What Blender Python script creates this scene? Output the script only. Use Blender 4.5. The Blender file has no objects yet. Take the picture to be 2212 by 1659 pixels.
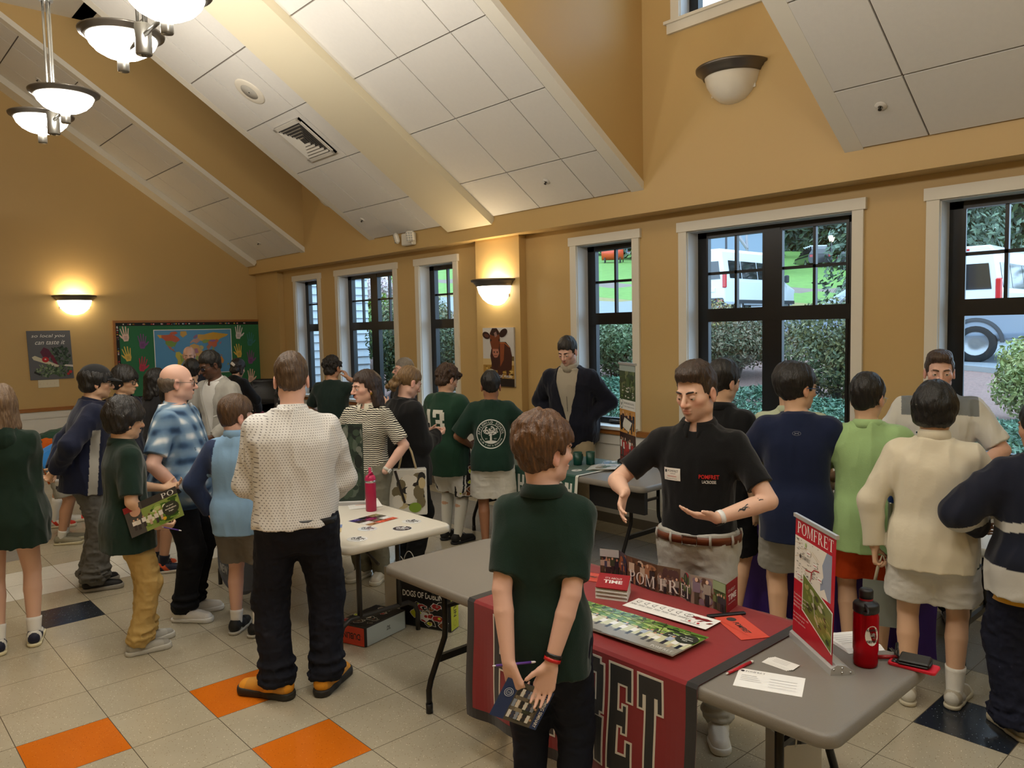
import bpy, math, random
import numpy as np
from mathutils import Vector, Matrix
from mathutils.bvhtree import BVHTree
SC = bpy.context.scene
COL = SC.collection
PI = math.pi
# ------------------------------------------------------------ camera
CAM_R = ((0.74248137, -0.66953951, -0.02093468),
         (-0.06326502, -0.03897649, -0.99723536),
         (0.66687252, 0.74175311, -0.07129775))      # right, down, forward
cam_data = bpy.data.cameras.new('camera')
cam = bpy.data.objects.new('camera', cam_data)
COL.objects.link(cam)
_r, _d, _f = [Vector(v) for v in CAM_R]
cam.matrix_world = Matrix(((_r.x, -_d.x, -_f.x, -1.0194), (_r.y, -_d.y, -_f.y, -4.3135),
                           (_r.z, -_d.z, -_f.z, 1.9629), (0, 0, 0, 1)))
cam_data.sensor_width = 36.0
cam_data.sensor_fit = 'HORIZONTAL'
cam_data.lens = 36.0 * 1677.92 / 2212.0
cam_data.clip_start = 0.05
cam_data.clip_end = 400
SC.camera = cam
# ------------------------------------------------------------ exposure, colour
SC.view_settings.view_transform = 'Standard'
SC.view_settings.look = 'None'
SC.view_settings.gamma = 1
SC.view_settings.use_curve_mapping = False
SC.view_settings.exposure = 0.26
cy = SC.cycles
cy.use_denoising = True
try:
 cy.denoiser = 'OPENIMAGEDENOISE'
 cy.denoising_input_passes = 'RGB_ALBEDO_NORMAL'
 cy.denoising_prefilter = 'ACCURATE'
except Exception:
 pass
cy.max_bounces = 7
cy.use_adaptive_sampling = True
cy.adaptive_threshold = 0.025
cy.diffuse_bounces = 3
cy.glossy_bounces = 3
cy.transmission_bounces = 4
cy.transparent_max_bounces = 12
cy.sample_clamp_indirect = 6.0
cy.caustics_reflective = False
cy.caustics_refractive = False
# ------------------------------------------------------------ sky: pale overcast late afternoon
world = bpy.data.worlds.new('overcast_sky')
SC.world = world
world.use_nodes = True
_nt = world.node_tree
_nt.nodes.clear()
_o = _nt.nodes.new('ShaderNodeOutputWorld')
_b = _nt.nodes.new('ShaderNodeBackground')
_b.inputs['Color'].default_value = (0.52, 0.76, 1.0, 1)
_b.inputs['Strength'].default_value = 3.4
_nt.links.new(_b.outputs[0], _o.inputs[0])
LAMP_POWER = 44.0        # each pendant bowl
SCONCE_POWER = 9.0
# ------------------------------------------------------------ colour helper
def lin(c):
 return tuple(((v / 255.0) / 12.92 if v / 255.0 <= 0.04045 else ((v / 255.0 + 0.055) / 1.055) ** 2.4) for v in c)
# ------------------------------------------------------------ materials
MATS = {}
def nodes(name):
 m = bpy.data.materials.new(name)
 m.use_nodes = True
 t = m.node_tree
 return m, t, t.nodes['Principled BSDF']
def mat(name, c, rough=0.6, metal=0.0, spec=0.5, bump=0.0, bscale=40.0, var=0.0, vscale=6.0, sheen=0.0, coat=0.0):
 """procedural principled material; c is sRGB 0-255"""
 if name in MATS:
  return MATS[name]
 m, t, b = nodes(name)
 col = lin(c)
 b.inputs['Base Color'].default_value = (*col, 1)
 b.inputs['Roughness'].default_value = rough
 b.inputs['Metallic'].default_value = metal
 b.inputs['Specular IOR Level'].default_value = spec
 if sheen: b.inputs['Sheen Weight'].default_value = sheen
 if coat:
  b.inputs['Coat Weight'].default_value = coat
  b.inputs['Coat Roughness'].default_value = 0.1
 tc = t.nodes.new('ShaderNodeTexCoord')
 if var:
  n = t.nodes.new('ShaderNodeTexNoise'); n.inputs['Scale'].default_value = vscale; n.inputs['Detail'].default_value = 4
  r = t.nodes.new('ShaderNodeMapRange'); r.inputs['To Min'].default_value = 1 - var; r.inputs['To Max'].default_value = 1 + var
  x = t.nodes.new('ShaderNodeMix'); x.data_type = 'RGBA'; x.blend_type = 'MULTIPLY'; x.inputs[0].default_value = 1
  x.inputs[6].default_value = (*col, 1)
  t.links.new(tc.outputs['Object'], n.inputs['Vector']); t.links.new(n.outputs['Fac'], r.inputs['Value'])
  t.links.new(r.outputs[0], x.inputs[7]); t.links.new(x.outputs[2], b.inputs['Base Color'])
 if bump:
  n = t.nodes.new('ShaderNodeTexNoise'); n.inputs['Scale'].default_value = bscale; n.inputs['Detail'].default_value = 3
  p = t.nodes.new('ShaderNodeBump'); p.inputs['Strength'].default_value = bump; p.inputs['Distance'].default_value = 0.01
  t.links.new(tc.outputs['Object'], n.inputs['Vector']); t.links.new(n.outputs['Fac'], p.inputs['Height'])
  t.links.new(p.outputs[0], b.inputs['Normal'])
 MATS[name] = m
 return m
def colmat(name, rough=0.5, bump=0.0, bscale=60.0, spec=0.4, sheen=0.0, sss=0.0, stretch=None, coat=0.0, metal=0.0):
 """material whose colour is the mesh's own colour attribute"""
 if name in MATS:
  return MATS[name]
 m, t, b = nodes(name)
 a = t.nodes.new('ShaderNodeAttribute'); a.attribute_name = 'Col'
 t.links.new(a.outputs['Color'], b.inputs['Base Color'])
 b.inputs['Roughness'].default_value = rough
 b.inputs['Specular IOR Level'].default_value = spec
 b.inputs['Metallic'].default_value = metal
 if sheen: b.inputs['Sheen Weight'].default_value = sheen
 if coat:
  b.inputs['Coat Weight'].default_value = coat; b.inputs['Coat Roughness'].default_value = 0.08
 if sss:
  b.inputs['Subsurface Weight'].default_value = sss
  b.inputs['Subsurface Radius'].default_value = (0.012, 0.005, 0.003)
  b.inputs['Subsurface Scale'].default_value = 1.0
 if bump:
  tc = t.nodes.new('ShaderNodeTexCoord')
  n = t.nodes.new('ShaderNodeTexNoise'); n.inputs['Scale'].default_value = bscale; n.inputs['Detail'].default_value = 3
  p = t.nodes.new('ShaderNodeBump'); p.inputs['Strength'].default_value = bump; p.inputs['Distance'].default_value = 0.01
  src = tc.outputs['Object']
  if stretch:
   mp = t.nodes.new('ShaderNodeMapping'); mp.inputs['Scale'].default_value = stretch
   t.links.new(src, mp.inputs['Vector']); src = mp.outputs[0]
  t.links.new(src, n.inputs['Vector']); t.links.new(n.outputs['Fac'], p.inputs['Height'])
  t.links.new(p.outputs[0], b.inputs['Normal'])
 MATS[name] = m
 return m
def emit(name, c, s):
 if name in MATS: return MATS[name]
 m, t, b = nodes(name)
 b.inputs['Base Color'].default_value = (*lin((240, 236, 226)), 1)
 b.inputs['Emission Color'].default_value = (*lin(c), 1)
 b.inputs['Emission Strength'].default_value = s
 b.inputs['Roughness'].default_value = 0.2
 MATS[name] = m
 return m
def glassmat(name, tint=(255, 255, 255), gloss=0.06):
 """thin window glass: lets the view through and mirrors a little at grazing angles"""
 if name in MATS: return MATS[name]
 m = bpy.data.materials.new(name); m.use_nodes = True
 t = m.node_tree; t.nodes.clear()
 o = t.nodes.new('ShaderNodeOutputMaterial'); x = t.nodes.new('ShaderNodeMixShader')
 tr = t.nodes.new('ShaderNodeBsdfTransparent'); tr.inputs[0].default_value = (*lin(tint), 1)
 g = t.nodes.new('ShaderNodeBsdfGlossy'); g.inputs['Roughness'].default_value = 0.02
 lw = t.nodes.new('ShaderNodeLayerWeight')
 pw = t.nodes.new('ShaderNodeMath'); pw.operation = 'POWER'; pw.inputs[1].default_value = 5.0
 ml = t.nodes.new('ShaderNodeMath'); ml.operation = 'MULTIPLY_ADD'; ml.inputs[1].default_value = .8; ml.inputs[2].default_value = gloss
 t.links.new(lw.outputs['Facing'], pw.inputs[0]); t.links.new(pw.outputs[0], ml.inputs[0])
 t.links.new(ml.outputs[0], x.inputs[0]); t.links.new(tr.outputs[0], x.inputs[1]); t.links.new(g.outputs[0], x.inputs[2])
 t.links.new(x.outputs[0], o.inputs[0])
 MATS[name] = m
 return m
# ------------------------------------------------------------ objects
def tag(o, label=None, cat=None, group=None, kind=None):
 if label: o['label'] = label
 if cat: o['category'] = cat
 if group: o['group'] = group
 if kind: o['kind'] = kind
 return o
def empty(name, loc=(0, 0, 0), rz=0.0, label=None, cat=None, group=None):
 o = bpy.data.objects.new(name, None)
 o.empty_display_size = 0.1
 COL.objects.link(o)
 o.location = loc
 o.rotation_euler = (0, 0, rz)
 return tag(o, label, cat, group)
def link(name, me, parent=None):
 o = bpy.data.objects.new(name, me)
 COL.objects.link(o)
 if parent: o.parent = parent
 return o
def copy_tree(o, parent=None):
 c = o.copy(); COL.objects.link(c); c.parent = parent
 for ch in list(o.children): copy_tree(ch, c)
 return c
def arrmesh(name, V, F, mats=(), C=None, smooth=False, mi=None):
 """mesh from numpy: V (n,3), F (m,4) or (m,3) ints"""
 me = bpy.data.meshes.new(name)
 V = np.asarray(V, np.float32); F = np.asarray(F, np.int32)
 me.vertices.add(len(V)); me.vertices.foreach_set('co', V.ravel())
 k = F.shape[1]
 me.loops.add(F.size); me.loops.foreach_set('vertex_index', F.ravel())
 me.polygons.add(len(F)); me.polygons.foreach_set('loop_start', np.arange(len(F), dtype=np.int32) * k)
 if mi is not None: me.polygons.foreach_set('material_index', np.asarray(mi, np.int32))
 me.polygons.foreach_set('use_smooth', np.full(len(F), bool(smooth)))
 for m in mats: me.materials.append(m)
 if C is not None:
  a = me.color_attributes.new('Col', 'FLOAT_COLOR', 'POINT')
  C = np.asarray(C, np.float32)
  if C.ndim == 1: C = np.tile(C, (len(V), 1))
  if C.shape[1] == 3: C = np.hstack([C, np.ones((len(V), 1), np.float32)])
  a.data.foreach_set('color', C.ravel())
 me.update(calc_edges=True)
 me.validate()
 return me
def rotz(a):
 c, s = math.cos(a), math.sin(a)
 return np.array([[c, -s, 0], [s, c, 0], [0, 0, 1.0]])
def euler(x, y, z):
 cx, sx, cy_, sy, cz, sz = math.cos(x), math.sin(x), math.cos(y), math.sin(y), math.cos(z), math.sin(z)
 X = np.array([[1, 0, 0], [0, cx, -sx], [0, sx, cx]]); Y = np.array([[cy_, 0, sy], [0, 1, 0], [-sy, 0, cy_]])
 Z = np.array([[cz, -sz, 0], [sz, cz, 0], [0, 0, 1.0]])
 return Z @ Y @ X
class MB:
 """collects shapes into one mesh"""
 def __init__(s):
  s.v = []; s.f = []; s.c = []; s.sm = []
 def add(s, V, F, c=(200, 200, 200), smooth=False):
  o = len(s.v)
  s.v += [tuple(float(a) for a in p) for p in V]
  s.c += [lin(c)] * len(V)
  s.f += [tuple(i + o for i in q) for q in F]
  s.sm += [smooth] * len(F)
  return s
 def box(s, lo, hi, c=(200, 200, 200), M=None, bev=0.0):
  x0, y0, z0 = lo; x1, y1, z1 = hi
  if bev > 0:
   return s.rbox(lo, hi, bev, c, M)
  V = np.array([(x0, y0, z0), (x1, y0, z0), (x1, y1, z0), (x0, y1, z0), (x0, y0, z1), (x1, y0, z1), (x1, y1, z1), (x0, y1, z1)], float)
  if M is not None: V = V @ M[0].T + M[1]
  return s.add(V, [(0, 3, 2, 1), (4, 5, 6, 7), (0, 1, 5, 4), (1, 2, 6, 5), (2, 3, 7, 6), (3, 0, 4, 7)], c)
 def rbox(s, lo, hi, b, c, M=None):
  """box with chamfered edges"""
  lo = np.array(lo, float); hi = np.array(hi, float)
  b = min(b, 0.49 * (hi - lo).min())
  P = []; idx = {}
  for ax in range(3):
   for sx in (0, 1):
    for sy in (0, 1):
     for sz in (0, 1):
      sg = (sx, sy, sz)
      p = [(lo[i] if sg[i] == 0 else hi[i]) + (0 if i == ax else (b if sg[i] == 0 else -b)) for i in range(3)]
      idx[(ax, sg)] = len(P); P.append(p)
  F = []
  cyc = [(0, 0), (1, 0), (1, 1), (0, 1)]
  for ax in range(3):
   o = [i for i in range(3) if i != ax]
   for sd in (0, 1):
    q = []
    for a, b2 in cyc:
     sg = [0, 0, 0]; sg[ax] = sd; sg[o[0]] = a; sg[o[1]] = b2
     q.append(idx[(ax, tuple(sg))])
    if (sd == 0) == (ax != 1): q = q[::-1]
    F.append(tuple(q))
  for ax in range(3):
   o = [i for i in range(3) if i != ax]
   for a, b2 in cyc:
    sg0 = [0, 0, 0]; sg0[o[0]] = a; sg0[o[1]] = b2; sg1 = list(sg0); sg1[ax] = 1
    F.append((idx[(o[0], tuple(sg0))], idx[(o[0], tuple(sg1))], idx[(o[1], tuple(sg1))], idx[(o[1], tuple(sg0))]))
  for sx in (0, 1):
   for sy in (0, 1):
    for sz in (0, 1):
     F.append(tuple(idx[(a, (sx, sy, sz))] for a in range(3)))
  V = np.array(P)
  if M is not None: V = V @ M[0].T + M[1]
  return s.add(V, F, c)
 def quad(s, pts, c=(200, 200, 200)):
  return s.add(pts, [tuple(range(len(pts)))], c)
 def tube(s, pts, r, n=8, c=(60, 60, 60), closed=False, caps=True):
  P = [np.array(p, float) for p in pts]; m = len(P)
  rr = r if hasattr(r, '__len__') else [r] * m
  V = []; prev = None
  for i in range(m):
   if closed: t = P[(i + 1) % m] - P[i - 1]
   else: t = P[min(i + 1, m - 1)] - P[max(i - 1, 0)]
   t = t / (np.linalg.norm(t) + 1e-12)
   if prev is None:
    a = np.array([0, 0, 1.0]) if abs(t[2]) < 0.9 else np.array([1.0, 0, 0])
   else: a = prev
   u = a - t * (a @ t); u /= (np.linalg.norm(u) + 1e-12); w = np.cross(t, u); prev = u
   for k in range(n):
    an = 2 * PI * k / n
    V.append(P[i] + (u * math.cos(an) + w * math.sin(an)) * rr[i])
  F = []
  for i in range(m if closed else m - 1):
   j = (i + 1) % m
   for k in range(n):
    F.append((i * n + k, i * n + (k + 1) % n, j * n + (k + 1) % n, j * n + k))
  s.add(V, F, c, True)
  if caps and not closed:
   o = len(s.v) - len(V)
   s.f += [tuple(o + k for k in reversed(range(n))), tuple(o + (m - 1) * n + k for k in range(n))]; s.sm += [False, False]
  return s
 def lathe(s, prof, n=24, c=(200, 200, 200), M=None, a0=0.0, a1=2 * PI):
  full = abs(a1 - a0 - 2 * PI) < 1e-6
  na = n if full else n + 1
  V = []
  for r, z in prof:
   for k in range(na):
    a = a0 + (a1 - a0) * k / n
    V.append((r * math.cos(a), r * math.sin(a), z))
  V = np.array(V)
  if M is not None: V = V @ M[0].T + M[1]
  F = []
  for i in range(len(prof) - 1):
   for k in range(n):
    k2 = (k + 1) % na
    F.append((i * na + k, i * na + k2, (i + 1) * na + k2, (i + 1) * na + k))
  return s.add(V, F, c, True)
 def prism(s, poly, z0, z1, c=(200, 200, 200), f=None):
  """closed 2-D outline extruded; f maps (u, v, w) to 3-D"""
  n = len(poly)
  V = [(p[0], p[1], z0) for p in poly] + [(p[0], p[1], z1) for p in poly]
  if f: V = [f(*p) for p in V]
  F = [tuple(reversed(range(n))), tuple(range(n, 2 * n))] + [(i, (i + 1) % n, n + (i + 1) % n, n + i) for i in range(n)]
  return s.add(V, F, c)
 def build(s, name, m, parent=None, smooth=None, bevel=0.0, subs=0):
  me = bpy.data.meshes.new(name)
  me.from_pydata(s.v, [], s.f)
  me.materials.append(m)
  if me.polygons: me.polygons.foreach_set('use_smooth', [bool(x) if smooth is None else smooth for x in s.sm])
  a = me.color_attributes.new('Col', 'FLOAT_COLOR', 'POINT')
  a.data.foreach_set('color', np.hstack([np.array(s.c, np.float32).reshape(-1, 3), np.ones((len(s.c), 1), np.float32)]).ravel())
  me.update()
  o = link(name, me, parent)
  if bevel:
   b = o.modifiers.new('bevel', 'BEVEL'); b.width = bevel; b.segments = 2; b.limit_method = 'ANGLE'
  if subs:
   b = o.modifiers.new('subd', 'SUBSURF'); b.levels = subs; b.render_levels = subs
  return o
def struct(o):
 o['kind'] = 'structure'
 return o
# ------------------------------------------------------------ flat printed artwork (posters, sheets, signs)
_TXT = {}
def text_mesh(s, bold=0.0):
 key = (s, bold)
 if key in _TXT: return _TXT[key]
 cu = bpy.data.curves.new('txt', 'FONT'); cu.body = s; cu.size = 1.0; cu.resolution_u = 3
 cu.offset = bold
 ob = bpy.data.objects.new('txt', cu)
 COL.objects.link(ob)
 me = ob.to_mesh()
 V = np.array([v.co[:2] for v in me.vertices]) if len(me.vertices) else np.zeros((0, 2))
 F = [tuple(p.vertices) for p in me.polygons]
 ob.to_mesh_clear()
 bpy.data.objects.remove(ob); bpy.data.curves.remove(cu)
 if len(V):
  lo = V.min(0); V = V - lo
 _TXT[key] = (V, F)
 return V, F
def serif(ch):
 """outline strokes of a roman capital in a 1-high box: list of polygons, and its width"""
 T, t, sf = 0.15, 0.055, 0.045
 def stem(x, w=T, y0=0.0, y1=1.0, a=0.07, lo=True, hi=True):
  r = [[(x, y0), (x + w, y0), (x + w, y1), (x, y1)]]
  if lo: r.append([(x - a, y0), (x + w + a, y0), (x + w + a, y0 + sf), (x - a, y0 + sf)])
  if hi: r.append([(x - a, y1 - sf), (x + w + a, y1 - sf), (x + w + a, y1), (x - a, y1)])
  return r
 def bowl(x, y0, y1, w, T2=T, t2=t, a0=-PI / 2, a1=PI / 2, n=14):
  cyy, ry = (y0 + y1) / 2, (y1 - y0) / 2
  out = []
  for i in range(n):
   p, q = a0 + (a1 - a0) * i / n, a0 + (a1 - a0) * (i + 1) / n
   out.append([(x + (w - T2) * math.cos(p), cyy + (ry - t2) * math.sin(p)), (x + w * math.cos(p), cyy + ry * math.sin(p)),
      (x + w * math.cos(q), cyy + ry * math.sin(q)), (x + (w - T2) * math.cos(q), cyy + (ry - t2) * math.sin(q))])
  return out
 bar = lambda x0, x1, y0, y1: [[(x0, y0), (x1, y0), (x1, y1), (x0, y1)]]
 if ch == 'P':
  return stem(.07) + bowl(.30, .44, 1.0, .32) + bar(.2, .31, 1 - t, 1) + bar(.2, .31, .44, .44 + t), .66
 if ch == 'R':
  return stem(.07) + bowl(.28, .47, 1.0, .31) + bar(.2, .29, 1 - t, 1) + bar(.2, .29, .47, .47 + t) + [[(.33, .5), (.47, .5), (.80, 0), (.62, 0)], [(.62, 0), (.86, 0), (.86, sf), (.62, sf)]], .84
 if ch == 'O':
  return bowl(.42, 0, 1, .42, a0=0, a1=2 * PI, n=28), .86
 if ch == 'M':
  return stem(.06, .06) + stem(.80, T) + [[(.06, 1), (.22, 1), (.52, .05), (.46, .0)], [(.46, 0), (.52, .05), (.84, 1), (.78, 1)]], 1.03
 if ch == 'F':
  return stem(.07) + bar(.2, .60, 1 - t, 1) + [[(.56, 1), (.61, 1), (.62, .78), (.58, .78)]] + bar(.2, .46, .5, .5 + t) + bar(.44, .475, .40, .64), .66
 if ch == 'E':
  return stem(.07) + bar(.2, .62, 1 - t, 1) + [[(.57, 1), (.62, 1), (.63, .78), (.59, .78)]] + bar(.2, .48, .49, .49 + t) + bar(.455, .49, .39, .63) + bar(.2, .64, 0, t) + [[(.60, 0), (.65, 0), (.67, .24), (.63, .24)]], .71
 if ch == 'T':
  return stem(.30, hi=False) + bar(.03, .72, 1 - t, 1) + [[(.03, 1), (.08, 1), (.06, .76), (.02, .76)], [(.67, 1), (.72, 1), (.73, .76), (.69, .76)]], .76
 return bar(0, .3, 0, 1), .4
class Canvas:
 """layers of flat coloured shapes in (u, v) metres"""
 def __init__(s, w, h, bg=(255, 255, 255)):
  s.w, s.h = w, h; s.items = []; s.n = 0
  s.poly([(0, 0), (w, 0), (w, h), (0, h)], bg)
 def poly(s, pts, c):
  s.items.append((np.array(pts, float), [tuple(range(len(pts)))], lin(c), s.n)); s.n += 1
 def rect(s, x0, y0, x1, y1, c): s.poly([(x0, y0), (x1, y0), (x1, y1), (x0, y1)], c)
 def ell(s, x, y, rx, ry, c, n=20, rot=0.0):
  ca, sa = math.cos(rot), math.sin(rot)
  s.poly([(x + rx * math.cos(a) * ca - ry * math.sin(a) * sa, y + rx * math.cos(a) * sa + ry * math.sin(a) * ca) for a in [2 * PI * k / n for k in range(n)]], c)
 def ring(s, x, y, r0, r1, c, n=32):
  V = []; F = []
  for k in range(n):
   a = 2 * PI * k / n; V += [(x + r0 * math.cos(a), y + r0 * math.sin(a)), (x + r1 * math.cos(a), y + r1 * math.sin(a))]
  for k in range(n):
   j = (k + 1) % n; F.append((2 * k, 2 * k + 1, 2 * j + 1, 2 * j))
  s.items.append((np.array(V), F, lin(c), s.n)); s.n += 1
 def line(s, pts, wd, c):
  for a, b in zip(pts[:-1], pts[1:]):
   a = np.array(a, float); b = np.array(b, float); d = b - a; L = np.hypot(*d) + 1e-9
   p = np.array([-d[1], d[0]]) / L * wd / 2
   s.items.append((np.array([a - p, b - p, b + p, a + p]), [(0, 1, 2, 3)], lin(c), s.n))
  s.n += 1
 def text(s, st, x, y, hgt, c, width=None, rot=0.0, bold=0.0, shear=0.0, align='l', ref=None):
  V, F = text_mesh(st, bold)
  if not len(V): return
  k = hgt / (ref or max(V[:, 1].max(), 1e-6))
  W = V * k
  if width: W[:, 0] *= width / max(W[:, 0].max(), 1e-9)
  if shear: W[:, 0] += W[:, 1] * shear
  if align == 'c': W[:, 0] -= W[:, 0].max() / 2
  ca, sa = math.cos(rot), math.sin(rot)
  W = np.stack([W[:, 0] * ca - W[:, 1] * sa + x, W[:, 0] * sa + W[:, 1] * ca + y], 1)
  s.items.append((W, F, lin(c), s.n)); s.n += 1
 def serif(s, st, x, y, hgt, c, width=None, gap=0.10):
  P = []; cx = 0.0
  for ch in st:
   pl_, w = serif(ch)
   for q in pl_: P.append([(a + cx, b) for a, b in q])
   cx += w + gap
  cx -= gap
  kx = (width / cx) if width else hgt
  for q in P:
   s.items.append((np.array([(x + a * kx, y + b * hgt) for a, b in q]), [tuple(range(len(q)))], lin(c), s.n))
  s.n += 1
 def arc_text(s, st, x, y, r, hgt, a_mid, c, inward=False, spread=None, bold=0.0):
  n = len(st); sp = spread or n * hgt * 1.05 / r
  for i, ch in enumerate(st):
   if ch == ' ': continue
   f = (i + .5) / n - .5
   a = a_mid + (sp * f if inward else -sp * f)
   V, F = text_mesh(ch, bold)
   k = hgt / 0.72
   W = V * k; W[:, 0] -= W[:, 0].max() / 2
   rot = a - PI / 2 if not inward else a + PI / 2
   rr = r if not inward else r + hgt
   ca, sa = math.cos(rot), math.sin(rot)
   W = np.stack([W[:, 0] * ca - W[:, 1] * sa + x + rr * math.cos(a), W[:, 0] * sa + W[:, 1] * ca + y + rr * math.sin(a)], 1)
   s.items.append((W, F, lin(c), s.n))
  s.n += 1
 def mosaic(s, x0, y0, x1, y1, pal, n, seed, smin=0.04, smax=0.2, kind='e'):
  """blobs of a photograph's colours"""
  R = random.Random(seed); W, H = x1 - x0, y1 - y0
  for _ in range(n):
   c = R.choice(pal); a = R.uniform(smin, smax) * W; b = R.uniform(smin, smax) * H
   cx = R.uniform(x0 + a, x1 - a) if 2 * a < W else (x0 + x1) / 2
   cyy = R.uniform(y0 + b, y1 - b) if 2 * b < H else (y0 + y1) / 2
   if kind == 'e': s.ell(cx, cyy, a, b, c, 9)
   else: s.rect(cx - a, cyy - b, cx + a, cyy + b, c)
 def people(s, x0, y0, x1, y1, n, tops, skins, legs, seed, hgt=None):
  """small standing figures inside a printed photograph"""
  R = random.Random(seed); hgt = hgt or (y1 - y0) * .8
  for i in range(n):
   x = x0 + (x1 - x0) * (i + .5 + R.uniform(-.2, .2)) / n; y = y0 + R.uniform(0, max(0, (y1 - y0) - hgt)); k = hgt * R.uniform(.9, 1.0)
   w = k * .15
   s.rect(x - w * .6, y, x + w * .6, y + k * .48, R.choice(legs))
   s.rect(x - w, y + k * .44, x + w, y + k * .82, R.choice(tops))
   s.ell(x, y + k * .91, k * .065, k * .085, R.choice(skins), 8)
 def build(s, name, m, parent=None, f=None, thick=0.0, dz=0.00025, sub=0):
  """f(u, v, w) -> 3-D; sub cuts the quads to pieces no longer than that"""
  V = []; F = []; C = []
  for P, Q, c, l in s.items:
   if sub and len(P) == 4 and len(Q) == 1 and len(Q[0]) == 4:
    nu = max(1, int(math.ceil(max(np.hypot(*(P[1] - P[0])), np.hypot(*(P[2] - P[3]))) / sub))); nv = max(1, int(math.ceil(max(np.hypot(*(P[3] - P[0])), np.hypot(*(P[2] - P[1]))) / sub)))
    if nu * nv > 1:
     a = np.linspace(0, 1, nu + 1)[:, None, None]; b = np.linspace(0, 1, nv + 1)[None, :, None]
     G = ((1 - a) * (1 - b) * P[0] + a * (1 - b) * P[1] + a * b * P[2] + (1 - a) * b * P[3]).reshape(-1, 2)
     P = G; Q = [(i * (nv + 1) + j, (i + 1) * (nv + 1) + j, (i + 1) * (nv + 1) + j + 1, i * (nv + 1) + j + 1) for i in range(nu) for j in range(nv)]
   o = len(V); w = l * min(dz, 0.004 / max(s.n, 1))
   V += [(p[0], p[1], w) for p in P]; C += [c] * len(P)
   F += [tuple(i + o for i in q) for q in Q]
  if thick:
   o = len(V); w, h = s.w, s.h; c = s.items[0][2]
   V += [(0, 0, 0), (w, 0, 0), (w, h, 0), (0, h, 0), (0, 0, -thick), (w, 0, -thick), (w, h, -thick), (0, h, -thick)]; C += [c] * 8
   F += [tuple(o + i for i in q) for q in ((7, 6, 5, 4), (0, 4, 5, 1), (1, 5, 6, 2), (2, 6, 7, 3), (3, 7, 4, 0))]
  if f: V = [tuple(f(*p)) for p in V]
  me = bpy.data.meshes.new(name); me.from_pydata([tuple(map(float, p)) for p in V], [], F); me.materials.append(m)
  a = me.color_attributes.new('Col', 'FLOAT_COLOR', 'POINT')
  a.data.foreach_set('color', np.hstack([np.array(C, np.float32), np.ones((len(C), 1), np.float32)]).ravel())
  me.update()
  return link(name, me, parent)
PRINT = colmat('printed_paper', rough=0.45, spec=0.35)
GLOSSY = colmat('glossy_print', rough=0.22, spec=0.5)
# ============================================================ the room
T = 0.41
XW, YB, XF = 4.85, 8.66, 4.63          # window wall, back wall, face of the beam under the sloped ceiling
XL, YN = -5.6, -6.6                     # the sides behind the camera
ZC = 5.9
def slope(x): return 3.195 + 0.675 * (XF - x)
X_TOP = XF - (ZC - 3.195) / 0.675
YEL = mat('ochre_wall_paint', (198, 166, 110), rough=0.42, spec=0.35, bump=0.05, bscale=220, var=0.02, vscale=2)
WHT = mat('white_trim_paint', (226, 219, 203), rough=0.45, bump=0.03, bscale=60)
CREAM = mat('cream_beam_paint', (222, 210, 180), rough=0.5)
TILE = mat('ceiling_tile', (222, 217, 208), rough=0.85, bump=0.12, bscale=260, var=0.03, vscale=30)
GRID = mat('ceiling_grid_shadow_gap', (122, 112, 100), rough=0.7)
GRIDL = mat('ceiling_tile_edge', (236, 232, 224), rough=0.6)
WAINS = mat('white_wainscot', (225, 222, 214), rough=0.4)
OAK = mat('oak_rail', (158, 104, 52), rough=0.35, var=0.18, vscale=18)
BASE = mat('grey_vinyl_base', (120, 113, 102), rough=0.4)
BLACK = mat('black_window_frame', (14, 15, 16), rough=0.3)
PANE = glassmat('window_glass')
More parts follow.
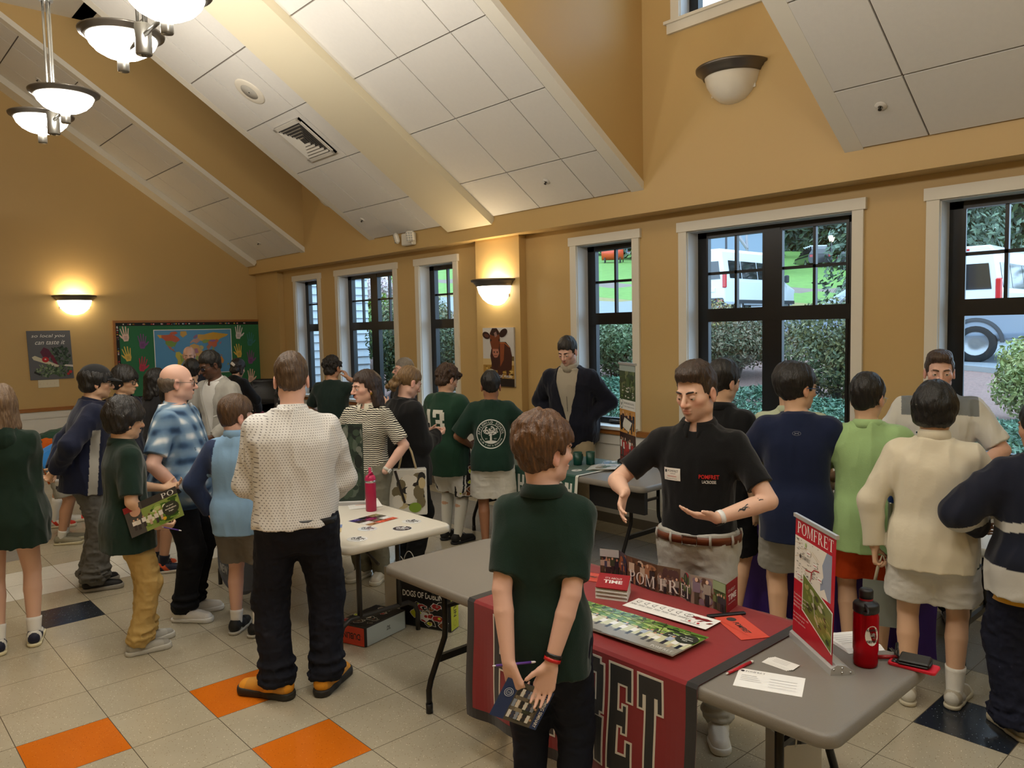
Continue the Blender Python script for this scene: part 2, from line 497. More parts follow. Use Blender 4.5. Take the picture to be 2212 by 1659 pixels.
# ---- floor: vinyl tiles, each a face of one mesh
def tilemat(name, c, dark=(120, 100, 70), light=(240, 232, 210)):
 m, t, b = nodes(name)
 tc = t.nodes.new('ShaderNodeTexCoord')
 sep = t.nodes.new('ShaderNodeSeparateXYZ'); t.links.new(tc.outputs['Object'], sep.inputs[0])
 def edge(k):
  d = t.nodes.new('ShaderNodeMath'); d.operation = 'DIVIDE'; d.inputs[1].default_value = T
  t.links.new(sep.outputs[k], d.inputs[0])
  f = t.nodes.new('ShaderNodeMath'); f.operation = 'FRACT'; t.links.new(d.outputs[0], f.inputs[0])
  s = t.nodes.new('ShaderNodeMath'); s.operation = 'SUBTRACT'; s.inputs[1].default_value = .5; t.links.new(f.outputs[0], s.inputs[0])
  a = t.nodes.new('ShaderNodeMath'); a.operation = 'ABSOLUTE'; t.links.new(s.outputs[0], a.inputs[0])
  g = t.nodes.new('ShaderNodeMath'); g.operation = 'GREATER_THAN'; g.inputs[1].default_value = .5 - 0.0045; t.links.new(a.outputs[0], g.inputs[0])
  return g
 gx, gy = edge(0), edge(1)
 mx = t.nodes.new('ShaderNodeMath'); mx.operation = 'MAXIMUM'; t.links.new(gx.outputs[0], mx.inputs[0]); t.links.new(gy.outputs[0], mx.inputs[1])
 def speck(scale, th, col, prev):
  v = t.nodes.new('ShaderNodeTexVoronoi'); v.inputs['Scale'].default_value = scale; v.inputs['Randomness'].default_value = 1
  t.links.new(tc.outputs['Object'], v.inputs['Vector'])
  l = t.nodes.new('ShaderNodeMath'); l.operation = 'LESS_THAN'; l.inputs[1].default_value = th
  t.links.new(v.outputs['Distance'], l.inputs[0])
  x = t.nodes.new('ShaderNodeMix'); x.data_type = 'RGBA'; t.links.new(l.outputs[0], x.inputs[0])
  if isinstance(prev, tuple): x.inputs[6].default_value = (*prev, 1)
  else: t.links.new(prev, x.inputs[6])
  x.inputs[7].default_value = (*lin(col), 1)
  return x.outputs[2]
 o = speck(70, .13, dark, lin(c)); o = speck(55, .12, light, o)
 n = t.nodes.new('ShaderNodeTexNoise'); n.inputs['Scale'].default_value = 3.0; n.inputs['Detail'].default_value = 5
 t.links.new(tc.outputs['Object'], n.inputs['Vector'])
 r = t.nodes.new('ShaderNodeMapRange'); r.inputs['To Min'].default_value = .86; r.inputs['To Max'].default_value = 1.1; t.links.new(n.outputs['Fac'], r.inputs['Value'])
 mu = t.nodes.new('ShaderNodeMix'); mu.data_type = 'RGBA'; mu.blend_type = 'MULTIPLY'; mu.inputs[0].default_value = 1
 t.links.new(o, mu.inputs[6]); t.links.new(r.outputs[0], mu.inputs[7])
 x = t.nodes.new('ShaderNodeMix'); x.data_type = 'RGBA'; t.links.new(mx.outputs[0], x.inputs[0]); t.links.new(mu.outputs[2], x.inputs[6])
 x.inputs[7].default_value = (*lin((88, 80, 66)), 1)
 t.links.new(x.outputs[2], b.inputs['Base Color'])
 rr = t.nodes.new('ShaderNodeMapRange'); rr.inputs['To Min'].default_value = .10; rr.inputs['To Max'].default_value = .30; t.links.new(n.outputs['Fac'], rr.inputs['Value'])
 t.links.new(rr.outputs[0], b.inputs['Roughness'])
 b.inputs['Specular IOR Level'].default_value = .55
 bp = t.nodes.new('ShaderNodeBump'); bp.inputs['Strength'].default_value = .06; bp.inputs['Distance'].default_value = .01
 n2 = t.nodes.new('ShaderNodeTexNoise'); n2.inputs['Scale'].default_value = 14; t.links.new(tc.outputs['Object'], n2.inputs['Vector'])
 t.links.new(n2.outputs['Fac'], bp.inputs['Height']); t.links.new(bp.outputs[0], b.inputs['Normal'])
 return m
FT = [tilemat('beige_floor_tile', (182, 172, 150)), tilemat('orange_floor_tile', (214, 112, 22), (150, 70, 10), (226, 140, 60)),
      tilemat('navy_floor_tile', (40, 46, 56), (20, 22, 30), (150, 160, 170)), tilemat('white_floor_tile', (222, 219, 208), (190, 186, 170), (245, 245, 240)),
      tilemat('grey_floor_tile', (136, 134, 130), (100, 100, 98), (190, 190, 186)), tilemat('tan_floor_tile', (170, 150, 118))]
def tilekind(i, j):
 """i, j: tile cell to the right of / behind the tile origin"""
 if (i, j) in ((-1, -1), (1, -1), (1, -3), (-3, -1), (-3, -3), (-1, -5), (1, -5)): return 1
 if (i, j) in ((0, 4), (7, 4), (7, -8), (-2, 4)): return 2
 if (i, j) in ((0, 9), (5, 9)): return 4
 if (i, j) in ((1, 13), (1, 14), (4, 13)): return 1
 if j in (6, 7) and i < 9: return 3
 if i in (9, 10): return 4
 return 0
def floor():
 i0, i1, j0, j1 = int(XL / T) - 1, int(XW / T) + 1, int(YN / T) - 1, int(YB / T) + 1
 V = []; F = []; M = []
 for i in range(i0, i1):
  for j in range(j0, j1):
   x0, x1 = max(i * T, XL), min((i + 1) * T, XW); y0, y1 = max(j * T, YN), min((j + 1) * T, YB)
   if x1 <= x0 or y1 <= y0: continue
   o = len(V); V += [(x0, y0, 0), (x1, y0, 0), (x1, y1, 0), (x0, y1, 0)]; F.append((o, o + 1, o + 2, o + 3)); M.append(tilekind(i, j))
 me = arrmesh('floor', V, F, FT, mi=M)
 struct(link('floor', me))
floor()
# ---- walls
WIN = [(7.36, 6.637), (6.01, 4.546), (3.946, 3.229), (1.18, 0.453), (-0.168, -1.654), (-2.262, -2.985)]
ZS, ZH, DEEP = 0.975, 2.79, 0.15
def wall_right():
 b = MB(); x0, x1 = XW, XW + 0.26
 ys = sorted([YN] + [y for w in WIN for y in w] + [YB + .3])
 b.box((x0, YN, 0), (x1, YB + .3, ZS)); b.box((x0, YN, ZH), (x1, YB + .3, 3.3))
 segs = [(ys[k], ys[k + 1]) for k in range(0, len(ys), 2)]
 for a, c in segs: b.box((x0, a, ZS), (x1, c, ZH))
 struct(b.build('wall_right', YEL))
wall_right()
def pilaster(n, y0, y1):
 b = MB(); b.box((XW - .10, y0, .0), (XW + .01, y1, 2.975)); struct(b.build('wall_pilaster_%d' % n, YEL))
pilaster(1, 1.945, 2.69); pilaster(2, 7.83, YB)
b = MB(); b.box((XL - .1, YB, 0), (XW + .3, YB + .2, 6.2)); struct(b.build('wall_back', YEL))
b = MB(); b.box((XL - .2, YN - .2, 0), (XL, YB + .2, 6.2)); struct(b.build('wall_left', YEL))
b = MB(); b.box((XL - .1, YN - .2, 0), (XW + .3, YN, 6.2)); struct(b.build('wall_near', YEL))
# beam face and its underside above the windows; dormer fronts rise from it
b = MB()
b.box((XF, YN, 2.975), (XW + .26, YB, 3.25))
struct(b.build('wall_right_beam', YEL))
D1, D2 = (4.774, 6.61), (-1.69, 0.142)
D3 = (-6.45, -4.6)
b = MB()
b.box((XF, D1[0] - .1, 3.25), (XF + .2, D1[1] + .1, 6.1))
DW = (-1.30, -0.26, 4.56, 5.5)      # dormer window opening y0,y1,z0,z1
b.box((XF, D2[0] - .1, 3.25), (XF + .2, D2[1] + .1, DW[2])); b.box((XF, D2[0] - .1, DW[3]), (XF + .2, D2[1] + .1, 6.1))
b.box((XF, D2[0] - .1, DW[2]), (XF + .2, DW[0], DW[3])); b.box((XF, DW[1], DW[2]), (XF + .2, D2[1] + .1, DW[3]))
struct(b.build('wall_dormer_front', YEL))
def cheek(n, y0, y1):
 b = MB(); xa, xb = X_TOP - .2, XF
 f = lambda u, v, w: (u, w, v)
 b.prism([(xb + .05, slope(xb) + .03), (xb + .05, 6.1), (xa, 6.1), (xa, slope(xa) + .06)], y0, y1, f=f)
 struct(b.build('wall_dormer_cheek_%d' % n, YEL))
cheek(1, 6.62, 6.68); cheek(2, 4.70, 4.768); cheek(3, .148, .22); cheek(4, -1.76, -1.695)
# ---- ceilings: flat top, sloped tile panels, trims and beams
b = MB(); b.box((XL - .1, YN - .1, ZC), (X_TOP + 1.2, YB + .1, ZC + .1)); b.box((X_TOP + 1.0, D1[0] - .1, ZC), (XF + .2, D1[1] + .1, ZC + .1)); b.box((X_TOP + 1.0, D2[0] - .1, ZC), (XF + .2, D2[1] + .1, ZC + .1))
struct(b.build('ceiling_flat', mat('ceiling_white', (232, 224, 206), rough=.8)))
ROWS = [4.175, 3.555, 2.935, 2.31, 1.69, 1.07]
NRM = np.array([.675, 0, 1.0]); NRM /= np.linalg.norm(NRM)
def sp(x, y, off=0.0):
 """point on the slope, off metres below it"""
 return np.array([x, y, slope(x)]) - NRM * off
def slab(b, x0, x1, y0, y1, t0, t1, c=(200, 200, 200)):
 P = [sp(x0, y0, t0), sp(x1, y0, t0), sp(x1, y1, t0), sp(x0, y1, t0), sp(x0, y0, t1), sp(x1, y0, t1), sp(x1, y1, t1), sp(x0, y1, t1)]
 b.add(P, [(0, 1, 2, 3), (4, 7, 6, 5), (0, 4, 5, 1), (1, 5, 6, 2), (2, 6, 7, 3), (3, 7, 4, 0)], c)
def panel(n, y0, y1, cols):
 """tiles with raised edges over a grey grid"""
 b = MB(); slab(b, X_TOP - .3, XF + .1, y0 - .02, y1 + .02, -.06, -.004)
 o = struct(b.build('ceiling_grid_%d' % n, GRID))
 t = MB(); ys = [y0] + sorted(cols) + [y1]; xs = [XF - .005] + ROWS + [X_TOP - .05]
 g = .006
 for i in range(len(xs) - 1):
  for j in range(len(ys) - 1):
   slab(t, xs[i + 1] + g, xs[i] - g, ys[j] + g, ys[j + 1] - g, -.03, 0.012)
 struct(t.build('ceiling_tiles_%d' % n, TILE))
panel(1, 6.74, 8.335, [7.86, 7.145])
panel(2, 3.0, 4.645, [4.14, 3.42])
panel(3, .285, 2.22, [1.47, .725])
panel(4, -4.6, -1.82, [-2.265, -3.0, -3.74])
panel(5, YN, -6.45, [])
def trim(n, y0, y1, drop, m):
 b = MB(); slab(b, X_TOP - .12, XF + .02, y0, y1, -.05, drop); struct(b.build('trim_%d' % n, m))
trim(1, 6.605, 6.735, .012, WHT); trim(2, 4.645, 4.775, .012, WHT); trim(3, .142, .285, .012, WHT); trim(4, -1.825, -1.689, .012, WHT)
trim(5, 8.335, 8.66, .095, WHT)
trim(6, 2.21, 3.005, .095, CREAM)
trim(7, -4.7, -4.6, .012, WHT)
# ---- wainscot, oak rail, vinyl base
def wains(n, ax, at, lo, hi, pil=False):
 b = MB(); t = .02
 def bx(u0, u1, z0, z1, d0, d1):
  if ax == 'y': b.box((at - d1, u0, z0), (at - d0, u1, z1))
  else: b.box((u0, at - d1, z0), (u1, at - d0, z1))
 bx(lo, hi, .10, .90, 0, t)
 u = lo + .05
 k = max(1, round((hi - lo) / .95)); st = (hi - lo) / k
 bx(lo, hi, .80, .90, t, t + .012); bx(lo, hi, .10, .22, t, t + .012)
 for i in range(k + 1):
  c = lo + st * i; bx(max(lo, c - .05), min(hi, c + .05), .22, .80, t, t + .012)
 struct(b.build('trim_wainscot_%d' % n, WAINS))
 b = MB(); bx(lo, hi, .90, .925, 0, .05); bx(lo, hi, .925, .95, 0, .035)
 struct(b.build('trim_rail_%d' % n, OAK))
 b = MB(); bx(lo, hi, 0, .10, 0, t + .014)
 struct(b.build('baseboard_%d' % n, BASE))
wains(1, 'x', YB, XL, XW - .1)
wains(2, 'y', XW, 2.69, 7.83); wains(3, 'y', XW, YN, 1.945); wains(4, 'y', XW - .1, 1.945, 2.69); wains(5, 'y', XW - .1, 7.83, YB - .03)
# ---- windows
def window(n, ya, yb, z0=ZS, z1=ZH, xw=XW, deep=DEEP, plain=False):
 root = struct(empty('window_%d' % n, (xw, (ya + yb) / 2, z0)))
 Y = lambda y: y - (ya + yb) / 2
 b = MB(); X = 0.0
 def bx(x0, x1, y0, y1, za, zb, bb=None): (bb or b).box((x0, min(Y(y0), Y(y1)), za - z0), (x1, max(Y(y0), Y(y1)), zb - z0))
 pr = -.022
 # casing: jambs, header, stool
 bx(pr, .01, ya + .085, ya, z0 - .02, z1 + .005); bx(pr, .01, yb, yb - .085, z0 - .02, z1 + .005)
 bx(pr - .008, .01, ya + .10, yb - .105, z1, z1 + .085)
 b.build('casing', WHT, root)
 r = MB(); e = .006
 bx(.0, deep + .03, ya + .004, ya - .008, z0, z1, r); bx(0, deep + .03, yb + .008, yb - .004, z0, z1, r); bx(0, deep + .03, ya, yb, z1 - .008, z1 + .004, r)
 r.build('reveal', mat('white_reveal_paint', (226, 228, 230), rough=.4), root)
 s = MB(); bx(-.055 if not plain else -.03, deep + .02, ya + .06, yb - .06, z0 - .03, z0 + .002, s)
 s.build('window_sill', WAINS, root)
 f = MB(); d0, d1 = deep, deep + .07
 zt0, zt1 = z0 + (z1 - z0) * .556, z0 + (z1 - z0) * .620
 bx(d0, d1, ya, ya - .098, z0, z1, f); bx(d0, d1, yb + .098, yb, z0, z1, f)
 bx(d0, d1, ya, yb, z1 - .06, z1, f); bx(d0, d1, ya, yb, z0, z0 + .06, f)
 wide = abs(ya - yb) > 1.2
 ym = (ya + yb) / 2
 if not plain:
  bx(d0 - .012, d1, ya - .03, yb + .03, zt0, zt1, f)
  lights = [(ya - .098, ym + .07), (ym - .07, yb + .098)] if wide else [(ya - .098, yb + .098)]
  if wide: bx(d0 - .005, d1, ym + .07, ym - .07, z0, z1, f)
  for a, c in lights:
   mid = (a + c) / 2; zm = (zt1 + z1 - .06) / 2
   bx(d0 + .015, d1 - .02, mid + .012, mid - .012, zt1, z1 - .06, f); bx(d0 + .015, d1 - .02, a, c, zm - .012, zm + .012, f)
   # raised sash beads and frames
   bx(d0 - .006, d0 + .01, a, a - .02, z0 + .06, z1 - .06, f); bx(d0 - .006, d0 + .01, c + .02, c, z0 + .06, z1 - .06, f)
 else:
  lights = [(ya - .098, yb + .098)]
  bx(d0 + .015, d1 - .02, ym + .012, ym - .012, z0 + .06, z1 - .06, f)
 f.build('sash_frame', BLACK, root)
 p = MB(); p.quad([(d0 + .03, Y(ya - .05), .03), (d0 + .03, Y(yb + .05), .03), (d0 + .03, Y(yb + .05), z1 - z0 - .03), (d0 + .03, Y(ya - .05), z1 - z0 - .03)])
 p.build('pane', PANE, root)
 if not plain:
  for a, c in lights:
   h = MB(); hy = (a + c) / 2
   h.box((d0 - .03, Y(hy) - .07, .015), (d0 + .0, Y(hy) + .07, .045), bev=.008); h.box((d0 - .045, Y(hy) - .05, .03), (d0 - .02, Y(hy) + .03, .042), bev=.004)
   h.build('crank_handle', mat('bronze_crank', (96, 88, 78), rough=.4, metal=.5), root)
 return root
for k, (ya, yb) in enumerate(WIN): window(k + 1, ya, yb)
window(7, DW[1], DW[0], DW[2], DW[3], xw=XF, deep=.12, plain=True)
b = MB(); b.box((XF - .03, DW[0] - .12, DW[2] - .11), (XF + .01, DW[1] + .12, DW[2] - .02)); b.box((XF - .05, DW[0] - .14, DW[2] - .03), (XF + .01, DW[1] + .14, DW[2] - .005))
struct(b.build('trim_dormer_sill', WHT))
# ---- lamps
NICK = mat('brushed_nickel', (150, 148, 142), rough=.32, metal=.9)
BRONZE = mat('pewter_rim', (112, 106, 98), rough=.35, metal=.75)
BOWL = emit('lit_frosted_glass', (255, 250, 240), 26.0)
SCBOWL = emit('lit_sconce_glass', (255, 240, 208), 8.0)
BOWL_OFF = mat('unlit_opal_glass', (232, 224, 206), rough=.08, spec=.6, coat=.6)
def point(loc, power, col, r, parent):
 l = bpy.data.lights.new('bulb', 'POINT'); l.energy = power; l.color = col; l.shadow_soft_size = r
 o = bpy.data.objects.new('bulb', l); COL.objects.link(o); o.location = loc; o.parent = parent
 return o
WARM = (1.0, 0.965, 0.91)
bowl_prof = [(0.0, -.125), (.05, -.122), (.10, -.108), (.145, -.082), (.18, -.045), (.20, 0.0)]
rim_prof = [(.188, .0), (.196, -.012), (.212, -.004), (.218, .010), (.236, .014), (.240, .026), (.222, .030), (.205, .024), (.19, .012)]
def chandelier(loc, label, real=True):
 root = empty('chandelier', loc, 0, label, 'chandelier', 'two-bowl chandeliers along the ceiling ridge')
 h = MB(); h.lathe([(0, -.005), (.042, -.005), (.045, 0), (.045, .16), (.04, .165), (0, .165)], 20); h.lathe([(.012, -.012), (.016, -.004), (0, -.012)], 10)
 h.build('hub', NICK, root)
 s = MB(); zt = ZC - loc[2]
 for a in (0.5, 2.6, 4.7): s.tube([(.026 * math.cos(a), .026 * math.sin(a), .15), (.026 * math.cos(a), .026 * math.sin(a), 1.02)], .0095, 10)
 s.build('triple_rods', NICK, root)
 s = MB(); s.lathe([(0, 1.0), (.05, 1.0), (.05, 1.018), (0, 1.018)], 18); s.build('collar', NICK, root)
 s = MB(); s.tube([(0, 0, 1.01), (0, 0, zt)], .012, 10); s.build('stem', NICK, root)
 s = MB(); s.lathe([(0, zt - .04), (.06, zt - .03), (.07, zt), (0, zt)], 18); s.build('canopy', NICK, root)
 for sg in (-1, 1):
  a = MB(); a.tube([(0, sg * .03, .10), (0, sg * .385, .10)], .013, 8)
  a.build('arm', NICK, root)
  c = MB(); M = (np.eye(3), np.array([0, sg * .385, 0]))
  c.lathe([(0, .0), (.030, .0), (.033, .005), (.033, .085), (.028, .09), (0, .09)], 18, M=M)
  c.build('cup', NICK, root)
  g = MB(); g.lathe(bowl_prof, 36, M=(np.eye(3), np.array([0, sg * .385, .20]))); g.build('bowl', BOWL, root)
  r = MB(); r.lathe(rim_prof, 40, M=(np.eye(3), np.array([0, sg * .385, .20]))); r.build('rim', BRONZE, root)
  point((0, sg * .385, .235), LAMP_POWER, WARM, .09, root)
 return root
chandelier((.49, 2.64, 3.55), 'two-bowl pewter chandelier on one long rod nearer the back wall')
chandelier((.48, .40, 3.55), 'two-bowl pewter chandelier cut by the top edge of the picture')
chandelier((.48, -1.84, 3.55), 'two-bowl pewter chandelier above the near tables')
chandelier((.48, -4.08, 3.55), 'two-bowl pewter chandelier nearest the near wall')
def sconce(loc, rz, label, lit, w=.30):
 root = empty('wall_sconce', loc, rz, label, 'wall lamp', 'half-bowl wall sconces')
 k = w / .24
 pb = [(0.0, -.25), (.05, -.245), (.11, -.225), (.165, -.18), (.21, -.11), (.232, -.03), (.236, 0)]
 g = MB(); g.lathe([(r * w / .30, z * w / .30) for r, z in pb], 28, a0=PI, a1=2 * PI)
 g.build('glass_bowl', SCBOWL if lit else BOWL_OFF, root)
 r = MB(); r.lathe([(.225, -.035), (.24, -.04), (.25, -.018), (.262, -.01), (.272, .008), (.296, .016), (.30, .034), (.285, .04), (.235, .03), (.225, 0)], 36, a0=PI, a1=2 * PI)
 r.build('rim', BRONZE, root)
 p = MB(); p.box((-.20, -.012, -.16), (.20, 0, .03)); p.build('back_plate', WHT, root)
 if lit:
  point((0, -.10, .02), SCONCE_POWER, (1.0, .80, .52), .05, root)
 return root
sconce((1.93, YB, 2.55), 0, 'lit half-bowl sconce on the back wall above the posters', True)
sconce((XW - .10, 2.315, 2.475), -PI / 2, 'lit half-bowl sconce on the pilaster above the cow picture', True)
sconce((XF, -.775, 3.98), -PI / 2, 'unlit opal half-bowl sconce high in the dormer below the upper window', False)
sconce((XF, 5.70, 3.98), -PI / 2, 'unlit opal sconce half hidden behind the sloped ceiling panel', False)
# ---- ceiling fittings
def on_slope(root, x, y):
 root.matrix_world = Matrix(((math.cos(math.atan(.675)), 0, NRM[0], sp(x, y, .012)[0]), (0, 1, 0, y), (-math.sin(math.atan(.675)), 0, NRM[2], sp(x, y, .012)[2]), (0, 0, 0, 1)))
SPR = mat('white_sprinkler', (214, 208, 198), rough=.4); DKM = mat('dark_metal', (40, 38, 36), rough=.4, metal=.6)
def sprinkler(x, y, lab):
 r = empty('sprinkler', (0, 0, 0), 0, lab, 'sprinkler', 'ceiling sprinklers'); on_slope(r, x, y)
 a = MB(); a.lathe([(.016, -.012), (.036, -.006), (.04, .0), (.0, .002)], 18); a.build('escutcheon', SPR, r)
 a = MB(); a.lathe([(0, -.035), (.012, -.034), (.012, -.03), (.004, -.028), (.004, -.004), (0, 0)], 10); a.build('head', DKM, r)
sprinkler(4.355, 1.10, 'sprinkler in the lowest middle tile between beam and dormer'); sprinkler(4.327, 4.42, 'sprinkler in the lowest tile left of the cream beam')
sprinkler(4.325, 7.516, 'sprinkler in the lowest tile of the panel at the back wall'); sprinkler(4.343, -2.064, 'sprinkler on the sloped panel at far right')
sprinkler(1.42, 7.55, 'sprinkler high on the back panel behind the chandelier'); sprinkler(1.1, 4.0, 'sprinkler at the top of the panel behind the near chandelier')
r = empty('ceiling_speaker', (0, 0, 0), 0, 'round flush white ceiling speaker in the sloped panel', 'speaker'); on_slope(r, 2.627, 3.811)
a = MB(); a.lathe([(.10, -.012), (.16, -.012), (.175, -.004), (.175, .0), (0, .001)], 32); a.build('ring', mat('speaker_white', (225, 216, 198), rough=.5), r)
a = MB(); a.lathe([(0, -.016), (.098, -.011), (.10, -.004), (0, 0)], 32); a.build('grille', mat('speaker_grille', (176, 170, 158), rough=.7, bump=.3, bscale=400), r)
a = MB(); a.lathe([(0, -.02), (.008, -.018), (.008, -.01), (0, -.008)], 8); a.build('center_dot', DKM, r)
r = empty('ceiling_vent', (0, 0, 0), 0, 'square louvred air vent in the sloped ceiling panel', 'vent'); on_slope(r, 3.245, 3.80)
S_ = .30; L_ = .27
a = MB(); a.box((-L_, -S_, -.02), (L_, S_, .004)); a.build('dark_throat', mat('vent_throat', (62, 58, 54), rough=.9), r)
a = MB()
for q, zz in ((1.0, -.022),):
 for (x0, x1, y0, y1) in ((-L_, L_, -S_, -S_ + .045), (-L_, L_, S_ - .045, S_), (-L_, -L_ + .045, -S_, S_), (L_ - .045, L_, -S_, S_)): a.box((x0, y0, -.03), (x1, y1, -.005))
a.build('frame', mat('vent_white', (216, 210, 198), rough=.5), r)
for k in range(5):
 a = MB(); u, v = L_ - .06 - .038 * k, S_ - .06 - .042 * k
 for p0, p1 in (((-u, -v), (u, -v)), ((u, -v), (u, v)), ((u, v), (-u, v)), ((-u, v), (-u, -v))):
  d = np.array(p1) - np.array(p0); d = d / np.linalg.norm(d); nn = np.array([-d[1], d[0]]) * .022
  a.add([(p0[0], p0[1], -.036), (p1[0], p1[1], -.036), (p1[0] + nn[0], p1[1] + nn[1], -.020), (p0[0] + nn[0], p0[1] + nn[1], -.020)], [(0, 1, 2, 3)], (220, 214, 202))
 a.build('louvre', mat('vent_white', (216, 210, 198)), r)
# emergency light on the beam
r = empty('emergency_light', (XF, 3.80, 3.10), -PI / 2, 'white two-head emergency light on the beam above the windows', 'emergency light')
EMW = mat('emergency_white', (216, 210, 196), rough=.4)
a = MB(); a.box((-.12, -.07, -.075), (.12, 0, .075), bev=.012); a.build('housing', EMW, r)
for sx in (-1, 1):
 a = MB(); M = (euler(.25, .0, sx * .55), np.array([sx * .15 - .02, -.10, .02])); a.box((-.055, -.03, -.065), (.055, .03, .065), M=M, bev=.02); hd = a.build('lamp_head', EMW, r)
 a = MB()
 for i in range(3):
  for j in range(4): a.lathe([(0, .006), (.008, .004), (.011, 0)], 8, c=(190, 190, 186), M=(M[0] @ euler(PI / 2, 0, 0), M[0] @ np.array([-.03 + .03 * i, -.031, -.042 + .028 * j]) + M[1]))
 a.build('lens', mat('led_lens', (170, 170, 166), rough=.15, spec=.8), hd)
# ============================================================ outside the windows
def gz(x, y):
 """height of the ground outside"""
 pl_ = .387 + .085 * y + .033 * x
 q = x + .5 * y - 41
 far = pl_ + .055 * np.maximum(q, 0)
 near = .50 + .035 * (x - 5) + .012 * np.maximum(y, 0)
 t = np.clip((x - 7.5) / 4.5, 0, 1); t = t * t * (3 - 2 * t)
 return near * (1 - t) + far * t
def rgbmix(a, b, t): return a * (1 - t) + b * t
def ground():
 xs = np.concatenate([np.arange(5.08, 22, .35), np.arange(22, 95, 1.5)]); ys = np.concatenate([np.arange(-14, 30, .6), np.arange(30, 110, 2.5)])
 X, Y = np.meshgrid(xs, ys, indexing='ij'); Z = gz(X, Y)
 rng = np.random.default_rng(3); Z = Z + rng.normal(0, .012, Z.shape)
 V = np.stack([X, Y, Z], -1).reshape(-1, 3); n, m = X.shape
 I = np.arange(n * m).reshape(n, m)
 F = np.stack([I[:-1, :-1], I[1:, :-1], I[1:, 1:], I[:-1, 1:]], -1).reshape(-1, 4)
 c = V[F].mean(1); q = c[:, 0] + .5 * c[:, 1] - 41
 curb = 15.6 + .12 * np.clip(c[:, 1] - 6, 0, 99)
 mi = np.where(c[:, 0] < curb, 0, np.where(q < 0, 1, 2))
 strip = np.abs(q - 9 - .05 * c[:, 1]) < 1.6
 mi = np.where((mi == 2) & strip, 3, mi)
 mi = np.where((mi == 2) & (q < 1.5), 4, mi)
 MU = mat('bark_mulch', (128, 100, 92), rough=.95, bump=1.0, bscale=60, var=.55, vscale=22)
 AS = mat('asphalt', (128, 134, 140), rough=.8, bump=.2, bscale=60, var=.06, vscale=1.5)
 GR = mat('lawn_grass', (104, 142, 62), rough=.95, bump=.6, bscale=25, var=.3, vscale=2.5)
 PA = mat('bare_dirt_path', (122, 108, 98), rough=.95, var=.3, vscale=2)
 DG = mat('dry_grass', (138, 128, 78), rough=.95, var=.3, vscale=3)
 o = link('ground_outside', arrmesh('ground_outside', V, F, [MU, AS, GR, PA, DG], smooth=True, mi=mi)); struct(o)
 b = MB(); yy = np.arange(-14, 30, .8)
 for a, c2 in zip(yy[:-1], yy[1:]):
  xa, xb = 15.5 + .12 * max(a - 6, 0), 15.5 + .12 * max(c2 - 6, 0); za, zb = float(gz(xa, a)), float(gz(xb, c2))
  b.add([(xa - .1, a, za - .1), (xa + .12, a, za - .1), (xb + .12, c2, zb - .1), (xb - .1, c2, zb - .1), (xa - .1, a, za + .10), (xa + .12, a, za + .07), (xb + .12, c2, zb + .07), (xb - .1, c2, zb + .10)],
              [(4, 5, 6, 7), (1, 5, 6, 2)][0:0] or [(4, 5, 6, 7), (1, 2, 6, 5), (0, 4, 7, 3)])
 struct(b.build('trim_outside_curb', mat('concrete_curb', (150, 152, 152), rough=.8)))
ground()
LEAF = colmat('leaf', rough=.55, spec=.3)
def leaves(name, n, gen, size, cols, seed, parent=None, aspect=2.0, jit=.2):
 """a mass of small leaves; gen(rng, n) gives positions and outward directions"""
 R = np.random.default_rng(seed); P, D = gen(R, n); n = len(P)
 N = D + R.normal(0, .55, (n, 3)); N /= np.linalg.norm(N, axis=1, keepdims=True) + 1e-9
 A = np.cross(N, R.normal(0, 1, (n, 3))); A /= np.linalg.norm(A, axis=1, keepdims=True) + 1e-9
 B = np.cross(N, A); s = size * R.uniform(.6, 1.3, (n, 1))
 A = A * s * aspect / 2; B = B * s / 2
 V = np.stack([P - A, P - B * .9 + N * s * .1, P + A, P + B * .9 + N * s * .1], 1).reshape(-1, 3)
 C = np.array([lin(c) for c in cols])[R.integers(0, len(cols), n)] * R.uniform(1 - jit, 1 + jit, (n, 1))
 C = np.repeat(C, 4, 0)
 return link(name, arrmesh(name, V, np.arange(4 * n).reshape(-1, 4), [LEAF], C), parent)
def blobgen(c, r, lumps=7, seed=1, shell=.35):
 rr = np.random.default_rng(seed); r = np.array(r, float)
 L = rr.normal(0, 1, (lumps, 3)); L /= np.linalg.norm(L, axis=1, keepdims=True); L *= rr.uniform(.25, .6, (lumps, 1))
 def g(R, n):
  k = R.integers(0, lumps, n); d = R.normal(0, 1, (n, 3)); d /= np.linalg.norm(d, axis=1, keepdims=True)
  rad = (1 - shell * R.uniform(0, 1, (n, 1)) ** 2) * .62
  p = (L[k] + d * rad) * r + np.array(c)
  keep = p[:, 2] > c[2] - r[2] * .95
  return p[keep], d[keep]
 return g
WOOD = mat('twig_bark', (84, 72, 62), rough=.9)
def bush(x, y, r, h, label, cols, n=2600, size=.07, seed=1, name='shrub', group='shrubs outside the windows'):
 z = float(gz(x, y)); root = empty(name, (x, y, z), 0, label, 'shrub', group)
 b = MB(); R = random.Random(seed)
 for k in range(9):
  a = R.uniform(0, 2 * PI); d = R.uniform(.1, .5) * r
  b.tube([(0.03 * math.cos(a), .03 * math.sin(a), -.05), (d * .6 * math.cos(a), d * .6 * math.sin(a), h * .4), (d * 1.3 * math.cos(a), d * 1.3 * math.sin(a), h * .85)], [.025, .016, .006], 5)
 b.build('branches', WOOD, root)
 leaves('foliage', n, blobgen((0, 0, h * .55), (r, r, h * .52), 9, seed), size, cols, seed, root)
 return root
DKG = [(58, 76, 52), (74, 92, 62), (48, 62, 48), (92, 106, 72)]
MIX = [(96, 104, 70), (120, 112, 76), (78, 88, 60), (134, 108, 84)]
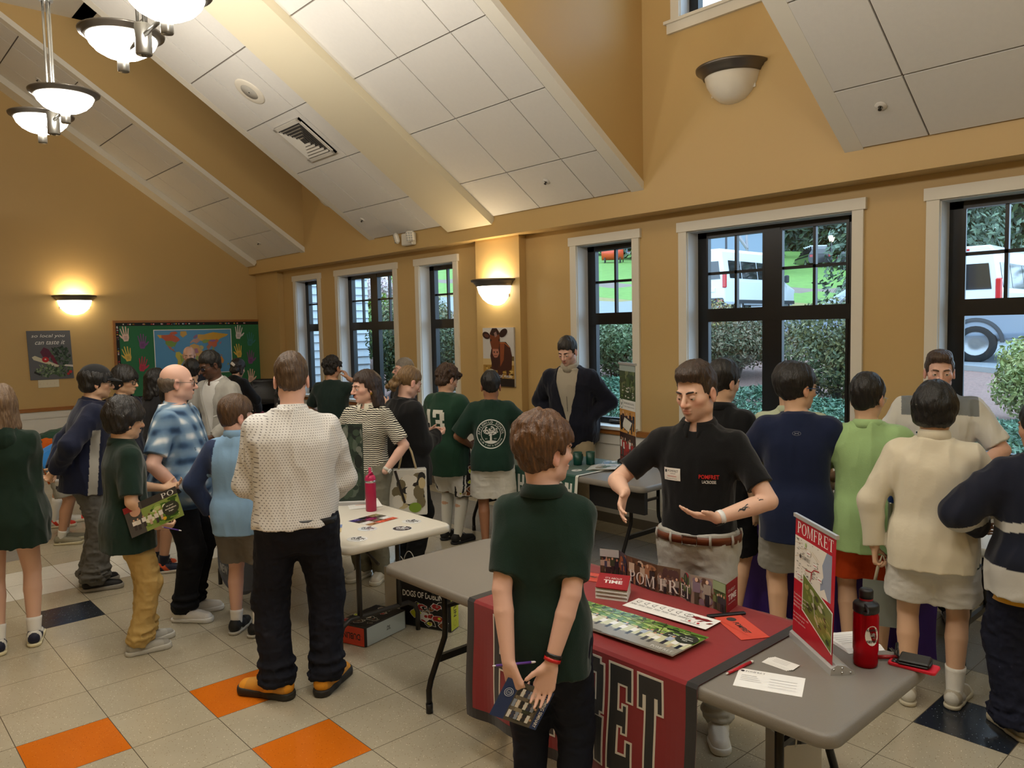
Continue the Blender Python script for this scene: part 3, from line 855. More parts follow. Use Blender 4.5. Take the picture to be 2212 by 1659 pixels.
bush(9.9, 5.0, .95, 1.15, 'dense leafy shrub seen through the narrow window right of the pilaster', [(96, 120, 84), (120, 142, 108), (74, 96, 66), (140, 156, 124)], 11400, 0.039, 2)
bush(11.3, 3.35, 1.12, 1.15, 'rounded shrub in the left lower pane of the wide window', [(92, 98, 72), (112, 108, 84), (76, 84, 62), (124, 112, 90)], 12600, 0.036, 3)
bush(10.2, .95, 1.05, 1.35, 'loose shrub in the right lower pane of the wide window', [(94, 104, 78), (116, 122, 88), (76, 90, 66), (138, 138, 98)], 10800, 0.039, 4)
bush(13.2, 5.15, .75, 1.3, 'red-tipped shrub in front of the white van', [(164, 150, 96), (150, 96, 84), (178, 168, 112), (120, 124, 72)], 7200, 0.042, 5)
bush(10.4, -1.75, .8, 1.1, 'yellow-green shrub at the far right window edge', [(150, 162, 100), (120, 136, 84), (168, 172, 116)], 7800, 0.039, 6)
bush(7.35, 7.6, .95, 1.75, 'dark shrub filling the lower panes of the two-light window', DKG, 15600, 0.036, 7)
bush(8.75, 9.5, 1.0, 1.9, 'grey-green shrub behind the two-light window', [(120, 124, 96), (96, 110, 84), (146, 140, 104)], 15600, 0.036, 8)
bush(7.3, 5.45, .85, 1.55, 'dark shrub in the narrow window left of the pilaster', DKG, 13800, 0.034, 9)
bush(10.9, 8.9, 1.1, 2.0, 'pale olive shrub beyond the narrow window left of the pilaster', [(146, 148, 110), (120, 130, 90), (170, 164, 128)], 13800, 0.039, 10)
bush(11.4, 15.8, 1.7, 3.6, 'tall bright green shrub behind the hydrangea', [(120, 150, 50), (92, 130, 44), (150, 170, 70)], 13800, 0.057, 11)
# hydrangea: flower heads over leaves
hy = empty('hydrangea', (9.1, 11.95, float(gz(9.1, 11.95))), 0, 'hydrangea with pale pink flower heads outside the two-light window', 'hydrangea')
leaves('foliage', 6000, blobgen((0, 0, 1.0), (1.3, 1.3, .95), 8, 3), .07, [(96, 124, 60), (76, 104, 52), (120, 140, 76)], 12, hy)
R_ = random.Random(4)
for k in range(22):
 a = R_.uniform(0, 2 * PI); d = R_.uniform(.2, 1.2); zz = 2.15 - .5 * d * d * .6 + R_.uniform(-.25, .15)
 def hg(R, n, a=a, d=d, zz=zz):
  v = R.normal(0, 1, (n, 3)); v /= np.linalg.norm(v, axis=1, keepdims=True)
  return v * np.array([.17, .17, .14]) + np.array([d * math.cos(a), d * math.sin(a), zz]), v
 leaves('flower_head', 260, hg, .07, [(226, 212, 210), (214, 190, 194), (236, 228, 222)], 20 + k, hy, aspect=1.1)
# low juniper in front of the windows
def junigen(R, n):
 x = R.uniform(5.35, 9.6, n); y = R.uniform(-5.5, 4.6, n)
 h = .30 + .10 * np.sin(x * 2.1 + 1.3 * np.sin(y * 1.7)) + .08 * np.sin(y * 3.1 + x)
 e = np.clip((9.6 - x) / .9, 0.1, 1) ** .5
 z = gz(x, y) + h * e * R.uniform(.55, 1.0, n) + .02
 return np.stack([x, y, z], 1), np.tile([0, 0, 1.0], (n, 1)) + R.normal(0, .4, (n, 3))
tag(leaves('juniper_ground_cover', 70000, junigen, .026, [(70, 108, 88), (92, 132, 108), (56, 88, 72), (110, 148, 122)], 31, aspect=4.5), 'low blue-green juniper spreading below the windows', 'juniper', kind='stuff')
# trees
def conifer(x, y, h, r, label, cols, n, seed, size=.35):
 z = float(gz(x, y)); root = empty('evergreen_tree', (x, y, z), 0, label, 'tree', 'trees on the hill')
 b = MB(); b.tube([(0, 0, -.2), (0, 0, h * .95)], [.28, .05], 8); b.build('trunk', WOOD, root)
 def g(R, n):
  t = R.uniform(0, 1, n) ** .8; a = R.uniform(0, 2 * PI, n); lay = np.floor(t * 16) / 16
  rad = r * (1 - lay) * (.55 + .45 * np.abs(np.sin(a * 3 + lay * 40))) * R.uniform(.55, 1, n)
  zz = h * (.06 + .94 * t) - rad * .22
  return np.stack([rad * np.cos(a), rad * np.sin(a), zz], 1), np.stack([np.cos(a), np.sin(a), np.full(n, .6)], 1)
 leaves('foliage', n, g, size, cols, seed, root, aspect=1.9)
EVG = [(52, 66, 50), (66, 82, 60), (42, 54, 44), (84, 98, 70)]
conifer(33, 8.2, 15, 4.6, 'tall blue spruce behind the pickup at the far right window', [(84, 104, 84), (104, 124, 100), (66, 84, 68)], 26000, 41, .17)
conifer(41, 2.6, 14, 4.4, 'spruce at the far right edge of the window view', [(78, 98, 80), (98, 118, 96), (62, 80, 66)], 20000, 42, .17)
TP = [(62, 45), (60, 36), (69, 24.0), (62, 19), (66, 54), (71, 39), (74, 31)]
TL = ['evergreen behind the basketball hoop', 'evergreen left of the black suv', 'dark evergreen above the black suv', 'evergreen above the far lamp post', 'evergreen behind the orange play tunnel', 'farther evergreen between the hoop and the suv', 'farther evergreen beyond the suv']
for k, (x, y) in enumerate(TP): conifer(x, y, 13 + (k * 37 % 5), 3.9, TL[k], EVG, 9000, 60 + k, .34)
def woodgen(R, n):
 t = R.uniform(0, 1, n); x = 88 - 6 * t + R.uniform(-2, 2, n); y = 8 + 92 * t
 hh = 15 + 4 * np.sin(y * .9) + 3 * np.sin(y * 2.3)
 return np.stack([x, y, gz(x, y) + hh * R.uniform(0, 1, n)], 1), np.tile([-.8, -.4, .5], (n, 1))
tag(leaves('distant_woodland_foliage', 26000, woodgen, .7, EVG, 77), 'dark woodland far beyond the lawn', 'woods', kind='stuff')
def bare(x, y, h, label, seed):
 z = float(gz(x, y)); root = empty('bare_tree', (x, y, z), 0, label, 'tree', 'leafless trees on the hill'); R = random.Random(seed); b = MB()
 def br(p, d, L, r, dep):
  q = p + d * L; b.tube([p, (p + q) / 2 + np.array([R.uniform(-.1, .1) for _ in range(3)]) * L * .4, q], [r, r * .8, r * .55], 4, caps=False)
  if dep:
   for _ in range(3):
    e = d + np.array([R.uniform(-.8, .8), R.uniform(-.8, .8), R.uniform(-.15, .6)]); e /= np.linalg.norm(e); br(q, e, L * R.uniform(.6, .8), r * .55, dep - 1)
 br(np.zeros(3), np.array([0, 0, 1.0]), h * .28, .16, 5)
 b.build('branches', mat('pale_grey_bark', (150, 146, 150), rough=.9), root)
bare(40, 20.5, 8.5, 'leafless pale tree behind the white van roof', 5); bare(50, 18.5, 8, 'leafless tree beside the far lamp post', 6)
# ---- neighbouring wing with pale blue clapboards
b = MB(); b.box((5.11, 9.05, 0), (7.2, 9.3, 6))
for k in range(40): b.add([(5.11, 9.05, .12 + k * .15), (7.2, 9.05, .12 + k * .15), (7.2, 9.015, .13 + k * .15), (5.11, 9.015, .13 + k * .15), (5.11, 9.048, .27 + k * .15), (7.2, 9.048, .27 + k * .15)], [(0, 1, 2, 3), (3, 2, 5, 4)])
struct(b.build('wall_outside_clapboard', mat('pale_blue_clapboard', (196, 210, 222), rough=.6)))
# ---- vehicles
CARW = mat('white_vehicle_paint', (226, 230, 234), rough=.25, coat=.6); CARG = mat('silver_blue_paint', (150, 162, 178), rough=.22, coat=.7, metal=.2); CARK = mat('black_vehicle_paint', (24, 26, 30), rough=.2, coat=.6)
TINT = mat('tinted_vehicle_glass', (26, 28, 34), rough=.06, spec=.9, coat=.5); RUB = mat('tyre_rubber', (26, 26, 27), rough=.8); RIM = mat('wheel_rim', (150, 152, 156), rough=.3, metal=.7)
RED = mat('red_tail_lamp', (190, 22, 26), rough=.2, coat=.5); PLAS = mat('dark_bumper_plastic', (52, 54, 58), rough=.6); CLR = mat('clear_lamp', (226, 230, 232), rough=.1, coat=.5)
def wheel(root, x, y, r, w=.22):
 b = MB(); M = (euler(PI / 2, 0, 0), np.array([x, y, r]))
 b.lathe([(r * .62, -w / 2), (r * .9, -w / 2), (r, -w * .35), (r, w * .35), (r * .9, w / 2), (r * .62, w / 2)], 28, M=M); t = b.build('wheel', RUB, root)
 b = MB(); b.lathe([(0, -w * .42), (r * .2, -w * .44), (r * .6, -w * .36), (r * .63, -w * .5), (r * .63, w * .5), (r * .6, w * .36), (r * .2, w * .44), (0, w * .42)], 20, M=M); b.build('rim', RIM, t)
def loft(b, secs, c=(220, 220, 220)):
 """sections: list of (x, [(y, z)...]) outlines of equal length"""
 n = len(secs[0][1]); V = []
 for x, o in secs: V += [(x if not hasattr(x, '__len__') else x[i], p[0], p[1]) for i, p in enumerate(o)]
 F = []
 for i in range(len(secs) - 1):
  for k in range(n): F.append((i * n + k, i * n + (k + 1) % n, (i + 1) * n + (k + 1) % n, (i + 1) * n + k))
 b.add(V, F + [tuple(range(n)), tuple(reversed(range((len(secs) - 1) * n, len(secs) * n)))], c, False)
def vsec(w, z0, zb, z1, top, r=.12):
 """one rounded van cross-section: half width w up to belt zb, narrowing to top half width at z1"""
 h = [(w * .92, z0), (w, z0 + .12), (w, zb), (top + .02, z1 - r), (top - r * .6, z1)]
 return h + [(-y, z) for y, z in reversed(h)]
def van(x, y, rz, label, long=6.0, hgt=2.5):
 root = empty('passenger_van', (x, y, float(gz(x, y)) + .0), rz, label, 'van', 'white vans parked along the road')
 b = MB(); w = 1.02; L = long
 loft(b, [(0.0, vsec(w * .97, .42, 1.25, hgt - .06, .80)), (.06, vsec(w, .36, 1.25, hgt, .84)), (L * .68, vsec(w, .36, 1.25, hgt + .02, .84)), (L * .74, vsec(w, .36, 1.25, hgt - .05, .80)), (L * .845, vsec(w, .36, 1.2, 1.42, .86, .06)), (L * .965, vsec(w * .95, .38, 1.05, 1.16, .84, .06)), (L, vsec(w * .82, .42, .85, .98, .74, .06))])
 b.build('body', CARW, root, bevel=.02)
 for sg in (-1, 1):
  for a, c in ((.42, 1.30), (1.36, 2.55), (2.61, 3.75)):
   g = MB(); f = lambda z: sg * (w - (z - 1.25) / (hgt - .12 - 1.25) * (w - .86) + .012)
   g.add([(a, f(1.38), 1.38), (c, f(1.38), 1.38), (c, f(2.06), 2.06), (a, f(2.06), 2.06)], [(0, 1, 2, 3)]); g.build('side_window', TINT, root)
  g = MB(); g.add([(3.95, sg * 1.0, 1.36), (4.92, sg * 1.0, 1.36), (4.42, sg * .885, 2.04), (3.95, sg * .885, 2.04)], [(0, 1, 2, 3)]); g.build('front_window', TINT, root)
  g = MB(); g.box((-.03, sg * .98 - .09, 1.0), (.10, sg * .98 + .06, 1.62), bev=.03); g.build('tail_lamp', RED, root)
  g = MB(); g.box((L * .79, sg * 1.13 - .09, 1.30), (L * .79 + .14, sg * 1.13 + .09, 1.62), bev=.04); g.build('mirror', PLAS, root)
  g = MB(); g.box((.9, sg * 1.02 - .02, .42), (L * .95, sg * 1.02 + .02, .56)); g.build('side_sill', PLAS, root)
  g = MB(); g.box((L - .26, sg * .80 - .12, .86), (L - .03, sg * .80 + .14, 1.05), bev=.03); g.build('head_lamp', CLR, root)
  g = MB(); g.box((3.0, sg * 1.03 - .015, 1.14), (3.7, sg * 1.03 + .02, 1.18)); g.build('slide_rail', PLAS, root)
  wheel(root, 1.15, sg * .90, .35); wheel(root, L - 1.0, sg * .90, .35)
 for sg in (-1, 1):
  g = MB(); g.add([(-.015, sg * .06, 1.34), (-.015, sg * .84, 1.34), (-.015, sg * .76, 2.02), (-.015, sg * .06, 2.02)], [(0, 1, 2, 3)]); g.build('rear_window', TINT, root)
 g = MB(); g.box((-.14, -.98, .36), (.12, .98, .62), bev=.05); g.build('rear_bumper', PLAS, root)
 g = MB(); g.box((-.03, -.62, .86), (.0, -.30, 1.0)); g.build('license_plate', CLR, root)
 g = MB(); g.box((-.02, -.30, hgt - .13), (.0, .30, hgt - .08)); g.build('brake_lamp', RED, root)
 g = MB(); g.add([(L * .75, -.74, hgt - .12), (L * .75, .74, hgt - .12), (L * .84, .82, 1.46), (L * .84, -.82, 1.46)], [(0, 1, 2, 3)]); g.build('windshield', TINT, root)
 return root
van(24.8, 13.3, .04, 'white high-roof passenger van seen through the wide window')
van(22.0, 3.3, .04, 'white van behind the silver pickup at far right')
def pickup(x, y, rz, label):
 root = empty('pickup_truck', (x, y, float(gz(x, y))), rz, label, 'pickup')
 b = MB(); w = .98
 loft(b, [(0, vsec(w, .50, 1.0, 1.12, .94, .05)), (1.75, vsec(w, .45, 1.0, 1.14, .94, .05)), (3.9, vsec(w, .45, 1.02, 1.14, .93, .05)), (5.2, vsec(w * .97, .45, .98, 1.06, .90, .05)), (5.5, vsec(w * .88, .5, .85, .95, .8, .05))]); b.build('body', CARG, root, bevel=.03)
 b = MB(); loft(b, [((1.75,) * 10, vsec(.93, 1.08, 1.16, 1.72, .70, .06)), ((2.1,) * 10, vsec(.93, 1.08, 1.16, 1.84, .72, .08)), ((3.3,) * 10, vsec(.93, 1.08, 1.16, 1.84, .72, .08)), ((4.3,) * 10, vsec(.93, 1.06, 1.12, 1.16, .9, .02))]); b.build('cab', CARG, root, bevel=.03)
 for sg in (-1, 1):
  f = lambda z: sg * (.94 - (z - 1.16) * .33)
  for P in ([(2.0, 1.2), (2.82, 1.2), (2.82, 1.72), (2.22, 1.72)], [(2.92, 1.2), (3.85, 1.2), (3.32, 1.72), (2.92, 1.72)]):
   g = MB(); g.add([(a, f(z) + sg * .012, z) for a, z in P], [(0, 1, 2, 3)]); g.build('side_window', TINT, root)
  g = MB(); g.box((1.9, sg * 1.0 - .05, .38), (4.0, sg * 1.0 + .08, .44)); g.build('running_board', PLAS, root)
  wheel(root, 1.0, sg * .86, .40, .26); wheel(root, 4.5, sg * .86, .40, .26)
  g = MB(); g.lathe([(.44, -.02), (.52, -.02), (.52, .02), (.44, .02)], 20, M=(euler(PI / 2, 0, 0), np.array([1.0, sg * .975, .42])), a0=0, a1=PI); g.build('wheel_arch', PLAS, root)
  g = MB(); g.box((2.75, sg * .985 - .02, 1.0), (2.95, sg * .985 + .02, 1.04)); g.build('door_handle', CLR, root)
 return root
pickup(18.3, .6, 1.85, 'silver pickup parked outside the far right window')
def suv(x, y, rz, label, name='suv', m=CARK, rack=True):
 root = empty(name, (x, y, float(gz(x, y))), rz, label, 'car', 'cars parked on the hill')
 b = MB(); loft(b, [(0, vsec(.9, .4, .9, 1.05, .85, .05)), (.1, vsec(.95, .35, .9, 1.1, .9, .05)), (4.2, vsec(.95, .35, .9, 1.05, .88, .05)), (4.8, vsec(.85, .4, .75, .85, .75, .05))]); b.build('body', m, root, bevel=.03)
 b = MB(); loft(b, [(0.1, vsec(.9, 1.0, 1.1, 1.5, .66, .06)), (.4, vsec(.9, 1.0, 1.1, 1.75, .68, .08)), (2.4, vsec(.9, 1.0, 1.1, 1.75, .68, .08)), (3.5, vsec(.9, 1.0, 1.04, 1.08, .85, .02))]); b.build('cabin', TINT, root)
 for sg in (-1, 1):
  wheel(root, .9, sg * .85, .36); wheel(root, 3.9, sg * .85, .36)
  g = MB(); g.box((-.03, sg * .75 - .12, .85), (.05, sg * .75 + .12, 1.05)); g.build('tail_lamp', RED, root)
 if rack:
  g = MB()
  for a in (.6, 1.2, 1.8, 2.4): g.box((a, -.7, 1.80), (a + .05, .7, 1.86)); g.box((a, -.6, 1.74), (a + .05, -.55, 1.82)); g.box((a, .55, 1.74), (a + .05, .6, 1.82))
  g.build('roof_rack', CLR, root)
suv(60.5, 26.2, .75, 'black suv with a roof rack parked on the hill'); suv(58.5, 22.0, .75, 'dark car with lit tail lamps at the right of the hill', 'car', CARK, False)
def lamp_post(x, y, h, label):
 root = empty('street_lamp', (x, y, float(gz(x, y))), 0, label, 'street lamp', 'lamp posts outside')
 b = MB(); b.tube([(0, 0, -.1), (0, 0, h)], [.07, .05], 8); b.build('post', PLAS, root)
 b = MB(); b.lathe([(0, h), (.12, h + .02), (.24, h + .42), (0, h + .42)], 6); b.build('lantern', emit('lit_lantern', (255, 240, 214), 4.0), root)
 b = MB(); b.lathe([(.27, h + .42), (.12, h + .58), (0, h + .64)], 6); b.build('lantern_cap', PLAS, root)
lamp_post(30.3, 15.7, 3.3, 'lit lantern post above the white van'); lamp_post(52, 21.2, 2.4, 'lit lamp post beside the cars on the hill')
h = empty('basketball_hoop', (56.5, 43.2, float(gz(56.5, 43.2))), -2.4, 'basketball hoop at the top of the lawn', 'basketball hoop')
g = MB(); g.tube([(0, -.4, 0), (0, -.4, 1.2), (0, 0, 1.7)], .06, 8); g.build('post', PLAS, h)
g = MB(); g.box((-.9, 0, 1.1), (.9, .06, 2.2)); g.build('backboard', mat('blue_backboard', (60, 84, 120), rough=.4), h)
g = MB(); g.box((-.9, .06, 1.1), (-.8, .08, 2.2)); g.box((.8, .06, 1.1), (.9, .08, 2.2)); g.box((-.9, .06, 2.1), (.9, .08, 2.2)); g.box((-.35, .06, 1.3), (-.25, .08, 1.8)); g.box((.25, .06, 1.3), (.35, .08, 1.8)); g.box((-.35, .06, 1.72), (.35, .08, 1.8)); g.build('board_lines', CLR, h)
g = MB(); g.tube([(.23 * math.cos(a), .30 + .23 * math.sin(a), 1.3) for a in [k * PI / 8 for k in range(16)]], .02, 6, closed=True); g.build('rim', RED, h)
g = MB(); [g.tube([(.23 * math.cos(a), .30 + .23 * math.sin(a), 1.3), (.13 * math.cos(a + .3), .3 + .13 * math.sin(a + .3), .9)], .015, 4) for a in [k * PI / 5 for k in range(10)]]; g.build('net', CLR, h)
h.scale = (.75, .75, .75)
h = empty('play_tunnel', (55, 43.6, float(gz(55, 43.6))), -.9, 'orange-red play tunnel at the hill crest', 'play tunnel')
g = MB(); g.lathe([(.55, -1.0), (.65, -1.0), (.65, 1.0), (.55, 1.0), (.55, -1.0)], 20, M=(euler(0, PI / 2, 0), np.array([0, 0, .9]))); g.build('tube', mat('orange_play_plastic', (224, 82, 48), rough=.35), h)
g = MB(); [g.tube([(sx * .7, sy * .5, -.1), (sx * .7, sy * .4, .6)], .06, 6) for sx in (-1, 1) for sy in (-1, 1)]; g.build('supports', PLAS, h)
hs = empty('house', (52, 29.3, float(gz(52, 29.3))), .6, 'grey-blue house far behind the white van', 'house')
g = MB(); g.box((-3, -3, 0), (3, 3, 3.2)); g.build('walls', mat('grey_blue_siding', (138, 150, 172), rough=.7), hs)
g = MB(); g.prism([(-3.4, 3.1), (3.4, 3.1), (0, 5.4)], -3.3, 3.3, f=lambda u, v, w: (u, w, v)); g.build('roof', mat('dark_shingle', (84, 84, 92), rough=.9), hs)
for k in range(3):
 g = MB(); g.box((-2.4 + 1.7 * k, -3.08, 1.2), (-1.4 + 1.7 * k, -2.98, 2.4)); g.build('window', CLR, hs)
# ============================================================ people: smooth distance-field bodies meshed by surface nets
f32 = np.float32
def nrm(v):
 v = np.asarray(v, float); return v / (np.linalg.norm(v) + 1e-12)
class Vox:
 def __init__(s, lo, hi, h):
  s.h = h; s.lo = np.array(lo, float) - 2 * h
  s.n = np.ceil((np.array(hi, float) + 2 * h - s.lo) / h).astype(int) + 1
  s.D = np.full(s.n, 1.0, f32)
  s.ax = [(s.lo[i] + h * np.arange(s.n[i])).astype(f32) for i in range(3)]
 def sub(s, lo, hi, m):
  a = np.clip(np.floor((np.array(lo) - m - s.lo) / s.h).astype(int), 0, s.n); b = np.clip(np.ceil((np.array(hi) + m - s.lo) / s.h).astype(int) + 1, 0, s.n)
  return a, b
 def put(s, lo, hi, fn, k=0.0, op='u', m=None):
  a, b = s.sub(lo, hi, (k + 2.5 * s.h) if m is None else m)
  if (b <= a).any(): return s
  sl = tuple(slice(a[i], b[i]) for i in range(3))
  X = s.ax[0][sl[0]][:, None, None]; Y = s.ax[1][sl[1]][None, :, None]; Z = s.ax[2][sl[2]][None, None, :]
  d = fn(X, Y, Z); c = s.D[sl]
  if op == 'u':
   if k > 0:
    h = np.clip(.5 + .5 * (c - d) / k, 0, 1); s.D[sl] = c + (d - c) * h - k * h * (1 - h)
   else: s.D[sl] = np.minimum(c, d)
  elif op == 's':
   d = -d
   if k > 0:
    h = np.clip(.5 - .5 * (c - d) / k, 0, 1); s.D[sl] = c + (d - c) * h + k * h * (1 - h)
   else: s.D[sl] = np.maximum(c, d)
  elif op == 'i': s.D[sl] = np.maximum(c, d)
  elif op == 'd': s.D[sl] = c + d
  return s
 def all(s, fn, op='i'): return s.put(s.lo, s.lo + s.h * s.n, fn, 0, op, 0)
 def cone(s, a, b, r1, r2, k=0.0, op='u', flat=None, fdir=None, cut=None):
  """tapered capsule; cut=(t0, t1) clips it flat along its axis"""
  a = np.asarray(a, float); b = np.asarray(b, float); ab = (b - a); L2 = float(ab @ ab) + 1e-12; L = math.sqrt(L2)
  R = max(r1, r2)
  def fn(X, Y, Z):
   px, py, pz = X - f32(a[0]), Y - f32(a[1]), Z - f32(a[2])
   q = (px * f32(ab[0]) + py * f32(ab[1]) + pz * f32(ab[2])) / f32(L2)
   t = np.clip(q, 0, 1)
   dx, dy, dz = px - t * f32(ab[0]), py - t * f32(ab[1]), pz - t * f32(ab[2])
   if flat:
    w = dx * f32(fdir[0]) + dy * f32(fdir[1]) + dz * f32(fdir[2])
    e = f32(1 / flat ** 2 - 1)
    l = np.sqrt(dx * dx + dy * dy + dz * dz + e * w * w)
   else: l = np.sqrt(dx * dx + dy * dy + dz * dz)
   d = l - (f32(r1) + t * f32(r2 - r1))
   if cut: d = np.maximum(d, np.maximum((f32(cut[0]) - q) * f32(L), (q - f32(cut[1])) * f32(L)))
   return d
  return s.put(np.minimum(a, b) - R, np.maximum(a, b) + R, fn, k, op)
 def ell(s, c, r, k=0.0, op='u', R=None, cutz=None):
  c = np.asarray(c, float); r = np.asarray(r, float)
  def fn(X, Y, Z):
   p = (X - f32(c[0]), Y - f32(c[1]), Z - f32(c[2]))
   if R is not None: p = tuple(p[0] * f32(R[0][i]) + p[1] * f32(R[1][i]) + p[2] * f32(R[2][i]) for i in range(3))
   q = [(p[i] / f32(r[i])) ** 2 for i in range(3)]
   k0 = np.sqrt(q[0] + q[1] + q[2]); k1 = np.sqrt(q[0] / f32(r[0] ** 2) + q[1] / f32(r[1] ** 2) + q[2] / f32(r[2] ** 2))
   d = k0 * (k0 - 1) / (k1 + f32(1e-6))
   if cutz: d = np.maximum(d, (p[2] - f32(cutz[0])) * f32(cutz[1]))
   return d
  e = r if R is None else np.sqrt(((np.asarray(R) * r) ** 2).sum(1))
  return s.put(c - e, c + e, fn, k, op)
 def prof(s, org, M, zz, w, d, oy, k=0.0, p=2.4, ease=0.0, op='u'):
  """elliptic profile swept along the third column of M from org"""
  org = np.asarray(org, float); zz = np.asarray(zz, float); w = np.asarray(w, float) + ease; d = np.asarray(d, float) + ease; oy = np.asarray(oy, float)
  co = np.array([org + M @ np.array([sx * w.max(), sy * (d.max() + abs(oy).max()), z]) for sx in (-1, 1) for sy in (-1, 1) for z in (zz[0], zz[-1])])
  fz = np.linspace(zz[0], zz[-1], 120)
  from_ = lambda a: np.convolve(np.pad(np.interp(fz, zz, a), 6, mode='edge'), np.ones(13) / 13, 'valid')
  W, D, O = from_(w), from_(d), from_(oy)
  def fn(X, Y, Z):
   px, py, pz = X - f32(org[0]), Y - f32(org[1]), Z - f32(org[2])
   u = px * f32(M[0][0]) + py * f32(M[1][0]) + pz * f32(M[2][0])
   v = px * f32(M[0][1]) + py * f32(M[1][1]) + pz * f32(M[2][1])
   z = px * f32(M[0][2]) + py * f32(M[1][2]) + pz * f32(M[2][2])
   i = np.clip(((z - f32(zz[0])) / f32(zz[-1] - zz[0]) * 119), 0, 118.999); j = i.astype(np.int32); t = (i - j).astype(f32)
   Wz = W.astype(f32)[j] * (1 - t) + W.astype(f32)[j + 1] * t; Dz = D.astype(f32)[j] * (1 - t) + D.astype(f32)[j + 1] * t; Oz = O.astype(f32)[j] * (1 - t) + O.astype(f32)[j + 1] * t
   q = (np.abs(u) / Wz) ** f32(p) + (np.abs(v - Oz) / Dz) ** f32(p)
   dd = (q ** f32(1 / p) - 1) * np.minimum(Wz, Dz)
   return np.maximum(dd, np.maximum(f32(zz[0]) - z, z - f32(zz[-1])))
  return s.put(co.min(0), co.max(0), fn, k, op)
 def plane(s, p, n, lo=None, hi=None):
  """keep the side against n"""
  p = np.asarray(p, float); n = nrm(n)
  fn = lambda X, Y, Z: (X - f32(p[0])) * f32(n[0]) + (Y - f32(p[1])) * f32(n[1]) + (Z - f32(p[2])) * f32(n[2])
  if lo is None: return s.all(fn)
  return s.put(lo, hi, fn, 0, 'i', 0)
 def noise(s, wl, seed):
  R = np.random.default_rng(seed); wl = np.broadcast_to(np.asarray(wl, float), 3)
  dims = [int(math.ceil(s.n[i] * s.h / wl[i])) + 3 for i in range(3)]
  L = R.uniform(-1, 1, dims).astype(f32)
  for i in range(3):
   q = s.h * np.arange(s.n[i]) / wl[i] + R.uniform(0, 1); j = q.astype(int); t = (q - j).astype(f32); t = t * t * (3 - 2 * t)
   sh = [1, 1, 1]; sh[i] = len(t); t = t.reshape(sh); L = np.take(L, j, i) * (1 - t) + np.take(L, j + 1, i) * t
  return L
 def wrinkle(s, amp, wl, seed, an=(1, 1, 2.4)):
  w = np.array([wl * .55 * a for a in an])
  n1 = s.noise(w, seed); n2 = s.noise(w * .5, seed + 50); m = s.noise(w * 1.7, seed + 90)
  s.D -= f32(amp) * ((1 - 2.6 * np.abs(n1)) * (.55 + .6 * m) + f32(.38) * (1 - 2.6 * np.abs(n2)))
  return s
 def mesh(s, name, mats, color=(200, 200, 200), cf=None, parent=None, smooth=True, relax=1):
  V, F = surfnet(s.D, s.lo, s.h, relax)
  if not len(F): return None
  if cf is None: C = np.tile(np.array(lin(color), f32), (len(V), 1))
  else: C = cf(V)
  return link(name, arrmesh(name, V, F, mats, C, smooth), parent)
def surfnet(D, lo, h, relax=1):
 S = D < 0; n = D.shape
 cnt = np.zeros(tuple(i - 1 for i in n), np.uint8)
 sl = lambda i, N: slice(i, N - 1 + i)
 for a in (0, 1):
  for b in (0, 1):
   for c in (0, 1): cnt += S[sl(a, n[0]), sl(b, n[1]), sl(c, n[2])]
 I = np.argwhere((cnt > 0) & (cnt < 8))
 if not len(I): return np.zeros((0, 3)), np.zeros((0, 4), int)
 vid = np.full(cnt.shape, -1, np.int32); vid[I[:, 0], I[:, 1], I[:, 2]] = np.arange(len(I))
 P = np.zeros((len(I), 3)); W = np.zeros(len(I))
 cor = np.array([(a, b, c) for a in (0, 1) for b in (0, 1) for c in (0, 1)])
 vals = [D[I[:, 0] + a, I[:, 1] + b, I[:, 2] + c] for a, b, c in cor]
 for i in range(8):
  for j in range(i + 1, 8):
   if np.abs(cor[i] - cor[j]).sum() != 1: continue
   m = (vals[i] < 0) != (vals[j] < 0)
   if not m.any(): continue
   t = vals[i][m] / (vals[i][m] - vals[j][m])
   P[m] += cor[i] + (cor[j] - cor[i]) * t[:, None]; W[m] += 1
 V = (I + P / W[:, None]) * h + lo
 Fs = []
 for ax in range(3):
  o1, o2 = [(1, 2), (2, 0), (0, 1)][ax]
  A = [slice(None)] * 3; B = [slice(None)] * 3; A[ax] = slice(0, -1); B[ax] = slice(1, None)
  s0, s1 = S[tuple(A)], S[tuple(B)]
  E = np.argwhere(s0 != s1)
  ok = (E[:, o1] > 0) & (E[:, o2] > 0) & (E[:, o1] < n[o1] - 1) & (E[:, o2] < n[o2] - 1); E = E[ok]
  if not len(E): continue
  q = []
  for d1, d2 in ((-1, -1), (0, -1), (0, 0), (-1, 0)):
   T_ = E.copy(); T_[:, o1] += d1; T_[:, o2] += d2; q.append(vid[T_[:, 0], T_[:, 1], T_[:, 2]])
  Q = np.stack(q, 1); inside = s0[E[:, 0], E[:, 1], E[:, 2]]
  Q[~inside] = Q[~inside][:, ::-1]
  Fs.append(Q)
 F = np.concatenate(Fs); F = F[(F >= 0).all(1)]
 for _ in range(relax):
  acc = np.zeros_like(V); w = np.zeros(len(V))
  for k in range(4):
   for j in (1, 3):
    np.add.at(acc, F[:, k], V[F[:, (k + j) % 4]]); np.add.at(w, F[:, k], 1)
  V = V * .5 + .5 * acc / np.maximum(w, 1)[:, None]
 return V, F
SKIN = colmat('skin', rough=.48, spec=.42, sss=.0, bump=.04, bscale=300)
HAIRM = colmat('hair', rough=.42, spec=.5, bump=.55, bscale=34, stretch=(5, 5, 1.0))
CURLM = colmat('curly_hair', rough=.5, spec=.4, bump=.9, bscale=60)
CLOTH = colmat('woven_cloth', rough=.85, spec=.2, bump=.10, bscale=46, sheen=.15)
KNIT = colmat('pique_knit', rough=.9, spec=.15, bump=.16, bscale=240, sheen=.2)
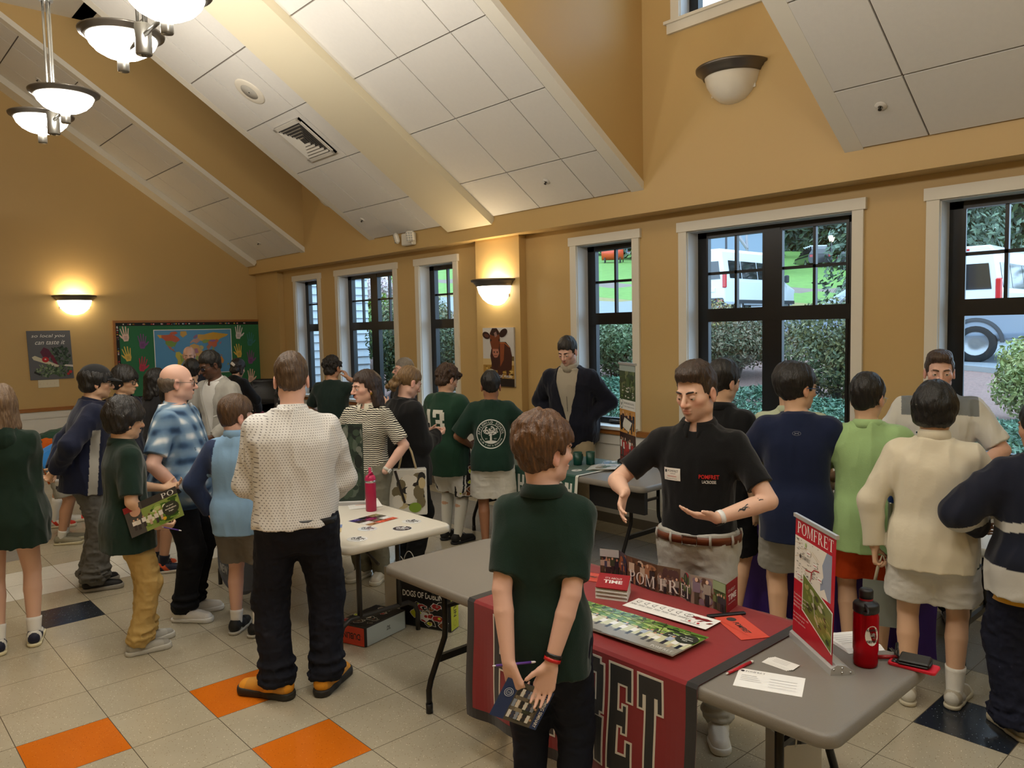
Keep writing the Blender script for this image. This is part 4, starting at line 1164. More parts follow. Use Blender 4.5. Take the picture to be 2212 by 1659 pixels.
DENIM = colmat('trouser_twill', rough=.8, spec=.2, bump=.16, bscale=60)
SHOEM = colmat('shoe_upper', rough=.6, spec=.35, bump=.1, bscale=120)
LEATH = colmat('leather', rough=.4, spec=.4, bump=.06, bscale=90)
EYEM = colmat('eye_surface', rough=.08, spec=.6)
PLASM = colmat('coloured_plastic', rough=.35, spec=.45)
METM = colmat('polished_metal', rough=.25, metal=.9)
SK = {'fair': (228, 184, 160), 'pink': (230, 184, 164), 'tan': (198, 150, 120), 'asian': (220, 178, 146), 'dark': (98, 68, 52), 'brown': (158, 110, 82), 'olive': (212, 166, 136)}
def ik(S, Wp, l1, l2, pole):
 S = np.array(S, float); Wp = np.array(Wp, float); d = Wp - S; L = np.linalg.norm(d)
 mx = (l1 + l2) * .995
 if L > mx: Wp = S + d / L * mx; d = Wp - S; L = mx
 L = max(L, abs(l1 - l2) + 1e-3)
 u = d / L; a = (l1 * l1 - l2 * l2 + L * L) / (2 * L); hh = math.sqrt(max(l1 * l1 - a * a, 1e-6))
 p = np.array(pole, float); p = p - u * (p @ u); p = nrm(p)
 return S + u * a + p * hh, Wp
class Person:
 """local frame: +Y the way the body faces, +X to its right, Z up, metres"""
 def __init__(s, label, x, y, face, H, skin='fair', res=.007, lean=0.0, side=0.0, head=(0, 0, 0), w=1.0, belly=0.0, male=True, child=False,
                 armR=None, armL=None, feet=None, hairt=.02, z=0.0, cat='person', group=None, crouch=0.0, twist=0.0, seat=False, neckfwd=0.0, headscale=1.0):
  s.root = empty('person', (x, y, z), math.radians(face) - PI / 2, label, cat, group)
  s.H = H - hairt; s.res = res; s.skin = lin(SK.get(skin, skin) if isinstance(skin, str) else skin); s.male = male
  H_ = s.H; s.k = H_ / 1.75
  s.hs = (.150 + .045 * H_) / .233 * headscale * 1.06
  hips = .52 * H_ - crouch
  s.hipz = hips
  la = math.radians(lean); sa = math.radians(side)
  s.M = rotz(math.radians(twist)) @ euler(-la, 0, 0) @ euler(0, sa, 0)
  s.piv = np.array([0, 0, hips])
  T = lambda u, v, q: s.piv + s.M @ np.array([u, v, q])
  s.T = T
  s.w = w; kk = H_ * w
  bl = belly
  zz = np.array([-.06, -.02, .04, .09, .15, .20, .24, .28, .305, .325]) * H_
  if male: ww = [.088, .096, .094, .088, .092, .098, .100, .088, .062, .038]; dd = [.062, .066, .062, .059, .063, .067, .064, .054, .044, .036]
  else: ww = [.092, .100, .090, .076, .080, .088, .090, .078, .056, .032]; dd = [.064, .068, .060, .054, .060, .070, .062, .050, .042, .033]
  if child: ww = [a * .90 for a in ww]; dd = [a * .92 for a in dd]
  dd = [a + bl * math.exp(-((q / H_ - .06) / .09) ** 2) for a, q in zip(dd, zz)]; ww = [a + .6 * bl * math.exp(-((q / H_ - .05) / .09) ** 2) for a, q in zip(ww, zz)]
  oy = [-.004 + .75 * bl * math.exp(-((q / H_ - .06) / .09) ** 2) + (.006 if not male and .17 < q / H_ < .24 else 0) for q in zz]
  s.P = (zz, np.array(ww) * kk, np.array(dd) * kk, np.array(oy) * kk)
  sw = (.098 if male else .088) * kk * (.94 if child else 1)
  s.sh = {'R': T(sw, -.004, .269 * H_), 'L': T(-sw, -.004, .269 * H_)}
  s.lu, s.lf = .172 * H_, .150 * H_
  s.arm = {}
  dflt = lambda sx: dict(w=(sx * (sw + .05), .03, hips - .045 * H_))
  for sd, sx, A in (('R', 1, armR), ('L', -1, armL)):
   A = dict(A or dflt(sx)); S = s.sh[sd]
   pole = A.get('pole', (sx * .5, -1, -.15))
   E, Wp = ik(S, A['w'], s.lu, s.lf, pole)
   fd = nrm(Wp - E); d = nrm(A['dir']) if 'dir' in A else nrm(fd + np.array(A.get('bend', (0, 0, 0))))
   pn = np.array(A.get('palm', (-sx, 0, 0)), float); pn = nrm(pn - d * (pn @ d))
   s.arm[sd] = dict(S=S, E=E, W=Wp, d=d, n=pn, curl=A.get('curl', .45), thumb=A.get('thumb', .5), spread=A.get('spread', .0), fc=A.get('fc'), hide=A.get('hide', False))
  s.leg = {}
  feet = feet or {'R': (.085 * s.k, .0, 8), 'L': (-.085 * s.k, .0, -8)}
  for sd, sx in (('R', 1), ('L', -1)):
   fx, fy, fyaw = feet[sd][:3]; fz = feet[sd][3] if len(feet[sd]) > 3 else 0
   hp = np.array([sx * .050 * kk, 0, hips - .005 * H_]); an = np.array([fx, fy - .0, .045 * H_ + fz])
   kn, an = ik(hp, an, .242 * H_, .240 * H_, (sx * .1 + math.sin(-math.radians(fyaw)) * -.6, 1, 0))
   s.leg[sd] = (hp, kn, an, math.radians(-fyaw), fz)
  s.nb = T(0, -.006 * H_, .312 * H_)
  up = nrm(s.M @ np.array([0, .05, 1.0]) * .55 + np.array([0, 0, .45]))
  s.hc = s.nb + up * (H_ - hips - .312 * H_ - .118 * s.hs) + np.array([0, .018 + neckfwd, 0]) if lean == 0 else s.nb + up * (.97 * (H_ * .48 - .312 * H_ - .118 * s.hs)) + np.array([0, .018 + neckfwd, 0])
  s.Rh = rotz(math.radians(head[0])) @ euler(math.radians(head[1]), 0, 0) @ euler(0, math.radians(head[2]), 0)
  pit = math.radians(head[1])
  s.hc = s.hc + np.array([math.sin(-math.radians(head[0])) * 0, 0, 0]) + s.Rh @ np.array([0, .0, .02]) - np.array([0, 0, .02])
  s.lip = None; s.beard = None
 def hd(s, p): return s.hc + s.Rh @ (np.asarray(p, float) * s.hs)
 def bounds(s, pad=.05):
  P = [s.hd((0, 0, .15)), s.hc + .15, s.hc - .15] + [v for a in s.arm.values() for v in (a['E'], a['W'], a['W'] + a['d'] * .2)] + [v for l in s.leg.values() for v in l[:3]] + list(s.sh.values()) + [s.T(0, s.P[2].max() + s.P[3].max(), .1), s.T(0, -s.P[2].max(), .1), s.T(s.P[1].max(), 0, 0), s.T(-s.P[1].max(), 0, 0)]
  P = np.array(P); return P.min(0) - pad - .05, P.max(0) + pad + .03
 def armcones(s, v, e, k, sleeve=None, part='both', rs=1.0):
  H_ = s.H; w_ = .5 + .5 * s.w
  for a in s.arm.values():
   v.cone(s.nb + s.M @ np.array([0, -.012, -.012]) * H_ , a['S'] + s.M @ np.array([0, 0, .003]) * H_, .026 * H_ + e * .6, .021 * H_ + e * .6, .03)
   r0, r1, r2 = .0285 * H_ * w_ * rs, .0235 * H_ * w_ * rs, .0155 * H_ * w_
   if sleeve is None:
    v.cone(a['S'], a['E'], r0 + e, r1 + e, k)
    m = a['E'] + (a['W'] - a['E']) * .30
    v.cone(a['E'], m, r1 * .97 + e, r1 * 1.0 + e, .006); v.cone(m, a['W'], r1 * 1.0 + e, r2 + e, .004)
   elif sleeve <= 1.0:
    v.cone(a['S'], a['E'], r0 + e, r1 + e + .006, k, cut=(-9, sleeve))
   else:
    t = sleeve - 1
    v.cone(a['S'], a['E'], r0 + e, r1 + e, k); v.cone(a['E'], a['E'] + (a['W'] - a['E']) * 1.02, r1 + e, r2 + e * .9 + .003, .03, cut=(-9, t))
 def torso(s, v, e, k, p=2.4): v.prof(s.piv, s.M, *s.P, k=k, p=p, ease=e)
 def hand(s, v, sd):
  a = s.arm[sd]; q = s.k * (.97 if s.male else .9); W, d, n = a['W'], a['d'], a['n']; l = np.cross(d, n) * (1 if sd == 'R' else -1)
  O = W + d * .006
  ks = [(.031, .088, .0150), (.0105, .094, .0150), (-.0105, .090, .0140), (-.030, .080, .0130)]
  L = [.072, .080, .074, .058]; r = [.0086, .0088, .0083, .0072]
  pts = []
  for (u, t, rr) in ks:
   kp = O + (l * u + d * t) * q; pts.append(kp)
   v.cone(O + (l * u * .55 + d * .012) * q, kp, .0165 * q, rr * q, .012, flat=.82, fdir=n)
  fc = a['fc'] or [a['curl']] * 4
  for i in range(4):
   p = pts[i]; dd = nrm(d + l * a['spread'] * (1.5 - i) * .16); ang = 0
   for j, (fr, cw) in enumerate(((.46, .95), (.31, 1.15), (.23, .75))):
    ang += fc[i] * cw
    dv = dd * math.cos(ang) + n * math.sin(ang); e = p + dv * L[i] * fr * q
    v.cone(p, e, r[i] * q * (1 - .10 * j), r[i] * q * (.92 - .10 * j), .004 if j else .008); p = e
  b = O + (d * .022 + l * .024 + n * .008) * q; th = a['thumb']
  d1 = nrm(d * (.75 - .2 * th) + l * (.8 * (1 - th * .35)) + n * (.15 + .5 * th)); m = b + d1 * .040 * q; d2 = nrm(d1 + d * .35 + n * .2 * th); e = m + d2 * .032 * q
  v.cone(O + d * .012 * q + l * .012 * q, b + d1 * .012 * q, .016 * q, .0145 * q, .012); v.cone(b, m, .0135 * q, .0108 * q, .008); v.cone(m, e, .0108 * q, .0086 * q, .004)
 def body(s, nose=1.0, jaw=1.0, eyes=True, lipc=None, stubble=None, brow=(40, 30, 24), iris=(70, 46, 30), gaze=-.1, skinleg=True, face=True, mouth=0.0, scalp=None):
  lo, hi = s.bounds(); lo[2] = min(lo[2], 0.0); v = Vox(lo, hi, s.res); H_ = s.H; k_ = s.k
  s.torso(v, -.016, .02)
  s.armcones(v, 0, .035)
  for sd in ('R', 'L'):
   if not s.arm[sd]['hide']: s.hand(v, sd)
   hp, kn, an, yaw, fz = s.leg[sd]; kw = .55 + .45 * s.w
   kw *= 1.0 if skinleg else .74
   v.cone(hp, kn, .050 * H_ * kw, .0315 * H_ * kw, .03)
   cf = kn + (an - kn) * .30 + np.array([-math.sin(yaw) * -.010, -.012 * math.cos(yaw), 0])
   v.cone(kn, cf, .0300 * H_ * kw, .0318 * H_ * kw, .008); v.cone(cf, an, .0316 * H_ * kw, .0195 * H_ * kw, .004)
   fd = np.array([-math.sin(yaw), math.cos(yaw), 0])
   v.cone(an + fd * -.02 - np.array([0, 0, .02]), an + fd * .13 * k_ + np.array([0, 0, -.045 * H_ + .035]), .03 * k_, .024 * k_, .02)
  # head
  q = s.hs; A = s.hd; R = s.Rh
  E = lambda c, r, k=.01, op='u', cz=None: v.ell(A(c), np.array(r) * q, k * q, op, R, cz)
  v.cone(s.nb + np.array([0, 0, -.01]), A((0, -.022, -.055)), .034 * H_ * (1 if s.male else .84) * (.6 + .4 * s.w), .056 * q * (1 if s.male else .86), .035)
  E((0, -.014, .030), (.0765, .097, .088), 0.02)
  E((0, .030, -.028), (.063 * jaw, .062, .088), .02)
  E((0, .036, -.080), (.046 * jaw, .050, .034), .02); E((0, .076, -.098), (.020 * jaw, .016, .016), .016)
  for sx in (-1, 1):
   E((sx * .045, .052, -.022), (.022, .026, .020), .018); E((sx * .052 * jaw, .004, -.070), (.014, .026, .022), .02)
   E((sx * .079, -.010, -.012), (.011, .020, .032), .006); E((sx * .088, -.004, -.008), (.006, .011, .019), .004, 's'); E((sx * .080, -.006, -.040), (.008, .011, .011), .005)
   if face:
    E((sx * .028, .081, .020), (.024, .010, .009), .016); E((sx * .032, .098, -.001), (.021, .016, .0125), .010, 's')
    E((sx * .032, .0765, -.002), (.0158, .0150, .0142), .003)
    E((sx * .0125, .096, -.036), (.0095, .011, .0085), .006)
  if face:
   v.cone(A((0, .090, .008)), A((0, .112 + .004 * nose, -.030)), .0085 * q, .0115 * q * nose, .010 * q); E((0, .108 + .004 * nose, -.034), (.0115, .011, .010), .006)
   E((0, .094, -.0585), (.024, .010, .0065), .005); E((0, .0925, -.0700), (.021, .0105, .0080), .005); E((0, .1045, -.064), (.020, .006, .0012 + .004 * mouth), .002, 's')
   E((0, .100, -.049), (.004, .008, .008), .004, 's')
  sk = np.array(s.skin); lipc = np.array(lin(lipc)) if lipc else sk * np.array([.80, .52, .50])
  def cf(V):
   C = np.tile(sk, (len(V), 1)); L = (V - s.hc) @ s.Rh / q
   g = lambda c, r: np.clip(1.3 - (((L - np.array(c)) / np.array(r)) ** 2).sum(1), 0, 1)[:, None]
   if face:
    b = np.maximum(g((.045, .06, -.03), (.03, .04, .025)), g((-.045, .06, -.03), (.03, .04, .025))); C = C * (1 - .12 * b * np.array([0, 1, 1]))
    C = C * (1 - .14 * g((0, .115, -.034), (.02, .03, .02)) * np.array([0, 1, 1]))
    if stubble is not None:
     m = np.clip(g((0, .07, -.085), (.066, .062, .042)) * 1.4, 0, 1) * (1 - g((0, .10, -.064), (.02, .02, .009))); C = C * (1 - .45 * stubble * m) + np.array([.03, .026, .024]) * m * .35 * stubble
    m = np.clip(np.maximum(g((0, .097, -.0585), (.021, .02, .0055)), g((0, .097, -.0705), (.0185, .02, .0068))), 0, 1); C = C * (1 - m) + lipc * m
   e = np.maximum(g((.083, -.01, -.012), (.014, .026, .036)), g((-.083, -.01, -.012), (.014, .026, .036))); C = C * (1 - .18 * e * np.array([0, 1, 1]))
   if scalp is not None:
    m = np.clip((L[:, 2] - (-.03)) / .03, 0, 1) * np.clip((.045 - L[:, 1]) / .03, 0, 1) * np.clip((scalp[1] - L[:, 2]) / .03, 0, 1)
    C = C * (1 - m[:, None] * .6) + np.array(lin(scalp[0])) * m[:, None] * .6
   return C
  s.bodyob = v.mesh('body', [SKIN], cf=cf, parent=s.root)
  if face and eyes:
   for sx in (-1, 1):
    c = A((sx * .032, .0785, -.002)); gd = nrm(R @ np.array([0, 1, gaze])); b = MB()
    M = (np.stack([nrm(np.cross(gd, [0, 0, 1.0])), nrm(np.cross(np.cross(gd, [0, 0, 1.0]), gd)), gd], 1), c)
    rr = .0142 * q
    for (a0, a1, col) in ((0, .16, (10, 9, 9)), (.16, .42, iris), (.42, 1.25, (226, 220, 212))):
     b.lathe([(rr * math.sin(a), rr * math.cos(a)) for a in np.linspace(a0, a1, 5)], 16, c=col, M=M)
    b.build('eye', EYEM, s.root)
    u = MB()  # upper lid
    ra = .0157 * q; V = []; F = []
    for i in range(7):
     for j in range(9):
      az = -1.15 + 2.3 * j / 8; el = .16 + gaze * .9 + (1.25 - .16) * i / 6
      V.append(c + R @ np.array([math.sin(az) * math.cos(el), math.cos(az) * math.cos(el), math.sin(el)]) * ra)
    F = [(i * 9 + j, i * 9 + j + 1, (i + 1) * 9 + j + 1, (i + 1) * 9 + j) for i in range(6) for j in range(8)]
    link('eyelid', arrmesh('eyelid', V, F, [SKIN], sk * .88, True), s.root)
   if brow:
    b = MB()
    for sx in (-1, 1):
     b.tube([A((sx * .013, .0965, .0185)), A((sx * .026, .0955, .0235)), A((sx * .042, .086, .0235)), A((sx * .052, .073, .0165))], [.0035 * q, .0046 * q, .0042 * q, .002 * q], 6, c=brow)
    b.build('eyebrows', HAIRM, s.root)
  return s
 # ---------------------------------------------------------- hair
 def hair(s, style='short', color=(50, 36, 26), color2=None, seed=1, res=None, top=.018, side=.010, name='hair', mess=.0035):
  q = s.hs; A = s.hd; R = s.Rh; res = res or max(.0045, s.res * .8)
  c0 = s.hc; v = Vox(c0 - .24 * q - (.28 if style in ('long', 'pony') else 0) * np.array([0, 0, 1]), c0 + .20 * q, res)
  E = lambda c, r, k=.01, op='u': v.ell(A(c), np.array(r) * q, k * q, op, R)
  t = top / q; sd = side / q
  m = HAIRM
  if style in ('short', 'bowl', 'curly', 'slick', 'bun', 'bob', 'long', 'pony', 'afro'):
   E((0, -.016, .030 + t * .35), (.0775 + sd, .100 + sd, .090 + t * .75), .0)
   if style == 'slick':
    E((0, .045, .095), (.058, .050, .030), .03); E((.0, .0, .105), (.062, .07, .028), .03)
   if style == 'bowl':
    E((0, -.012, .020), (.088 + sd, .104 + sd, .080), .02); E((0, -.050, -.035), (.078 + sd, .066, .060), .02); E((0, .062, .052), (.066, .046, .034), .02)
   if style == 'curly':
    for k in range(46):
     rr = np.random.default_rng(seed * 91 + k); d = nrm(rr.normal(0, 1, 3) * np.array([1, 1, .8]) + np.array([0, -.1, .5]))
     if d[2] < -.35: d[2] = -.2
     E(np.array([0, -.014, .028]) + d * np.array([.086, .106, .098]), (.021, .021, .019), .008)
    E((0, -.06, -.045), (.07, .05, .05), .02)
    for k in range(10): E((-.06 + .013 * k, .088 + .010 * math.sin(k * 2.1), .062 + .012 * math.sin(k * 1.7)), (.017, .016, .019), .008)
    m = CURLM
   # cut the face, the ears and the nape free
   if style == 'bowl': v.put(A((0, .11, -.03)) - .16, A((0, .11, -.03)) + .16, cutface(s, .034, .030, -.055), .006, 's')
   elif style == 'slick': v.put(c0 - .2, c0 + .2, cutface(s, .070, .052, -.03), .006, 's')
   elif style == 'curly': v.put(c0 - .2, c0 + .2, cutface(s, .046, .046, -.05), .006, 's')
   else: v.put(c0 - .2, c0 + .2, cutface(s, .056, .046, -.03), .008, 's')
   nap = {'bowl': -.085, 'curly': -.085, 'long': -.4, 'bob': -.10, 'pony': -.4, 'bun': -.06}.get(style, -.062)
   for sx in (-1, 1):
    if style not in ('bowl', 'long', 'bob'): E((sx * .092, -.006, -.018), (.024, .026, .036), .004, 's')
   pl_ = A((0, -.05, nap)); n = R @ np.array([0, -.0, -1.0]); v.plane(pl_, n)
  if style in ('short', 'slick'):
   E((0, -.060, -.030), (.058, .042, .048), .02); pl_ = A((0, -.05, -.074)); v.plane(pl_, R @ np.array([0, .25, -1.0]))
  if style == 'fringe':      # bald: hair at the sides and back only
   E((0, -.018, .0), (.082, .104, .060), 0); E((0, -.06, -.03), (.064, .046, .045), .02)
   v.put(c0 - .2, c0 + .2, cutface(s, -.9, -.002, -.05), .004, 's'); E((0, .01, .085), (.088, .115, .062), .006, 's')
   for sx in (-1, 1): E((sx * .094, -.004, -.018), (.024, .024, .036), .004, 's')
  if style == 'long':
   for sx in (-1, 1):
    a = A((sx * .066, -.03, .0)); b = A((sx * .078, -.03, -.14)); v.cone(a, b, .030 * q, .030 * q, .03)
   v.cone(A((0, -.075, .02)), A((0, -.085, -.15)), .055 * q, .05 * q, .03); v.cone(A((.03, -.075, .02)), A((.05, -.075, -.17)), .04 * q, .03 * q, .03); v.cone(A((-.03, -.075, .02)), A((-.05, -.075, -.17)), .04 * q, .03 * q, .03)
  if style == 'bob':
   for sx in (-1, 1): v.cone(A((sx * .07, .0, .02)), A((sx * .076, .004, -.075)), .026 * q, .024 * q, .02)
   E((0, -.06, -.045), (.074, .05, .055), .02)
  if style == 'pony':
   for k in range(16):
    rr = np.random.default_rng(seed * 7 + k); E(np.array([rr.uniform(-.04, .04), -.105 - rr.uniform(0, .045), -.02 - rr.uniform(0, .10)]), (.024, .022, .024), .01)
  rr = np.random.default_rng(seed); ph = rr.uniform(0, 6, 4)
  amp = {'curly': .0035, 'afro': .002}.get(style, .0016)
  fr = 120 if style != 'curly' else 90
  def strands(X, Y, Z):
   px, py, pz = X - f32(c0[0]), Y - f32(c0[1]), Z - f32(c0[2])
   an = np.arctan2(px * f32(R[0][0]) + py * f32(R[1][0]) + pz * f32(R[2][0]), py * f32(-R[1][1]) - px * f32(R[0][1]) + f32(.02))
   return f32(amp) * np.sin(an * f32(17) + 3 * np.sin(pz * f32(30) + an * 3 + f32(ph[0])) + f32(ph[1])) + f32(amp * .8) * np.sin(an * f32(41) + 2 * np.sin(pz * f32(47) - an * 5 + f32(ph[2]))) * np.sin(pz * 21 + an * 7)
  v.all(strands, 'd'); v.D -= f32(mess) * v.noise((.020, .020, .035), seed + 5)
  cA = np.array(lin(color)); cB = np.array(lin(color2)) if color2 else cA * 1.5
  def cf(V):
   L = (V - s.hc) @ s.Rh / q; an = np.arctan2(L[:, 0], -L[:, 1] + .02)
   t = np.clip(.5 + .5 * np.sin(an * 23 + 3 * np.sin(L[:, 2] * 31 + an * 4 + ph[0]) + ph[3]) * np.sin(an * 61 + L[:, 2] * 40 + ph[1]), 0, 1) ** 2 * .7
   return cA * (1 - t[:, None]) + cB * t[:, None]
  return v.mesh(name, [m], cf=cf, parent=s.root)
 def cap(s, color=(34, 34, 36)):
  q = s.hs; A = s.hd; R = s.Rh; v = Vox(s.hc - .2, s.hc + .24, .0055)
  E = lambda c, r, k=.01, op='u': v.ell(A(c), np.array(r) * q, k * q, op, R)
  E((0, -.012, .045), (.088, .110, .090), 0); v.plane(A((0, 0, .036)), R @ np.array([0, .12, -1.0])); c = v.mesh('cap', [CLOTH], color, parent=s.root)
  b = MB(); n = 14; V = []
  for i in range(2):
   for j in range(n + 1):
    a = -1.1 + 2.2 * j / n; r0 = .098 if i == 0 else .098
    x = math.sin(a) * (.088); y0 = .098 * math.cos(a)
    y = y0 if i == 0 else y0 + .075 * math.cos(a * 1.35) ** .5 if abs(a * 1.35) < PI / 2 else y0
    V.append((x, y, .046 - (.022 if i else 0) + .0 * i - .05 * x * x * 10 * i))
  top = [A(p) for p in V]; bot = [A((p[0], p[1], p[2] - .005)) for p in V]; N = len(V)
  F = [(j, j + 1, n + 2 + j, n + 1 + j) for j in range(n)] + [(N + j + 1, N + j, N + n + 1 + j, N + n + 2 + j) for j in range(n)] + [(n + 1 + j, n + 2 + j, N + n + 2 + j, N + n + 1 + j) for j in range(n)]
  b.add(top + bot, F, color, True); b.build('visor', CLOTH, c); return c
 def glasses(s, color=(30, 28, 28), round_=False, thin=False):
  A = s.hd; q = s.hs; b = MB(); r = .0016 if thin else .0026
  for sx in (-1, 1):
   pts = []
   for k in range(20):
    a = 2 * PI * k / 20; e = 1.0 if round_ else .55
    cx, sy = math.cos(a), math.sin(a); cx = math.copysign(abs(cx) ** e, cx); sy = math.copysign(abs(sy) ** e, sy)
    x = sx * .033 + .0245 * cx; pts.append(A((x, .104 - abs(x) * .12, -.003 + .0185 * sy)))
   b.tube(pts, r * q, 6, closed=True, c=color)
   b.tube([A((sx * .057, .098, .006)), A((sx * .079, .07, .004)), A((sx * .084, -.01, .004)), A((sx * .083, -.022, -.012))], r * q, 5, c=color)
  b.tube([A((-.009, .104, .002)), A((0, .107, .005)), A((.009, .104, .002))], r * q, 5, c=color)
  g = b.build('glasses', PLASM, s.root); l = MB()
  for sx in (-1, 1): l.add([A((sx * .033 + .023 * math.cos(a), .104 - abs(sx * .033 + .023 * math.cos(a)) * .12, -.003 + .0175 * math.sin(a))) for a in [2 * PI * k / 16 for k in range(16)]], [tuple(range(16))])
  l.build('lenses', glassmat('spectacle_lens', (246, 250, 252), .08), g); return g
 # ---------------------------------------------------------- clothes
 def top(s, color, hem=-.03, sleeve=.62, ease=.014, flare=.0, collar='crew', mat_=None, cf=None, wr=.004, wl=.13, seed=1, name='shirt', neck=.050, collarc=None, tuck=False, open_=None, ez=None, armease=None, cuff=None):
  """hem: height of the hem from the hip line in body heights; sleeve <1 short, up to 2 to the wrist"""
  H_ = s.H; lo, hi = s.bounds(.06); lo[2] = min(s.hipz - .25, lo[2] if False else s.hipz - .25); v = Vox(lo, hi, max(s.res * .95, .0055))
  zz, w, d, oy = s.P; z0 = hem * H_
  base = np.array([z for z in zz if z > z0 + .01 * H_]); Z = np.concatenate([[z0], base]); W = np.interp(Z, zz, w); D = np.interp(Z, zz, d); O = np.interp(Z, zz, oy)
  fl = flare * np.clip(1 - (Z - z0) / (.30 * H_), 0, 1); hang = np.maximum(W, 0)
  chest_w = np.interp(.2 * H_, zz, w); chest_d = np.interp(.2 * H_, zz, d)
  W = np.maximum(W + ease, np.where(Z < .2 * H_, chest_w * (.90 if s.male else .80) + ease, 0)) + fl
  D = np.maximum(D + ease, np.where(Z < .2 * H_, chest_d * .92 + ease * .8, 0)) + fl * .8
  if hem < -.02:
   g_ = np.clip((.09 * H_ - Z) / (.05 * H_), 0, 1); W = W + .020 * g_; D = D + .022 * g_
  top_e = np.where(Z > .27 * H_, -.4 * ease, 0); W = W + top_e; D = D + top_e * .6
  v.prof(s.piv, s.M, Z, W, D, O, k=0, p=2.5)
  if tuck: v.all(lambda X, Y, Zc: 0 * X + f32(0), 'd')
  ae = armease if armease is not None else ease
  s.armcones(v, ae, .045, sleeve=sleeve)
  nd = s.M @ np.array([0, .10, 1.0])
  v.cone(s.nb - nd * .05, s.nb + nd * .14, (neck + .004) * s.k, (neck + .014) * s.k, 0, 's')
  if collar != 'none': v.ell(s.T(0, .045 * s.k, .318 * H_), np.array([.045, .05, .030]) * s.k, .01, 's')
  if open_: v.put(s.T(-.2, 0, -.1) - .3, s.T(.2, .3, .4) + .3, open_(s), 0, 's')
  v.wrinkle(wr, wl, seed)
  if cf is None: C = lambda V: np.tile(np.array(lin(color)), (len(V), 1))
  else: C = lambda V: cf(s, (V - s.piv) @ s.M, V)
  ob = v.mesh(name, [mat_ or CLOTH], cf=C, parent=s.root)
  s.shirt = ob
  cc = collarc or color
  if collar in ('polo', 'stand', 'crew', 'mock'):
   b = MB(); n = 40; nk = (neck + .010) * s.k; V = []; C0 = s.nb + s.M @ np.array([0, -.004, .004]) * s.k
   hgt = {'polo': .030, 'stand': .030, 'crew': .012, 'mock': .052}[collar] * s.k
   prof_ = {'polo': [(0, 0), (.0, 1.0), (.010, 1.12), (.020, .55), (.027, -.35), (.021, -.38)], 'stand': [(0, 0), (.0, 1.0), (.006, 1.12), (.013, .5), (.018, -.35), (.012, -.4)],
                     'crew': [(-.004, 0), (0, .6), (.006, .9), (.012, .3), (.010, -.6)], 'mock': [(.004, -.2), (.001, 1.0), (.007, 1.05), (.013, .8), (.018, -.25)]}[collar]
   gap = .18 if collar in ('polo', 'stand') else 0
   for i in range(n + 1):
    a = PI / 2 + gap + (2 * PI - 2 * gap) * i / n
    fr = .5 + .5 * math.sin(a)
    for (dr, dz) in prof_:
     r = nk + (dr * (1 + .5 * fr) + (.010 * fr ** 3 if collar in ('polo', 'stand') else 0)) * s.k; drop = -.022 * s.k * fr ** 1.5 * (1.0 if collar in ('polo', 'stand', 'crew') else .4) + (-.022 * s.k * fr ** 6 if collar == 'polo' and dr > .015 else 0)
     V.append(C0 + s.M @ np.array([r * math.cos(a) * 1.0, r * math.sin(a) * .98 - .002, dz * hgt + drop + .010 * s.k]))
   m = len(prof_); F = [(i * m + j, (i + 1) * m + j, (i + 1) * m + j + 1, i * m + j + 1) for i in range(n) for j in range(m - 1)]
   b.add(V, F, cc, True); co = b.build('collar', mat_ or CLOTH, ob)
   sm = co.modifiers.new('thick', 'SOLIDIFY'); sm.thickness = .003
  if cuff:
   for a in s.arm.values():
    b = MB(); q = a['E'] + (a['W'] - a['E']) * .90; b.tube([q, q + a['d'] * .05], [.0155 * H_ + .010, .0155 * H_ + .008], 14, c=cuff); b.build('cuff', mat_ or CLOTH, ob)
  return ob
 def bottom(s, color, length=1.0, ease=.012, flare=.0, mat_=None, wr=.004, seed=2, name='trousers', waist=.012, cf=None, bunch=.0, rise=.0):
  """length 1 = to the ankle, .5 = to the knee"""
  H_ = s.H; v = Vox(np.array([-.45 * s.w - abs(s.piv[0]), -.50, 0]) , np.array([.45 * s.w, .50, s.hipz + .12 * H_]), max(s.res * .95, .0058)); kw = .55 + .45 * s.w
  zz, w, d, oy = s.P; Z = np.array([-.085, -.045, -.015, .005, max(waist, .010)]) * H_
  tp = np.array([.55, .9, 1, 1, 1]); v.prof(s.piv, s.M if abs(s.M[2][1]) < .25 else np.eye(3), Z, (np.interp(Z, zz, w) + ease) * tp, (np.interp(Z, zz, d) + ease) * tp, np.interp(Z, zz, oy), k=0, p=2.3)
  for sd in ('R', 'L'):
   hp, kn, an, yaw, fz = s.leg[sd]
   hp2 = hp + np.array([0, 0, 0])
   if length <= .5:
    t = length / .5
    v.cone(hp2, kn, .050 * H_ * kw + ease, .0345 * H_ * kw + ease + flare, .05, cut=(-9, t))
   else:
    t = (length - .5) / .5; bt = an + (np.array([0, 0, -.012]) if t >= 1 else 0)
    v.cone(hp2, kn, .050 * H_ * kw + ease, .0335 * H_ * kw + ease + flare * .6, .05)
    v.cone(kn, bt, .0330 * H_ * kw + ease + flare * .6, .0225 * H_ * kw + ease + flare, .03, cut=(-9, min(1.0, t)))
    if bunch:
     for j, (tt, rr) in enumerate(((.86, 1.0), (.93, .8), (.74, .5))):
      p = kn + (bt - kn) * tt; v.ell(p + np.array([.006 * (-1) ** j, .008, 0]), (.028 * H_ * kw + ease + flare + bunch * rr, .030 * H_ * kw + ease + flare + bunch * rr, .020), .02)
     v.put(bt - .2, bt + .2, (lambda zc: (lambda X, Y, Zc: f32(zc) - Zc + 0 * X + 0 * Y))(float(bt[2]) - .012), 0, 'i', 0)
  v.wrinkle(wr, .13, seed, an=(1, 1, .8))
  C = (lambda V: np.tile(np.array(lin(color)), (len(V), 1))) if cf is None else (lambda V: cf(s, V))
